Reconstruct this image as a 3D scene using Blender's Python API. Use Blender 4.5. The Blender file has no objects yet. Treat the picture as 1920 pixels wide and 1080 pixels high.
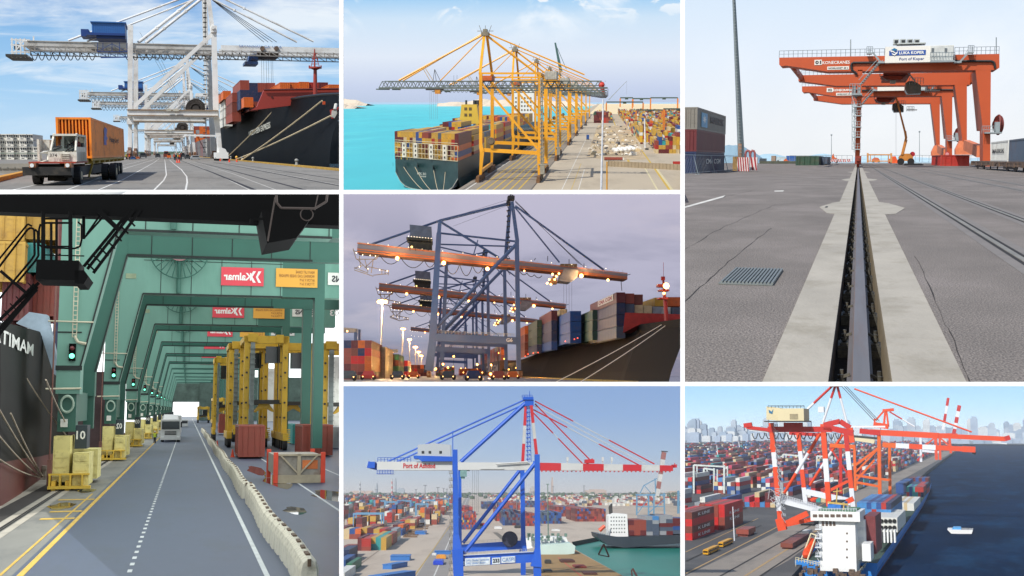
import bpy,bmesh,math,random
from mathutils import Vector as V,Matrix,noise as mnoise
random.seed(7)
S=bpy.context.scene
C=S.collection
K=3.0
F=2200.0
R_=math.radians
# ---------------------------------------------------------------- camera, world, sun, exposure
cam=bpy.data.objects.new('camera',bpy.data.cameras.new('camera'))
C.objects.link(cam);S.camera=cam
cam.rotation_euler=(R_(90),0,0)
cam.data.sensor_width=36;cam.data.lens=36*F/1920
cam.data.clip_start=0.5;cam.data.clip_end=400000
SUN_EL,SUN_AZ=44,-36
W=bpy.data.worlds.new('World');S.world=W;W.use_nodes=True
nt=W.node_tree;bg=nt.nodes['Background']
sk=nt.nodes.new('ShaderNodeTexSky');sk.sky_type='NISHITA';sk.sun_disc=False
sdir=V((math.sin(R_(SUN_AZ))*math.cos(R_(SUN_EL)),-math.cos(R_(SUN_AZ))*math.cos(R_(SUN_EL)),math.sin(R_(SUN_EL))))
sk.sun_elevation=R_(SUN_EL);sk.sun_rotation=math.atan2(sdir.x,sdir.y)
nt.links.new(sk.outputs[0],bg.inputs[0]);bg.inputs[1].default_value=0.14
sun=bpy.data.objects.new('sun',bpy.data.lights.new('sun','SUN'));C.objects.link(sun)
sun.data.energy=4.2;sun.data.angle=R_(0.6);sun.data.color=(1,.96,.9)
sun.rotation_euler=sdir.to_track_quat('Z','Y').to_euler()
sun.location=sdir*50
S.view_settings.view_transform='Standard';S.view_settings.look='None'
S.view_settings.exposure=0.12;S.view_settings.gamma=1
# ---------------------------------------------------------------- helpers
def lin(h):
 h=h.lstrip('#');c=[int(h[i:i+2],16)/255 for i in(0,2,4)]
 return tuple((x/12.92 if x<=.04045 else((x+.055)/1.055)**2.4)for x in c)+(1,)
MATS={}
def mat(name,col,rough=.6,metal=0,var=.25,sc=.6,bump=0,bsc=8,stretch=(1,1,1),dirt=None,dsc=.25,damt=.5,spec=.5,alpha=1):
 if name in MATS:return MATS[name]
 m=bpy.data.materials.new(name);m.use_nodes=True;n=m.node_tree.nodes;L=m.node_tree.links
 b=n['Principled BSDF'];c=lin(col)if isinstance(col,str)else tuple(col)+(1,)
 b.inputs['Roughness'].default_value=rough;b.inputs['Metallic'].default_value=metal
 b.inputs['Specular IOR Level'].default_value=spec
 tc=n.new('ShaderNodeTexCoord');mp=n.new('ShaderNodeMapping');mp.inputs['Scale'].default_value=stretch
 L.new(tc.outputs['Object'],mp.inputs[0])
 nz=n.new('ShaderNodeTexNoise');nz.inputs['Scale'].default_value=sc;nz.inputs['Detail'].default_value=7
 nz.inputs['Roughness'].default_value=.62
 L.new(mp.outputs[0],nz.inputs[0])
 r=n.new('ShaderNodeValToRGB');r.color_ramp.elements[0].position=.3;r.color_ramp.elements[1].position=.7
 r.color_ramp.elements[0].color=tuple(x*(1-var)for x in c[:3])+(1,)
 r.color_ramp.elements[1].color=tuple(min(.95,x*(1+var))for x in c[:3])+(1,)
 L.new(nz.outputs[0],r.inputs[0]);out=r.outputs[0]
 if dirt:
  n2=n.new('ShaderNodeTexNoise');n2.inputs['Scale'].default_value=dsc;n2.inputs['Detail'].default_value=9
  n2.inputs['Roughness'].default_value=.7;L.new(mp.outputs[0],n2.inputs[0])
  r2=n.new('ShaderNodeValToRGB');r2.color_ramp.elements[0].position=.5;r2.color_ramp.elements[1].position=.66
  r2.color_ramp.elements[0].color=(0,0,0,1);r2.color_ramp.elements[1].color=(damt,damt,damt,1)
  L.new(n2.outputs[0],r2.inputs[0])
  mx=n.new('ShaderNodeMix');mx.data_type='RGBA';L.new(r2.outputs[0],mx.inputs[0]);L.new(out,mx.inputs[6])
  mx.inputs[7].default_value=lin(dirt);out=mx.outputs[2]
 L.new(out,b.inputs['Base Color'])
 if bump:
  n3=n.new('ShaderNodeTexNoise');n3.inputs['Scale'].default_value=bsc;n3.inputs['Detail'].default_value=5
  L.new(mp.outputs[0],n3.inputs[0]);bp=n.new('ShaderNodeBump');bp.inputs['Strength'].default_value=bump
  bp.inputs['Distance'].default_value=.1
  L.new(n3.outputs[0],bp.inputs['Height']);L.new(bp.outputs[0],b.inputs['Normal'])
 MATS[name]=m;return m
def emat(name,col,st):
 if name in MATS:return MATS[name]
 m=bpy.data.materials.new(name);m.use_nodes=True;b=m.node_tree.nodes['Principled BSDF']
 c=lin(col);b.inputs['Base Color'].default_value=c;b.inputs['Emission Color'].default_value=c
 b.inputs['Emission Strength'].default_value=st;MATS[name]=m;return m
class MB:
 """collects faces; build() makes ONE mesh object"""
 def __init__(s):s.v=[];s.f=[];s.m=[];s.cur=0
 def add(s,vs,fs):
  o=len(s.v);s.v+=[tuple(p)for p in vs]
  for f in fs:s.f.append([i+o for i in f]);s.m.append(s.cur)
  return s
 def poly(s,*p):return s.add(p,[list(range(len(p)))])
 def box(s,x0,x1,y0,y1,z0,z1):
  return s.add([(x0,y0,z0),(x1,y0,z0),(x1,y1,z0),(x0,y1,z0),(x0,y0,z1),(x1,y0,z1),(x1,y1,z1),(x0,y1,z1)],[[0,3,2,1],[4,5,6,7],[0,1,5,4],[1,2,6,5],[2,3,7,6],[3,0,4,7]])
 def cb(s,c,w,l,h):return s.box(c[0]-w/2,c[0]+w/2,c[1]-l/2,c[1]+l/2,c[2]-h/2,c[2]+h/2)
 def beam(s,a,b,w,h=None,w2=None,h2=None):
  a=V(a);b=V(b);h=h or w;w2=w2 or w;h2=h2 or h*(w2/w)
  d=(b-a).normalized();up=V((0,0,1))if abs(d.z)<.93 else V((0,1,0))
  r=d.cross(up).normalized();u=r.cross(d)
  vs=[a-r*w/2-u*h/2,a+r*w/2-u*h/2,a+r*w/2+u*h/2,a-r*w/2+u*h/2,b-r*w2/2-u*h2/2,b+r*w2/2-u*h2/2,b+r*w2/2+u*h2/2,b-r*w2/2+u*h2/2]
  return s.add(vs,[[0,3,2,1],[4,5,6,7],[0,1,5,4],[1,2,6,5],[2,3,7,6],[3,0,4,7]])
 def tube(s,a,b,r,r2=None,n=8):
  a=V(a);b=V(b);r2=r if r2 is None else r2;d=(b-a).normalized()
  up=V((0,0,1))if abs(d.z)<.9 else V((0,1,0));x=d.cross(up).normalized();y=x.cross(d)
  vs=[]
  for p,q in((a,r),(b,r2)):
   for i in range(n):
    t=2*math.pi*i/n;vs.append(p+x*math.cos(t)*q+y*math.sin(t)*q)
  return s.add(vs,[[i,(i+1)%n,n+(i+1)%n,n+i]for i in range(n)]+[list(range(n))[::-1],list(range(n,2*n))])
 def path(s,pts,r,n=6):
  for a,b in zip(pts,pts[1:]):s.tube(a,b,r,n=n)
  return s
 def sag(s,a,b,d,r,k=7,n=5):
  a=V(a);b=V(b)
  return s.path([a.lerp(b,i/k)-V((0,0,d*4*(i/k)*(1-i/k)))for i in range(k+1)],r,n)
 def prism(s,pts,off):
  pts=[V(p)for p in pts];off=V(off);n=len(pts)
  return s.add(pts+[p+off for p in pts],[list(range(n))[::-1],list(range(n,2*n))]+[[i,(i+1)%n,n+(i+1)%n,n+i]for i in range(n)])
 def loft(s,rows,cap=False):
  n=len(rows[0]);vs=[p for r in rows for p in r]
  fs=[[j*n+i,j*n+i+1,(j+1)*n+i+1,(j+1)*n+i]for j in range(len(rows)-1)for i in range(n-1)]
  if cap:fs+=[list(range(n))[::-1],[(len(rows)-1)*n+i for i in range(n)]]
  return s.add(vs,fs)
 def disc(s,c,r,ax=(0,1,0),t=.1,n=20,r2=None):
  c=V(c);a=V(ax).normalized()*t/2;return s.tube(c-a,c+a,r,r2,n)
 def ring(s,c,r,rt,ax=(0,1,0),n=18,k=6):
  c=V(c);a=V(ax).normalized();up=V((0,0,1))if abs(a.z)<.9 else V((1,0,0));x=a.cross(up).normalized();y=x.cross(a)
  return s.path([c+(x*math.cos(2*math.pi*i/n)+y*math.sin(2*math.pi*i/n))*r for i in range(n+1)],rt,k)
 def ball(s,c,r,n=8,sz=1):
  c=V(c);rows=[]
  for j in range(n//2+1):
   a=math.pi*j/(n//2)-math.pi/2
   rows.append([c+V((math.cos(a)*math.cos(2*math.pi*i/n)*r,math.cos(a)*math.sin(2*math.pi*i/n)*r,math.sin(a)*r*sz))for i in range(n+1)])
  return s.loft(rows)
 def rail(s,a,b,h=1.1,r=.04,n=6,mid=True):
  a=V(a);b=V(b);up=V((0,0,h))
  s.tube(a+up,b+up,r,n=4)
  if mid:s.tube(a+up/2,b+up/2,r*.8,n=4)
  for i in range(n+1):
   p=a.lerp(b,i/n);s.tube(p,p+up,r,n=4)
  return s
 def mesh(s,name,mats,off=V((0,0,0)),smooth=False):
  me=bpy.data.meshes.new(name);me.from_pydata([tuple(V(p)-off)for p in s.v],[],s.f)
  for m in(mats if isinstance(mats,(list,tuple))else[mats]):me.materials.append(m)
  if any(s.m):me.polygons.foreach_set('material_index',s.m)
  if smooth:me.polygons.foreach_set('use_smooth',[True]*len(me.polygons))
  me.update();return me
def tag(o,label=None,cat=None,group=None,kind=None):
 if label:o['label']=label
 if cat:o['category']=cat
 if group:o['group']=group
 if kind:o['kind']=kind
 return o
ALL=[]
class Panel:
 def __init__(s,rect,vx,yh,h,sc,y0):
  sc*=K;y0*=K;c=(540-yh)/F;up=V((0,-c,1)).normalized();f=s.ray(vx,yh).normalized();r=f.cross(up).normalized()
  s.R=Matrix((r,f,up)).transposed();s.h=h;s.sc=sc;s.rect=rect;s.y0=y0;s.vx=vx;s.yh=yh
  s.M=Matrix.Translation(-up*h*sc)@s.R.to_4x4()@Matrix.Scale(sc,4)
 @staticmethod
 def ray(px,py):return V(((px-960)/F,1,(540-py)/F))
 def d(s,px,py):return s.R.transposed()@s.ray(px,py)
 def at(s,px,py,Y):
  d=s.d(s.vx if px==0 else px,s.yh if py==0 else py);t=Y/d.y;return V((d.x*t,Y,s.h+d.z*t))
 def gr(s,px,py,z=0):
  d=s.d(px,py);t=(z-s.h)/d.z;return V((d.x*t,d.y*t,z))
 def ax(s,px,py,X):
  d=s.d(px,py);t=X/d.x;return V((X,d.y*t,s.h+d.z*t))
 def w(s,px,Y):return px*Y/F
 def reg(s,o):ALL.append((o,s));C.objects.link(o);return o
 def thing(s,name,label,cat,loc=(0,0,0),rz=0,group=None):
  o=bpy.data.objects.new(name,None);s.reg(o);o.empty_display_size=.5
  o.matrix_world=s.M@Matrix.Translation(loc)@Matrix.Rotation(rz,4,'Z');tag(o,label,cat,group)
  o['_l']=tuple(loc)
  return o
 def part(s,name,mb,m,par,label=None,smooth=False,local=False,kind=None):
  """mesh child; vertices given in panel metres (or thing-local when local)"""
  if not mb.v:return None
  off=V((0,0,0))
  if not local:
   q=par
   while q is not None:
    if '_l' in q.keys():off+=V(q['_l'])
    q=q.parent
  o=bpy.data.objects.new(name,mb.mesh(name,m,off,smooth));s.reg(o);o.parent=par
  tag(o,label,kind=kind);return o
 def solo(s,name,mb,m,label,cat,loc=None,group=None,kind=None,smooth=False,rz=0,local=False):
  """a top-level thing that is one mesh"""
  if not mb.v:return None
  if loc is None:loc=V([sum(p[i]for p in mb.v)/len(mb.v)for i in range(3)]);loc.z=min(p[2]for p in mb.v)
  loc=V(loc)
  o=bpy.data.objects.new(name,mb.mesh(name,m,V((0,0,0))if local else loc,smooth));s.reg(o)
  o.matrix_world=s.M@Matrix.Translation(loc)@Matrix.Rotation(rz,4,'Z');o['_l']=tuple(loc)
  return tag(o,label,cat,group,kind)
 def inst(s,name,me,loc,rz=0,label=None,cat=None,group=None,parent=None):
  o=bpy.data.objects.new(name,me);s.reg(o)
  if parent:o.parent=parent;o.matrix_basis=Matrix.Translation(loc)@Matrix.Rotation(rz,4,'Z')
  else:o.matrix_world=s.M@Matrix.Translation(loc)@Matrix.Rotation(rz,4,'Z')
  return tag(o,label,cat,group)
 def struct(s,name,mb,m,smooth=False,kind='structure'):
  o=bpy.data.objects.new(name,mb.mesh(name,m,V((0,0,0)),smooth));s.reg(o);o.matrix_world=s.M
  return tag(o,kind=kind)
 def copy(s,root,loc,rz=0,label=None,group=None,skip=()):
  r=root.copy();s.reg(r);r.matrix_world=s.M@Matrix.Translation(loc)@Matrix.Rotation(rz,4,'Z')
  if label:r['label']=label
  if group:r['group']=group
  def rec(o,p):
   for ch in[c for c,_ in ALL if c.parent==o and c is not p]:
    if ch.name.split('.')[0]in skip:continue
    c2=ch.copy();ALL.append((c2,s));C.objects.link(c2);c2.parent=p;rec(ch,c2)
  rec(root,r);return r
FONTC={}
def text(P,s,par,M,width,height,m,name='lettering',th=.02,bold=0,label=None,sx=1):
 """raised lettering in the x-z plane facing -y; M places its lower left corner (thing-local)"""
 key=(s,bold)
 if key not in FONTC:
  cu=bpy.data.curves.new('t','FONT');cu.body=s;cu.size=1;cu.resolution_u=2;cu.offset=bold;cu.space_line=.95
  ob=bpy.data.objects.new('t',cu);C.objects.link(ob);bpy.context.view_layer.update()
  dg=bpy.context.evaluated_depsgraph_get();me=bpy.data.meshes.new_from_object(ob.evaluated_get(dg))
  vs=[tuple(v.co)for v in me.vertices];fs=[list(p.vertices)for p in me.polygons]
  bpy.data.objects.remove(ob);x=[v[0]for v in vs];y=[v[1]for v in vs]
  FONTC[key]=([((a-min(x))/(max(x)-min(x)),(b-min(y))/(max(y)-min(y)))for a,b,_ in vs],fs)
 vs,fs=FONTC[key];mb=MB();n=len(vs)
 mb.add([M@V((a*width,0,b*height))for a,b in vs],fs)
 o=P.part(name,mb,m,par,label,local=True);return o
TOPS=('st','nd','rd')
def nth(i):
 w=['first','second','third','fourth','fifth','sixth','seventh','eighth','ninth','tenth','eleventh','twelfth','thirteenth','fourteenth','fifteenth','sixteenth','seventeenth','eighteenth','nineteenth','twentieth']
 if i<20:return w[i]
 t={2:'twenty',3:'thirty',4:'forty',5:'fifty',6:'sixty',7:'seventy',8:'eighty',9:'ninety'}[(i+1)//10]
 return(t[:-1]+'ieth')if(i+1)%10==0 else t+'-'+w[(i+1)%10-1]
 # ---------------------------------------------------------------- containers
CC={'orange':'#c8601c','red':'#a3281f','brown':'#74382a','rust':'#8a3f30','blue':'#1f4a86','navy':'#1c2b4d','light blue':'#3f7fb5','green':'#2f6b4a','teal':'#2f8f8c','white':'#d0d0c8','grey':'#8d9296','yellow':'#c79a2c','mustard':'#b8923c','dark green':'#2f4a3a','pink':'#b8405c','maroon':'#5e1f22','sand':'#c4b087','bright red':'#c01f1c','charcoal':'#33373c','slate':'#465465','taupe':'#77736a'}
def cmat(c):return mat('container_'+c.replace(' ','_'),CC[c],.5,0,.12,.35,dirt='#6a4a3a',dsc=.5,damt=.35,bump=0)
CM={}
def cont(w,l,h,c,lod=1,ax='y'):
 """container mesh, origin at bottom centre, long axis y (or x); door end at -y"""
 k=(round(w,2),round(l,2),round(h,2),c,lod,ax)
 if k in CM:return CM[k]
 m=MB();g=.012 if lod<2 else.02;x1=w/2*(1-g);y1=l/2*(1-.004);z1=h*(1-.008)
 if lod==2:
  m.box(-x1,x1,-y1,y1,0,z1)
 else:
  ph=.07*h;pw=.06*w
  for sx in(-1,1):
   for sy in(-1,1):
    m.cb((sx*(x1-pw/2),sy*(y1-pw/2),z1/2),pw,pw,z1)
   m.cb((sx*(x1-pw/2),0,z1-ph/2),pw*.9,2*y1-2*pw,ph);m.cb((sx*(x1-pw/2),0,ph/2),pw*.9,2*y1-2*pw,ph)
  for sy in(-1,1):
   m.cb((0,sy*(y1-pw/2),z1-ph/2),2*x1-2*pw,pw*.9,ph);m.cb((0,sy*(y1-pw/2),ph/2),2*x1-2*pw,pw*.9,ph)
  m.poly((-x1+pw/2,-y1+pw/2,z1-ph*.2),(x1-pw/2,-y1+pw/2,z1-ph*.2),(x1-pw/2,y1-pw/2,z1-ph*.2),(-x1+pw/2,y1-pw/2,z1-ph*.2))
  nc={0:42,1:18}[lod];dep=.02*w if lod==0 else.025*w
  def corr(p0,p1,nrm,n):
   p0=V(p0);p1=V(p1);nrm=V(nrm);row=[]
   for i in range(n):
    for t,d in((0,0),(.3,0),(.5,1),(.8,1)):row.append(p0.lerp(p1,(i+t)/n)-nrm*dep*d)
   row.append(p1)
   m.loft([row,[q+V((0,0,z1-2*ph))for q in row]])
  for sx in(-1,1):corr((sx*(x1-.015*w),-y1+pw,ph),(sx*(x1-.015*w),y1-pw,ph),(sx,0,0),nc)
  corr((-x1+pw,y1-.01*w,ph),(x1-pw,y1-.01*w,ph),(0,1,0),max(6,nc//5))
  yd=-y1+pw*.35
  m.poly((-x1+pw,yd,ph),(x1-pw,yd,ph),(x1-pw,yd,z1-ph),(-x1+pw,yd,z1-ph))
  for xx in(-.32,-.12,.12,.32):m.tube((xx*w,yd-.02*w,ph*.6),(xx*w,yd-.02*w,z1-ph*.6),.014*w,n=5)
  m.box(-.006*w,.006*w,yd-.012*w,yd,ph,z1-ph)
  for zz in(.3,.7):
   for sx in(-1,1):m.box(sx*.3*w-.12*w,sx*.3*w+.12*w,yd-.008*w,yd+.001,zz*h-.02*h,zz*h)
 if ax=='x':
  m.v=[(-y,x,z)for x,y,z in m.v]
 CM[k]=m.mesh('container',cmat(c));return CM[k]
 # ---------------------------------------------------------------- the seven views and the white frame between them
P1=Panel((-90,-90,638,358),310,288,1.8,.075,4.2)
P2=Panel((642,-90,1278,358),1135,185,38,.37,172)
P3=Panel((1282,-90,2010,718),1609,298,1.6,.8,6)
P4=Panel((-90,362,638,1170),352,768,5,.25,8)
P5=Panel((642,362,1278,718),830,700,1.7,.45,88)
P6=Panel((642,722,1278,1170),880,915,35,10,4000)
P7=Panel((1282,722,2010,1170),1850,805,60,10,4350)
def build_frame():
 m=MB();y=4.0*K;d=.01*K
 def bar(x0,y0,x1,y1):
  a,b=(x0-960)/F*y,(x1-960)/F*y;t,u=(540-y0)/F*y,(540-y1)/F*y;e=.002
  m.add([(a,y,u),(b,y,u),(b,y,t),(a,y,t),(a+e,y+d,u+e),(b-e,y+d,u+e),(b-e,y+d,t-e),(a+e,y+d,t-e)],[[0,1,2,3],[7,6,5,4],[0,4,5,1],[1,5,6,2],[2,6,7,3],[3,7,4,0]])
 bar(636,-80,644,1160);bar(1276,-80,1284,1160)
 bar(-80,356,635.9,364);bar(644.1,356,1275.9,364);bar(644.1,716,1275.9,724);bar(1284.1,716,2000,724)
 bar(-100,-100,2020,-80);bar(-100,1160,2020,1180);bar(-100,-79.9,-80,1159.9);bar(2000,-79.9,2020,1159.9)
 me=m.mesh('partition_frame',mat('white_frame_paint',(.93,.93,.93),.7,var=.01,spec=.2))
 o=bpy.data.objects.new('partition_frame',me);C.objects.link(o)
 tag(o,'plain white frame of thin straight bars parting the seven harbour views','frame')
build_frame()
def skymat(name,stops,z0,z1,cl=None,st=1.0):
 """emitting sky: colour by height in the panel's own metres, drifting cloud noise. cl = list of (colour, scale, stretch xyz, lo, hi, amount, zlo, zhi)"""
 m=bpy.data.materials.new(name);m.use_nodes=True;n=m.node_tree.nodes;L=m.node_tree.links;n.clear()
 out=n.new('ShaderNodeOutputMaterial');em=n.new('ShaderNodeEmission');L.new(em.outputs[0],out.inputs[0]);em.inputs[1].default_value=st
 tc=n.new('ShaderNodeTexCoord');sp=n.new('ShaderNodeSeparateXYZ');L.new(tc.outputs['Object'],sp.inputs[0])
 mr=n.new('ShaderNodeMapRange');mr.inputs[1].default_value=z0;mr.inputs[2].default_value=z1;L.new(sp.outputs[2],mr.inputs[0])
 r=n.new('ShaderNodeValToRGB');els=r.color_ramp.elements
 els[0].position=stops[0][0];els[0].color=lin(stops[0][1]);els[1].position=stops[-1][0];els[1].color=lin(stops[-1][1])
 for p,c in stops[1:-1]:e=els.new(p);e.color=lin(c)
 L.new(mr.outputs[0],r.inputs[0]);col=r.outputs[0]
 for c,sc,stt,lo,hi,am,zl,zh in(cl or[]):
  mp=n.new('ShaderNodeMapping');mp.inputs['Scale'].default_value=stt;L.new(tc.outputs['Object'],mp.inputs[0])
  if len(stt)>3:pass
  nz=n.new('ShaderNodeTexNoise');nz.inputs['Scale'].default_value=sc;nz.inputs['Detail'].default_value=8;nz.inputs['Roughness'].default_value=.58
  nz.inputs['Distortion'].default_value=.6
  L.new(mp.outputs[0],nz.inputs[0])
  a=n.new('ShaderNodeMapRange');a.interpolation_type='SMOOTHSTEP';a.inputs[1].default_value=lo;a.inputs[2].default_value=hi;a.inputs[4].default_value=am;L.new(nz.outputs[0],a.inputs[0])
  b=n.new('ShaderNodeMapRange');b.interpolation_type='SMOOTHSTEP';b.inputs[1].default_value=zl;b.inputs[2].default_value=zh;L.new(mr.outputs[0],b.inputs[0])
  mu=n.new('ShaderNodeMath');mu.operation='MULTIPLY';L.new(a.outputs[0],mu.inputs[0]);L.new(b.outputs[0],mu.inputs[1])
  mx=n.new('ShaderNodeMix');mx.data_type='RGBA';L.new(mu.outputs[0],mx.inputs[0]);L.new(col,mx.inputs[6]);mx.inputs[7].default_value=lin(c);col=mx.outputs[2]
 L.new(col,em.inputs[0]);return m
def backdrop(P,Y,y0,y1,x0,x1,stops,cl=None,st=1.0,shell=None):
 a=P.at(x0,y0,Y);b=P.at(x1,y0,Y);c=P.at(x1,y1,Y);d=P.at(x0,y1,Y)
 m=MB();k=9
 rows=[]
 for j in(0,1):
  p,q=((d,c),(a,b))[j]
  rows.append([p.lerp(q,i/k)for i in range(k+1)])
 m.loft(rows)
 if shell:  # unseen glowing walls and ceiling, added to block sun and light the view
  A=P.at(x0,y0,shell);B=P.at(x1,y0,shell);Cc=P.at(x1,y1,shell);D=P.at(x0,y1,shell)
  m.poly(a,A,B,b);m.poly(a,d,D,A);m.poly(b,B,Cc,c)
 o=P.struct('sky',m,skymat('sky_air',stops,d.z,a.z,cl,st));o.visible_shadow=False if not shell else True
 o['_nc']=1;return o
 # ================================================================ upper left view: white quay cranes, yard tractor, black ship
def view1():
 P=P1;at=P.at
 white=mat('crane_white','#d9dad8',.45,0,.07,.05,dirt='#8d7c6c',dsc=.12,damt=.5)
 grey=mat('walkway_grey','#8a8680',.7,0,.2,.3);dk=mat('dark_steel','#33322f',.6,0,.3,.5)
 brn=mat('rusty_top','#8f7d68',.8,0,.2,.1,dirt='#6a3a22',dsc=.1,damt=.6);blue=mat('machine_blue','#2f66a8',.45,0,.06,.2)
 dblue=mat('machine_dark_blue','#173a78',.5,0,.1,.2);rub=mat('rubber','#1b1b1c',.85,0,.2,2);rope=mat('rope','#b8a888',.9,0,.15,2)
 g=MB();g.poly((-400,20,0),(17.2,20,0),(17.2,2500,0),(-900,2500,0))
 P.struct('pavement',g,mat('quay_concrete','#7f7b74',.85,0,.13,.09,bump=.25,bsc=1.5,stretch=(1,.25,1),dirt='#5a564f',dsc=.25,damt=.6))
 w=MB();w.poly((17.2,20,-2),(700,20,-2),(700,2590,-2),(17.2,2590,-2))
 P.struct('water',w,mat('harbour_water','#4a6474',.12,0,.15,.03,bump=.5,bsc=.3,stretch=(1,.2,1)))
 w=MB();w.poly((17.2,20,-2),(17.2,2500,-2),(17.2,2500,0),(17.2,20,0));P.struct('quay_wall',w,grey)
 c=MB();c.box(17.25,18.1,60,1500,0,.22)
 P.solo('kerb_beam',c,mat('kerb_yellow','#a88326',.8,0,.3,.4,dirt='#4a4030',dsc=.8,damt=.8),'worn yellow timber kerb along the quay edge below the black bow','kerb')
 wh=mat('line_white','#cfcdc6',.8,0,.12,.5,stretch=(1,.2,1))
 def strip(pts,wpx,m,name,z=.004):
  b=MB()
  q=[P.gr(x,y,z)for x,y in pts];rows=[]
  for i,p in enumerate(q):rows.append([p-V((wpx/2,0,0)),p+V((wpx/2,0,0))])
  b.loft([[r[0]for r in rows],[r[1]for r in rows]]);return P.struct(name,b,m)
 for k,pts in enumerate([[(20,357),(78,344),(150,330),(235,309),(280,298)],[(122,357),(180,336),(230,317),(280,302),(295,297)],[(182,357),(230,337),(265,318),(290,304),(299,297)],[(348,357),(351,342),(350,331),(340,318),(327,308),(318,300)],[(288,357),(307,338),(312,328),(310,310),(309,299)],[(520,357),(440,327),(380,308),(345,300)],[(636,347),(520,325),(420,305)],[(470,357),(420,333),(372,312),(340,300)]]):
  strip(pts,.1 if k<5 else.07,wh if k<5 else mat('line_pale','#b9b6ae',.8),'road_marking')
 rl=mat('rail_groove','#2c2826',.7)
 for pts in([(575,357),(480,332),(420,316),(367,303)],[(480,357),(400,324),(350,305),(335,299)],[(640,337),(540,322),(430,306)],[(640,349),(540,330),(440,311),(400,304)]):
  strip(pts,.22,rl,'rail_track',.006)
  # ------------------------------------------------ quay crane, built once and copied down the quay
 A,B,G=400,470,435
 x0=at(325,288,A).x
 t=P.thing('quay_crane','nearest white quay crane with blue machinery house above the orange container','crane',(x0,A,0),group='white quay cranes')
 def beamp(m,p,q,Y,wpx,hpx=None,w2=None,Y2=None):
  m.beam(at(p[0],p[1],Y),at(q[0],q[1],Y2 or Y),P.w(wpx,Y),P.w(hpx or wpx,Y),P.w(w2,Y)if w2 else None)
 for Y,pts in((A,[((244.5,47),(244,226),9,8)]),(B,[((254.5,102),(254.5,226),8,8)])):
  for p,q,w1,w2 in pts:
   m=MB();beamp(m,p,q,Y,w1,w1,w2);beamp(m,(q[0],226),(q[0],292),Y,6)
   m.cb(at(q[0],229,Y),P.w(11,Y),4,P.w(8,Y))
   for dx in(-2,2):beamp(m,(q[0]+dx,232),(q[0]+dx*2,292),Y,2.5)
   P.part('leg',m,white,t)
   b=MB();q0=at(q[0],297,Y)
   for dy in(-9,-3,3,9):b.cb((q0.x,Y+dy,1.0),1.6,4.5,1.6);b.disc((q0.x-.9,Y+dy,.55),.5,(1,0,0),.3)
   b.cb((q0.x,Y,2.3),1.3,24,1.0);b.cb((q0.x,Y,3.2),.9,10,1.2);P.part('bogie',b,mat('bogie_rust','#7d5a44',.8,dirt='#d0c8bc',dsc=.6,damt=.7),t)
 for Y,top,knee,bot in((A,(401,60),(405,215),(413,290)),(B,(389,84),(397,222),(400,290))):
  m=MB();beamp(m,top,knee,Y,9,9,10);beamp(m,knee,bot,Y,10,10,8);P.part('leg',m,white,t)
  b=MB();q0=at(bot[0],292,Y)
  for dy in(-9,-3,3,9):b.cb((q0.x,Y+dy,1.0),1.6,4.5,1.6)
  b.cb((q0.x,Y,2.3),1.3,24,1.0);P.part('bogie',b,mat('bogie_rust',0),t)
 m=MB();beamp(m,(386.5,-40),(399,62),A,6,6,8);m.cb(at(401,55,A),P.w(10,A),3,P.w(12,A));m.disc(at(399,53,A),P.w(3,A),(0,1,0),4)
 beamp(m,(384,-40),(387,82),B,6);beamp(m,(379,-40),(382,75),B,3)
 for y in range(-30,80,12):beamp(m,(382,y),(387,y+6),B,2)
 P.part('mast',m,white,t)
 m=MB()
 for y in range(-30,300,9):m.cb(at(384,y,B-3),1.2,2.5,.25)
 m.tube(at(384.7,-30,B-4),at(384.7,84,B-4),.15,n=4);P.part('ladder',m,dk,t)
 for(p,q,Y,w_)in(((398,64),(246,205),A,6.5),((386,90),(262,212),B,6.5)):
  m=MB();beamp(m,p,q,Y,w_,w_);P.part('diagonal_brace',m,white,t)
 for(p,q,w_)in(((389,-21),(128,76),3.6),((392,-12),(163,78),3.0),((375,-10),(259,80),5.5),((388,-10),(273,81),5)):
  m=MB();a=at(*p,G+5);b=at(*q,G);m.tube(a,b,P.w(w_/2,G),n=8)
  for f in(.35,.7):c2=a.lerp(b,f);m.ball(c2,P.w(w_*.75,G),6)
  P.part('back_stay',m,white,t)
 for(p,q,w_)in(((388,-7),(557,79),3.4),((400,-12),(588,78),3.4)):
  m=MB();m.tube(at(*p,G),at(*q,G),P.w(w_/2,G));c2=at(*p,G).lerp(at(*q,G),.3);m.ball(c2,P.w(3,G),6);P.part('fore_stay',m,white,t)
 m=MB()
 for q in((495,79),(503,79),(511,79),(519,79)):m.tube(at(388,-8,G),at(*q,G),P.w(.5,G),n=4)
 for x in(300,330,360):m.tube(at(387,0,B),at(262+(x-300)*.4,60+(x-300)*.3,G),P.w(.25,G),n=3)
 P.part('hoist_rope',m,dk,t)
 m=MB();a=at(55,81.5,G);zt=a.z;zb=at(55,90,G).z
 xL=at(50,80,G).x;x1=at(404,80,G).x;x2=at(412,80,G).x;x3=at(760,80,G).x;yw=8
 for sy in(-yw,yw):
  m.box(xL,x1,G+sy-.8,G+sy+.8,zb,zt);m.box(xL+1,x1,G+sy-1.1,G+sy+1.1,zt,zt+.25)
 m.box(xL,xL+2.5,G-yw,G+yw,zb,zt);P.part('girder',m,mat('girder_white','#b9b8b4',.55,0,.1,.08,dirt='#7d7468',dsc=.15,damt=.6),t)
 m=MB()
 for sy in(-yw,yw):m.box(x2,x3,G+sy-.8,G+sy+.8,zb,zt+.3)
 m.box(x3-2,x3,G-yw,G+yw,zb,zt);bm_=P.part('boom',m,white,t)
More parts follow.
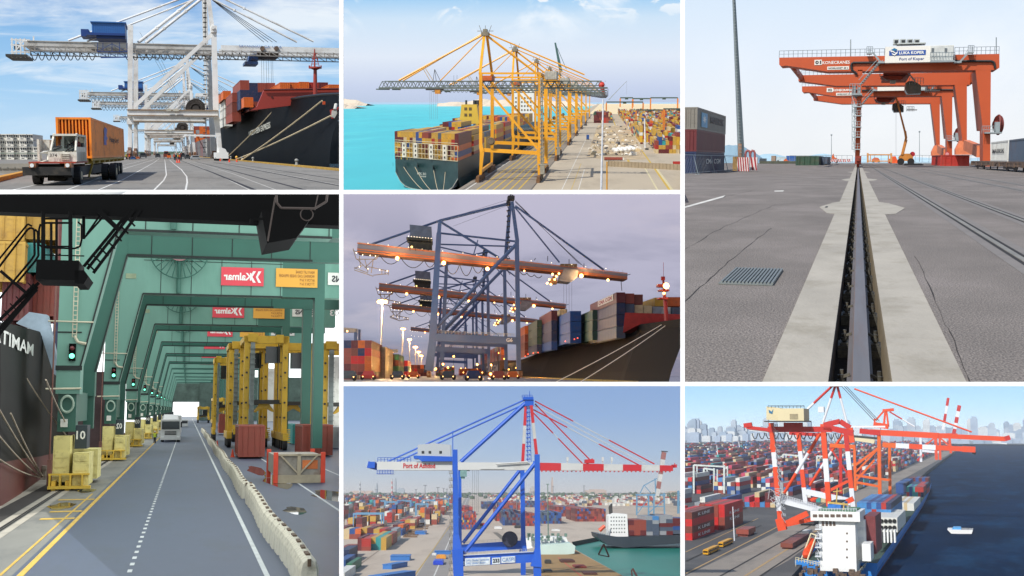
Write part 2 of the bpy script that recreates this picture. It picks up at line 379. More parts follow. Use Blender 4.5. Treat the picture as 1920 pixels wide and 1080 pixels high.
 P_text=text(P,'SAVANNAH, GA. U.S.A',bm_,Matrix.Translation(at(448,89,G-yw-1)-V((x0,A,0))),P.w(76,G-yw),P.w(4.6,G-yw),mat('letter_blue','#3c6fae',.5),'lettering')
 m=MB();zl=at(55,100,G).z
 for sy in(-yw-1.6,yw+1.6):
  m.box(xL,x3,G+sy-.7,G+sy+.7,zl,zl+.25);m.box(xL,x3,G+sy-.15,G+sy+.15,zl+1.2,zl+1.4)
  x=xL
  while x<x3:m.box(x,x+.25,G+sy-.1,G+sy+.1,zl,zb);m.beam((x,G+sy,zb),(x+3.2,G+sy,zl),.22);x+=3.2
 P.part('walkway',m,grey,t)
 m=MB()
 for x in(176,):pass
 for k in range(34):
  xa=58+k*13.5
  if 176<xa<232 or xa>455:continue
  m.sag(at(xa,99,G-yw),at(xa+13,99,G-yw),P.w(12.5,G),P.w(.7,G),8,4)
 P.part('festoon_cable',m,dk,t)
 m=MB()
 for x in(22,30,38,46):beamp(m,(x,71+(x-22)*.12),(x+1,108),G-yw,2.4);beamp(m,(x,72),(x+1,106),G+yw,2.4)
 for y in(74,84,97,105):beamp(m,(20,y),(56,y+(1 if y>90 else 3)),G-yw,2.2);beamp(m,(20,y),(56,y+1),G+yw,2)
 beamp(m,(22,105),(46,74),G-yw,2);beamp(m,(30,74),(55,100),G-yw,1.6);beamp(m,(63,68),(63,80),G,2.5);beamp(m,(46,80),(64,77),G-yw,2)
 P.part('tail_frame',m,white,t)
 m=MB();m.box(at(17,100,G).x,at(56,100,G).x,G-yw-2,G+yw+2,at(20,110,G).z,at(20,105.5,G).z);m.disc(at(33,88,G-4),P.w(5,G),(1,0,0),2);P.part('tail_platform',m,dk,t)
 m=MB();h0=at(176,67,G);h1=at(236,50,G);m.box(h0.x,h1.x,G-yw-3,G+yw+3,h0.z,h1.z)
 for k in range(18):xx=h0.x+(h1.x-h0.x)*(k+.5)/18;m.box(xx-.12,xx+.12,G-yw-3.12,G-yw-3,h0.z,h1.z)
 m.box(h0.x-.4,h1.x+.4,G-yw-3.6,G+yw+3.6,h1.z,h1.z+.35);hs=P.part('machinery_house',m,blue,t)
 m=MB();b0=at(165,71,G);m.box(b0.x,h1.x,G-yw-3.3,G+yw+3.3,b0.z,h0.z);m.box(at(163,0,G).x,at(177,0,G).x,G-6,G+6,h0.z-.8,h0.z+1.6)
 m.box(at(192,0,G).x,h1.x,G-yw-2,G+yw+2,at(0,80,G).z,b0.z)
 P.part('house_base',m,dblue,t)
 m=MB()
 for sy in(-yw-2.4,):
  for x in(183,193,210,224,238):beamp(m,(x,80),(x,97),G+sy,1)
  beamp(m,(183,97),(240,97),G+sy,1.2);beamp(m,(183,97),(210,82),G+sy,.8);beamp(m,(210,82),(238,97),G+sy,.8)
  beamp(m,(189,108),(239,107),G+sy,2);beamp(m,(189,103),(239,102),G+sy,.8)
  for x in range(189,240,9):beamp(m,(x,101),(x,108),G+sy,.8)
 P.part('service_platform',m,dblue,t)
 m=MB();m.box(at(484,0,G).x,at(524,0,G).x,G-7,G+7,at(0,105,G).z,at(0,98,G).z);m.box(at(488,0,G).x,at(500,0,G).x,G-8,G+4,at(0,99,G).z,at(0,91,G).z)
 m.disc(at(492,91,G-9),P.w(4,G),(0,1,0),2);m.disc(at(518,91,G-9),P.w(4,G),(0,1,0),2);tr=P.part('trolley',m,mat('trolley_steel','#54463c',.7,dirt='#8a6a50',dsc=.4,damt=.8),t)
 m=MB();m.prism([at(468,102,G-6),at(483,102,G-6),at(485,113,G-6),at(466,113,G-6)],(0,9,0));m.box(at(461,0,G).x,at(485,0,G).x,G-8,G+5,at(0,120,G).z,at(0,115,G).z)
 beamp(m,(461,103),(462,116),G-7,1);beamp(m,(480,100),(476,112),G,2);P.part('operator_cab',m,mat('cab_blue','#3a5a8c',.4,dirt='#5c4434',dsc=.5,damt=.8),t)
 m=MB()
 for x in(490,494,499,503,508,511):m.tube(at(x,104,G-6+x%4),at(x+1,158,G-6),P.w(.3,G),n=3)
 P.part('lifting_rope',m,dk,t)
 for Y in(A,B):
  m=MB();xa=at(239,210,A).x;xb=at(408 if Y==A else 398,210,A).x;z1=at(0,208,A).z;z0=at(0,220,A).z
  m.box(xa,xb,Y-3,Y+3,z0,z1);P.part('portal_beam',m,white,t)
  m=MB();m.box(xa,xb,Y-3.4,Y+3.4,z1,z1+.35);m.box(xa,xb,Y-3.3,Y-3.0,z0+.3,z0+.6);P.part('walkway',m,brn,t)
 m=MB();m.cb(at(316,206,A-4),P.w(8,A),.4,P.w(4.5,A));m.cb(at(330,206,A-4),P.w(10,A),.4,P.w(4.5,A));P.part('notice_board',m,mat('board_pale','#b0ab9c',.6),t)
 m=MB();rc=at(367,204,B);rr=P.w(17,B);m.ring(rc,rr,P.w(.9,B),n=28);m.ring(rc,rr*.55,P.w(.8,B),n=20)
 for k in range(36):
  a_=2*math.pi*k/36;m.tube(rc+V((math.cos(a_)*rr*.5,0,math.sin(a_)*rr*.5)),rc+V((math.cos(a_)*rr,0,math.sin(a_)*rr)),P.w(.75,B),n=4)
 m.disc(rc+V((0,1,0)),rr*.97,(0,1,0),.5,28);m.disc(rc,rr*.35,(0,1,0),3,12);P.part('cable_reel',m,mat('reel_dark','#3b3633',.7),t)
 locs=[(740,'second white quay crane, its blue house half hidden by the nearest crane leg'),(880,'third white quay crane, its boom just under the second one'),(1230,'small far white quay crane framed in the portal beams'),(1900,'farthest tiny white quay crane over the end of the lane')]
 for Y,lb in locs:P.copy(t,(x0+random.uniform(-1,1),Y,0),0,lb,'white quay cranes',skip=('lettering',))
 # ------------------------------------------------ yard tractor with chassis, container, driver
 ST=2.6;rz=-R_(1.2);cx=at(104,343,72).x;k=72/2200
 X=lambda px:(px-104)*k
 Z=lambda py:(343-py)*k
 tw=mat('tractor_white','#cfccc0',.45,0,.1,2,dirt='#8a6f52',dsc=1.6,damt=.6);bk=mat('tractor_black','#1d1c1b',.7,0,.3,2,dirt='#4c4438',dsc=2,damt=.5)
 gl=mat('cab_glass','#1f2a30',.08,0,.05,1);lamp=mat('lamp_glass','#d8dcdc',.1);og=mat('truck_orange','#b5481c',.5)
 t=P.thing('yard_tractor','dirty white terminal tractor numbered 374 pulling the orange container','truck',(cx,72,0),rz)
 def pt(name,m,mt,par=None,**kw):return P.part(name,m,mt,par or t,local=True,**kw)
 m=MB();m.box(X(56),X(134),-1.2,.2,Z(325),Z(311));m.box(X(64),X(132),.2,1,Z(316),Z(306));bp=pt('bumper',m,bk)
 m=MB();m.box(X(70),X(88),.2,26,Z(330),Z(312));m.box(X(118),X(132),.2,26,Z(330),Z(312));m.box(X(88),X(118),1,2.4,Z(336),Z(314));m.box(X(92),X(112),3,9,Z(338),Z(318));pt('chassis',m,bk)
 m=MB();m.box(X(63),X(140),-.4,8,Z(305),Z(302));pt('trim_strip',m,mat('strip_red','#9c3a28',.6))
 body=MB()
 body.prism([(X(80),0,Z(302)),(X(80),0,Z(287)),(X(83),1.2,Z(283)),(X(94),1.2,Z(283)),(X(94),0,Z(302))],(0,8,0))
 body.box(X(94),X(141),0,6,Z(302),Z(285));body.box(X(62),X(66),4,8,Z(302),Z(262));body.box(X(66),X(79),5.5,8.5,Z(298),Z(262))
 body.beam((X(98.5),.1,Z(285)),(X(102.5),1,Z(255)),.1,.25);body.beam((X(139),.1,Z(285)),(X(139.5),1,Z(255)),.1,.25)
 body.box(X(101),X(141),.4,6.5,Z(257),Z(253.5));body.beam((X(140),6,Z(302)),(X(140),6.4,Z(255)),.12,.3);body.beam((X(101),6,Z(302)),(X(102),6.4,Z(255)),.12,.3)
 body.box(X(101),X(141),6.3,6.6,Z(272),Z(253.5));body.box(X(97),X(141),6.3,6.6,Z(302),Z(268));body.box(X(139.5),X(141),.3,6.4,Z(302),Z(276));body.box(X(98),X(99.5),.3,6.4,Z(302),Z(284))
 for q in(288,291,294,297):body.box(X(115),X(129),-.12,0,Z(q+1.3),Z(q));
 cb=pt('cab',body,tw)
 m=MB();m.box(X(84),X(92),-.05,.0,Z(299),Z(288));pt('grille',m,mat('grille_grey','#8b8f90',.5),cb)
 m=MB();m.poly((X(99.5),.35,Z(284)),(X(138.5),.35,Z(284)),(X(139),1.1,Z(257)),(X(103),1.1,Z(257)));pt('windscreen',m,mat('screen_glass','#3a464c',.05,0,.02,1),cb)
 MATS['screen_glass'].node_tree.nodes['Principled BSDF'].inputs['Transmission Weight'].default_value=.85
 MATS['screen_glass'].node_tree.nodes['Principled BSDF'].inputs['IOR'].default_value=1.05
 m=MB();m.beam((X(103),.2,Z(282)),(X(116),.5,Z(276)),.05);m.beam((X(123),.2,Z(283)),(X(134),.5,Z(276)),.05);pt('wiper',m,bk,cb)
 text(P,'374',cb,Matrix.Translation((X(97),-.13,Z(294))),X(109)-X(97),Z(288)-Z(294),bk,'number',bold=.02)
 for x in(72,129):
  m=MB();m.box(X(x-5),X(x+6),-1.3,0,Z(312),Z(304));h=pt('headlight',m,mat('lamp_box','#8a5a3c',.6));m=MB();m.disc((X(x),-1.35,Z(308)),.11,(0,1,0),.12,14);pt('lens',m,lamp,h)
 for x in(95,109):m=MB();m.cb((X(x+20),6.2,Z(270)),.01,.01,.01)
 m=MB();m.cb((X(98),.8,Z(259)),.12,.1,.2);m.beam((X(98),.8,Z(259)),(X(102),1,Z(257)),.03);pt('mirror',m,bk,cb)
 def wheel(px,y,rpx,wd=.42,hub=None):
  kk=(72+y)/2200;r=rpx*kk;xx=(px-104)*kk
  m=MB();m.disc((xx,y,r),r,(1,0,0),wd,22);m.v=[(a,y+(b-y)*2.0,c)for a,b,c in m.v]
  w_=pt('wheel',m,rub)
  for sg in(-1,1):
   m=MB();m.disc((xx+sg*wd*.5,y,r),r*.48,(1,0,0),.04,14);m.v=[(a,y+(b-y)*2.0,c)for a,b,c in m.v];pt('rim',m,mat('rim_cream','#a79a7c',.5,0,.2,3),w_)
 wheel(70,2,15.5);wheel(135,2,15.5)
 for x in(84,150,163):wheel(x,14,14.5)
 P_person=P.thing('person','driver in a dark red shirt behind the windscreen of the white tractor','person',(cx,72,0),rz)
 m=MB();bx,by,bz=X(131),4.5,Z(283)
 m.tube((bx,by,bz),(bx,by,bz+.5),.2,.17,10);m.tube((bx,by,bz+.5),(bx,by,bz+.58),.17,.06,10);m.tube((bx-.16,by-.1,bz+.42),(bx-.42,by-1.6,bz+.18),.06,.045,8);m.tube((bx+.1,by-.1,bz+.42),(bx-.2,by-1.8,bz+.2),.06,.045,8)
 P.part('shirt',m,mat('shirt_red','#6e2c26',.8),P_person,local=True)
 m=MB();m.ball((bx-.02,by,bz+.7),.115,10,1.25);P.part('head',m,mat('skin','#8a5e48',.6),P_person,local=True)
 m=MB();m.ball((bx-.02,by+.03,bz+.76),.12,8,.9);P.part('hair',m,mat('hair_dark','#231a16',.8),P_person,local=True)
 m=MB();m.box(X(124),X(138),5.2,5.9,Z(286),Z(268));pt('seat',m,bk,cb)
 m=MB();m.ring((X(124),2.6,Z(279)),.22,.02,(0,1,.4),14,5);pt('steering_wheel',m,bk,cb)
 cf=at(107,297,81);cr=at(173,297,81);wd=cr.x-cf.x;hh=at(107,219.5,81).z-cf.z;ln=38
 fx=(cf.x+cr.x)/2
 ctr=V((fx+math.sin(-rz)*ln/2,81+ln/2,cf.z))
 def cor(col):
  m=MB();x1,y1,z1=wd/2,ln/2,hh;pw=.14
  for sx in(-1,1):
   for sy in(-1,1):m.cb((sx*(x1-pw/2),sy*(y1-pw*1.2),z1/2),pw,pw*2.4,z1)
   for z in(z1-.07,.08):m.cb((sx*(x1-pw*.4),0,z),pw*.8,2*y1-5*pw,.14)
  for sy in(-1,1):
   for z in(z1-.07,.08):m.cb((0,sy*(y1-pw),z),2*x1-2*pw,pw*1.6,.14)
  m.poly((-x1+.1,-y1+.1,z1-.02),(x1-.1,-y1+.1,z1-.02),(x1-.1,y1-.1,z1-.02),(-x1+.1,y1-.1,z1-.02))
  def corr(p0,p1,nr,n,dep):
   p0=V(p0);p1=V(p1);nr=V(nr);row=[]
   for i in range(n):
    for t_,d_ in((0,0),(.42,0),(.52,1),(.9,1)):row.append(p0.lerp(p1,(i+t_)/n)-nr*dep*d_)
   row.append(p1);m.loft([row,[q+V((0,0,z1-.28))for q in row]])
  corr((-x1+pw,-y1+.06,.14),(x1-pw,-y1+.06,.14),(0,-1,0),9,.45)
  for sx in(-1,1):corr((sx*(x1-.02),-y1+.3,.14),(sx*(x1-.02),y1-.3,.14),(sx,0,0),56,.03)
  corr((-x1+pw,y1-.06,.14),(x1-pw,y1-.06,.14),(0,1,0),9,.3)
  return m
 om=mat('orange_container_paint','#ee8622',.5,0,.1,.5,dirt='#8a4418',dsc=.9,damt=.5,stretch=(1,.4,1))
 ct=P.thing('shipping_container','long orange container riding on the yellow trailer behind the white tractor','container',ctr,rz)
 cbod=P.part('body',cor('o'),om,ct,local=True)
 Mx=Matrix.Translation((wd/2+.015,-ln/2+17.5,hh*.42))@Matrix.Rotation(R_(90),4,'Z')
 text(P,'Hapag-Lloyd',ct,Mx,11.5,.55,bk,'lettering',bold=.02)
 m=MB();o_=-ln/2+11
 m.add([(wd/2+.016,o_+a,hh*.36+b)for a,b in((0,0),(2.6,0),(2.6,.35),(4.2,.5),(2.9,.7),(4,1.2),(1.8,1.35),(.3,1.1),(.6,.7),(0,.5))],[list(range(10))])
 P.part('logo',m,mat('logo_blue','#2b49a0',.5),ct,local=True)
 ty=mat('trailer_yellow','#9c8128',.6,0,.2,1,dirt='#4a3f26',dsc=1,damt=.6)
 t2=P.thing('container_trailer','yellow skeletal trailer under the orange container','trailer',(fx,81,0),rz)
 m=MB();zb_=cf.z
 for sx in(-.75,.75):m.box(sx-.08,sx+.08,-1,ln-1,zb_-.38,zb_-.05)
 for j in range(8):
  y=.3+j*(ln-1.5)/7;m.box(-wd/2,wd/2,y,y+.5,zb_-.2,zb_-.04);m.prism([(wd/2,y,zb_-.02),(wd/2,y,zb_-.3),(.75,y,zb_-.38),(.75,y,zb_-.02)],(0,.35,0))
 m.box(wd/2-.05,wd/2,0,ln-1,zb_-.16,zb_-.02);P.part('frame',m,ty,t2,local=True)
 m=MB();m.beam((.9,2.5,zb_-.3),(.72,1.2,.3),.1);m.beam((-.9,2.5,zb_-.3),(-.9,2.5,.3),.12);P.part('landing_leg',m,ty,t2,local=True)
 for y in(ln-11,ln-6.5):
  for sx in(-1.0,-.62,.62,1.0):
   m=MB();m.disc((sx,y,.5),.5,(1,0,0),.3,18);m.v=[(a,y+(b-y)*2.2,c)for a,b,c in m.v];w_=P.part('wheel',m,rub,t2,local=True)
   m=MB();m.disc((sx+.16*(1 if sx>0 else-1),y,.5),.24,(1,0,0),.03,12);m.v=[(a,y+(b-y)*2.2,c)for a,b,c in m.v];P.part('rim',m,mat('rim_cream',0),w_,local=True)
  m=MB();m.tube((-1,y,.5),(1,y,.5),.09);P.part('axle',m,bk,t2,local=True)
  # ------------------------------------------------ white reefer stacks on the left, wall, kerb
 Y=380;xs=[-30+12.4*i for i in range(9)]
 wm=mat('reefer_white','#d8d5cb',.55,0,.06,.5);vm=mat('vent_dark','#2a3038',.8)
 zt=[P.at(0,y,Y).z for y in(298,286.5,275,263.5,252)]
 proto=None
 for i,px in enumerate(xs):
  tiers=4 if px<62 else(2 if px<75 else 0)
  for j in range(tiers):
   q=at(px,300,Y+(i%2)*1.2);loc=(q.x,q.y,zt[j]if j else 0)
   if proto is None:
    m=MB();hz=zt[2]-zt[1]-.08;ww=P.w(12,Y);m.box(-ww/2,ww/2,0,30,0,hz);m.box(-ww/2,ww/2,-.25,0,0,.25);m.box(-ww/2,ww/2,-.25,0,hz-.25,hz)
    rm=m.mesh('refrigerated_container',wm)
    m=MB();
    for vx_,vz in((-.5,.5),(.15,.5),(.72,.42)):m.box(vx_-.16,vx_+.16,-.12,-.02,vz*hz,vz*hz+.75)
    m.box(-.6,.2,-.12,-.02,.18*hz,.26*hz);vmsh=m.mesh('vent',vm);proto=1
   o=P.inst('refrigerated_container',rm,loc,0,'white refrigerated container, %s from left, %s tier up, in the stacks behind the tractor'%(nth(i),nth(j)),'container','white refrigerated containers behind the tractor')
   P.inst('vent',vmsh,(0,0,0),parent=o)
 m=MB();a=at(-60,321,118);b=at(64,321,118);m.box(a.x,b.x,118,119,0,P.at(0,306,118).z)
 for i in range(14):xx=a.x+.4+i*.62;m.box(xx,xx+.5,117.9,118.0,.42,.58)
 P.solo('low_wall',m,mat('low_wall_grey','#8f8d84',.8,0,.15,.6),'low grey concrete wall with dark slots at the left edge behind the tractor','wall')
 m=MB();a=P.gr(-70,356);b=P.gr(70,321);m.beam(a+V((0,0,.14)),b+V((0,0,.14)),.55,.28)
 P.solo('kerb_beam',m,mat('kerb_orange','#c08c34',.8,0,.15,.6),'yellow painted kerb on the ground left of the tractor wheels','kerb')
 # ------------------------------------------------ ship
 hb=mat('hull_black','#060607',.65,0,.3,.1,dirt='#141311',dsc=.2,damt=.4,spec=.08);hr=mat('ship_red','#8e2f25',.5,0,.1,.2,dirt='#5e2620',dsc=.1,damt=.3)
 t=P.thing('container_ship','black hulled container ship with red bulwark moored bow towards the viewer','ship',(20,300,-2))
 st=[((412,236),(411,292),520,1),((422,227),(421,296),450,1),((445,214),(441,301),390,1.1),((480,201),(475,303),335,1.2),((530,189),(520,306),285,1.5),((570,182),(552,309),255,1.8),((607,178),(582,311),230,2.2),((640,177),(604,313),212,2.5),((668,181),(618,315),198,2.8)]
 rows=[]
 for tp,bt,Y,p in st:
  zlo=-2;r=[]
  for i in range(9):
   s=i/8;x=bt[0]+(tp[0]-bt[0])*(s**p);y=bt[1]+(tp[1]-bt[1])*s;r.append(at(x,y,Y))
  r.insert(0,V((r[0].x,Y,-2.2)));rows.append(r)
 m=MB();m.loft(rows);top=[r[-1]for r in rows]
 m.loft([top,[V((30+(q.x-18)*.6 if q.x<60 else q.x,q.y+6,q.z))for q in top]])
 back=[[V((p.x+2.5+38*min(1,(Yk[2]-198)/150),p.y+2,p.z))for p in r]for r,Yk in zip(rows,st)]
 m.loft(back);P.part('hull',m,hb,t,smooth=True)
 m=MB()
 for a_,b_ in zip(rows,rows[1:]):m.tube(a_[-1]+V((0,0,.1)),b_[-1]+V((0,0,.1)),.25,n=5)
 P.part('gunwale',m,mat('gunwale','#1c1d20',.5),t)
 m=MB();p=[at(x,y,272)for x,y in((470,207),(482,200),(495,169),(680,166),(680,190),(560,196))];m.prism(p,(0,3,0));P.part('bulwark',m,hr,t)
 m=MB()
 for x,y in((510,182),(558,181),(612,180)):m.disc(at(x,y,271.9),.25,(0,1,0),.1,12)
 m.tube(at(495,168.5,271.5),at(680,166,271.5),.2,n=4);P.part('bulwark_fitting',m,mat('dark_red','#4c1614',.6),t)
 m=MB();Y=262
 m.tube(at(591,185,Y),at(591,131,Y),P.w(4.2,Y),P.w(3.2,Y),12);m.tube(at(591,131,Y),at(591,128,Y),P.w(4,Y),P.w(10,Y),12);m.disc(at(591,127,Y),P.w(12,Y),(0,0,1),.35,14)
 for dx in(-8,8):m.tube(at(591+dx,126,Y),at(590,96,Y),P.w(.6,Y),n=4)
 m.tube(at(590,127,Y),at(590,92,Y),P.w(1.6,Y),P.w(1,Y),8)
 for y in(120,110,101):m.tube(at(585,y,Y),at(596,y,Y),P.w(.6,Y),n=4)
 for dx in(-11,11):m.ball(at(591+dx,124,Y),P.w(1.6,Y),6)
 P.part('foremast',m,hr,t)
 m=MB();Yn=330
 hx=(rows[2][4],rows[5][4]);a=at(461,259,368);b=at(508,240,283);dv=b-a
 Mx=Matrix(((dv.x/10,0,0,a.x-20-.35),(dv.y/10,0,0,a.y-300-2.5),(dv.z/10,0,1,a.z+2),(0,0,0,1)))
 text(P,'LUDWIGSHAFEN EXPRESS',t,Mx,10,1.45,mat('name_white','#b4b4a8',.6),'ship_name',bold=.02)
 m=MB();m.prism([at(x,y,206)for x,y in((619,206),(642,198),(642,228),(622,222))],(0,.6,0));ah=P.part('anchor_recess',m,mat('anchor_red','#a32218',.6),t)
 m=MB();m.prism([at(x,y,204)for x,y in((623,207),(632,206),(633,216),(628,222),(622,219))],(0,.6,0));m.tube(at(628,206,203),at(630,196,204),.3);P.part('anchor',m,mat('anchor_grey','#b9b9b4',.6),ah)
 m=MB();m.prism([at(605,190,221),at(610,190,221),at(610,196,221),at(605,196,221)],(0,.4,0));P.part('hatch',m,og,t)
 CH=2.62;CL=37
 lab='on the black ship'
 n=[0]
 def cc(px,py,Y,c,what,w_=2.44,L_=CL,lod=1,h_=CH):
  q=at(px,py,Y);o=P.inst('shipping_container',cont(w_,L_,h_,c,lod),(q.x+w_/2,Y+L_/2,q.z-h_),0,what+' '+lab,'container','containers on the black ship')
  return o
 for px,py,Y,c,wh_ in((450,150,330,'rust','brown container, topmost and leftmost of the high forward stack'),(466.6,155,330,'navy','navy container in the top row between two rust ones'),(483,155,330,'rust','left of the two rust containers in the top row'),(499,155,330,'rust','right of the two rust containers in the top row'),(450,168,330,'navy','navy container under the brown topmost one'),(466.6,172.5,330,'navy','navy container under the navy one of the top row'),(483,172.5,330,'navy','navy container below the rust pair, left'),(499,172.5,330,'slate','blue grey container below the rust pair, right'),(450,186,330,'navy','navy container behind the low orange one'),(466.6,190,330,'rust','rust container low in the forward stack'),(483,190,330,'orange','small bit of orange container beside the red bulwark'),(457,182,318,'orange','orange container standing low in front of the navy ones'),(435,173.5,345,'rust','rust container, top one of the stack nearest the crane leg'),(435,192,345,'brown','brown container in the middle of the stack nearest the crane leg'),(435,210,345,'rust','rust container at the foot of the stack nearest the crane leg'),(421,187,392,'white','pale container, upper of the three beside the crane leg'),(421,204,392,'white','pale container, middle of the three beside the crane leg'),(421,221,392,'white','pale container, lowest of the three beside the crane leg'),(418,170,382,'orange','orange container on top beside the crane leg'),(525,154,300,'orange','orange container, first behind the red bulwark'),(543,154,301,'orange','orange container, second behind the red bulwark'),(561,153,300,'orange','orange container, third and highest behind the red bulwark'),(579,154,301,'red','red container left of the foremast top'),(597,154,300,'maroon','maroon container right of the red foremast'),(617,158,285,'orange','orange container at the far right above the bow')):
  cc(px,py,Y,c,wh_)
 for i in range(6):
  for j in range(5):
   q=at(369+i*3.3,224+j*7.4,900-i*60)
   if i==5 and j>2:continue
   P.inst('shipping_container',cont(2.44,30,2.6,random.choice(['orange','grey','white','orange','rust']),2),(19.5+i*2.4,860,18-j*2.65),0,'distant container in column %s, row %s through the crane portal %s'%(nth(i),nth(j),lab),'container','containers on the black ship')
 m=MB();m.box(18.6,60,560,1300,-2,9);m.box(18.4,18.6,560,1300,5,5.4);P.solo('moored_ship',m,mat('far_hull','#5d5c5c',.6,0,.3,.05,dirt='#8a3028',dsc=.04,damt=.7),'grey hull of a farther ship seen through the crane portal','ship')
 for i,(a,b,lb)in enumerate((((482,299),(514,206),'single pale mooring line rising to the hull side'),((523,302),(604,189),'steeper of two mooring lines from the quay to the bow'),((527,301),(621,217),'flatter of two mooring lines running to the anchor'))):
  m=MB();p=P.gr(*a);Yb=(300,222,203)[i];q=at(b[0],b[1],Yb);p=V((17.8,p.y,.4));m.sag(p,q,.3,.16,6,5)
  m.ball(p,.35,6);P.solo('mooring_line',m,rope,lb,'rope')
 for px,py,lb in((593,312,'grey bollard on the kerb below the stem'),(484,302,'bollard holding the single mooring line'),(525,304,'bollard holding the pair of mooring lines'),(455,300,'bollard farthest along the kerb'),(470,301,'small bollard left of the single line')):
  q=P.gr(px,py);s=.8;m=MB();q=V((17.7,q.y,.22));m.tube(q,q+V((0,0,.5*s)),.22,.16,10);m.ball(q+V((0,0,.65)),.3,8,.8);m.disc(q,.4,(0,0,1),.1,10)
  P.solo('bollard',m,mat('bollard_grey','#8d8d88',.7),lb,'bollard',group='quay bollards')
 t=P.thing('boom_lift_truck','white truck with a folding boom beside the far crane leg','truck',P.gr(418,301.5));q=P.gr(418,301.5);Y=q.y;kk=Y/2200
 U=lambda dx,dz,dy=0:(dx*kk,dy,dz*kk)
 m=MB();m.box(-12*kk,10*kk,0,14,4*kk,15*kk);m.prism([U(-6,15),U(8,15),U(5,21),U(-2,24),U(-6,24)],(0,10,0));P.part('body',m,white,t,local=True)
 m=MB();m.beam(U(-8,15,3),U(-7,44,3),3*kk);m.beam(U(-4,15,3),U(-3,44,3),1.5*kk);m.beam(U(-3,45,3),U(-66,46,3),3*kk);m.beam(U(-58,45,3),U(-57,25,3),2.2*kk);m.cb(U(-66,44,3),5*kk,2,3*kk);P.part('boom',m,white,t,local=True)
 for dx in(-9,7):
  m=MB();m.disc(U(dx,3,1),3.2*kk,(1,0,0),1,12);m.disc(U(dx,3,12),3.2*kk,(1,0,0),1,12);P.part('wheel',m,rub,t,local=True)
 cone=MB();cone.tube((0,0,.03),(0,0,.75),.2,.04,10);cone.box(-.25,.25,-.25,.25,0,.04);cme=cone.mesh('traffic_cone',mat('cone_orange','#d8431a',.5))
 for px,py,lb in((413,302,'orange cone in front of the white boom truck'),(430,304,'orange cone right of the boom truck'),(444,303.5,'orange cone under the yellow light'),(332,305,'orange cone among the dock workers, left'),(336,305,'orange cone among the dock workers, right')):
  P.inst('traffic_cone',cme,P.gr(px,py),0,lb,'cone','orange traffic cones');
 q=P.gr(444,303);m=MB();m.tube(q+V((0,.5,0)),q+V((0,.5,.9)),.05);m.ball(q+V((0,.5,1.0)),.32,8);P.solo('warning_light',m,mat('warn_yellow','#d8a018',.4),'round yellow warning lamp on an orange cone near the hull','lamp')
 hv=[mat('vest_orange','#d0501c',.7),mat('vest_dark','#2a2b33',.8),mat('vest_yellow','#b8a830',.7)]
 for i,(px,py)in enumerate(((327,300),(330,301),(334,299.5),(337,301),(340,300),(237,299),(243,299.5))):
  q=P.gr(px,py);t=P.thing('person','dock worker in %s, %s from the left on the quay under the cranes'%(('orange vest','dark overalls','yellow vest')[i%3],nth([2,3,4,5,6,0,1][i])),'person',q,group='dock workers under the white cranes');s=1.0
  m=MB();m.tube((-.1,0,0),(-.09,0,.85),.08,.11,6);m.tube((.1,0,0),(.09,0,.85),.08,.11,6);m.tube((0,0,.85),(0,0,1.45),.2,.24,8);m.tube((-.27,0,1.4),(-.3,-.2,.85),.07,.05,6);m.tube((.27,0,1.4),(.3,-.3,.9),.07,.05,6);m.tube((0,0,1.45),(0,0,1.55),.07,n=6);m.ball((0,0,1.66),.13,8,1.15)
  P.part('body',m,hv[1]if i%2 else mat('work_trousers','#32343c',.8),t,local=True)
  m=MB();m.tube((0,0,.88),(0,0,1.46),.24,.27,8);P.part('vest',m,hv[i%3],t,local=True)
  m=MB();m.ball((0,0,1.72),.16,8,.7);P.part('helmet',m,mat('helmet_white','#cfcfc8',.5)if i%2 else hv[0],t,local=True)
 far=[('far_truck','truck',312,297,10,13,'brown','distant truck carrying a tan container down the middle of the quay'),('far_truck','truck',317,297.5,7,10,'orange','distant truck with an orange container beside the tan one'),('parked_van','van',367,299,16,7,'grey','grey service van parked by the ship side'),('parked_van','van',352,298,9,8,'charcoal','dark van beside the grey one'),('parked_car','car',232,299,9,6,'white','white car parked behind the orange container'),('parked_car','car',249,299,8,5,'blue','blue and white car by the near crane leg'),('far_truck','truck',268,296,12,9,'charcoal','dark machine parked between the crane legs'),('far_truck','truck',296,296,9,8,'charcoal','dark loader in the far shade left of the tan truck'),('far_truck','truck',342,296,10,9,'charcoal','dark vehicle in the shade by the ship'),('parked_car','car',258,298,6,4,'orange','small orange machine beside the crane leg')]
 for nm,ca,px,py,wp,hp,c,lb in far:
  q=P.gr(px,py);kk=q.y/2200;t=P.thing(nm,lb,ca,q);ww=wp*kk/2;hh_=hp*kk
  m=MB();m.box(-ww,ww,0,12,hh_*.18,hh_*.6);m.prism([(-ww*.85,1,hh_*.6),(ww*.85,1,hh_*.6),(ww*.7,2,hh_),(-ww*.7,2,hh_)],(0,9,0));P.part('body',m,cmat(c),t,local=True)
  m=MB();m.box(-ww*.7,ww*.7,.9,1.4,hh_*.64,hh_*.92);P.part('windscreen',m,gl,t,local=True)
  m=MB()
  for sx in(-1,1):
   for yy in(1.5,10):m.disc((sx*ww*.8,yy,hh_*.16),hh_*.18,(1,0,0),ww*.2,10)
  P.part('wheel',m,rub,t,local=True)
 m=MB();tr_=MB()
 for i in range(46):
  x=-300+i*9;h_=3+mnoise.noise(V((i*.7,3,1)))*1.5+3
  tr_.add([(x,2400,0),(x+9.5,2400,0),(x+9.5,2405,h_*.9),(x+4,2405,h_),(x,2405,h_*.95)],[[0,1,2,3,4]])
 m.box(20,500,2420,2440,-2,6)
 for i in range(40):xx=300+i*6;h_=5+abs(mnoise.noise(V((i*.9,1,1))))*14;m.box(xx,xx+5.5,2400,2420,-2,h_)
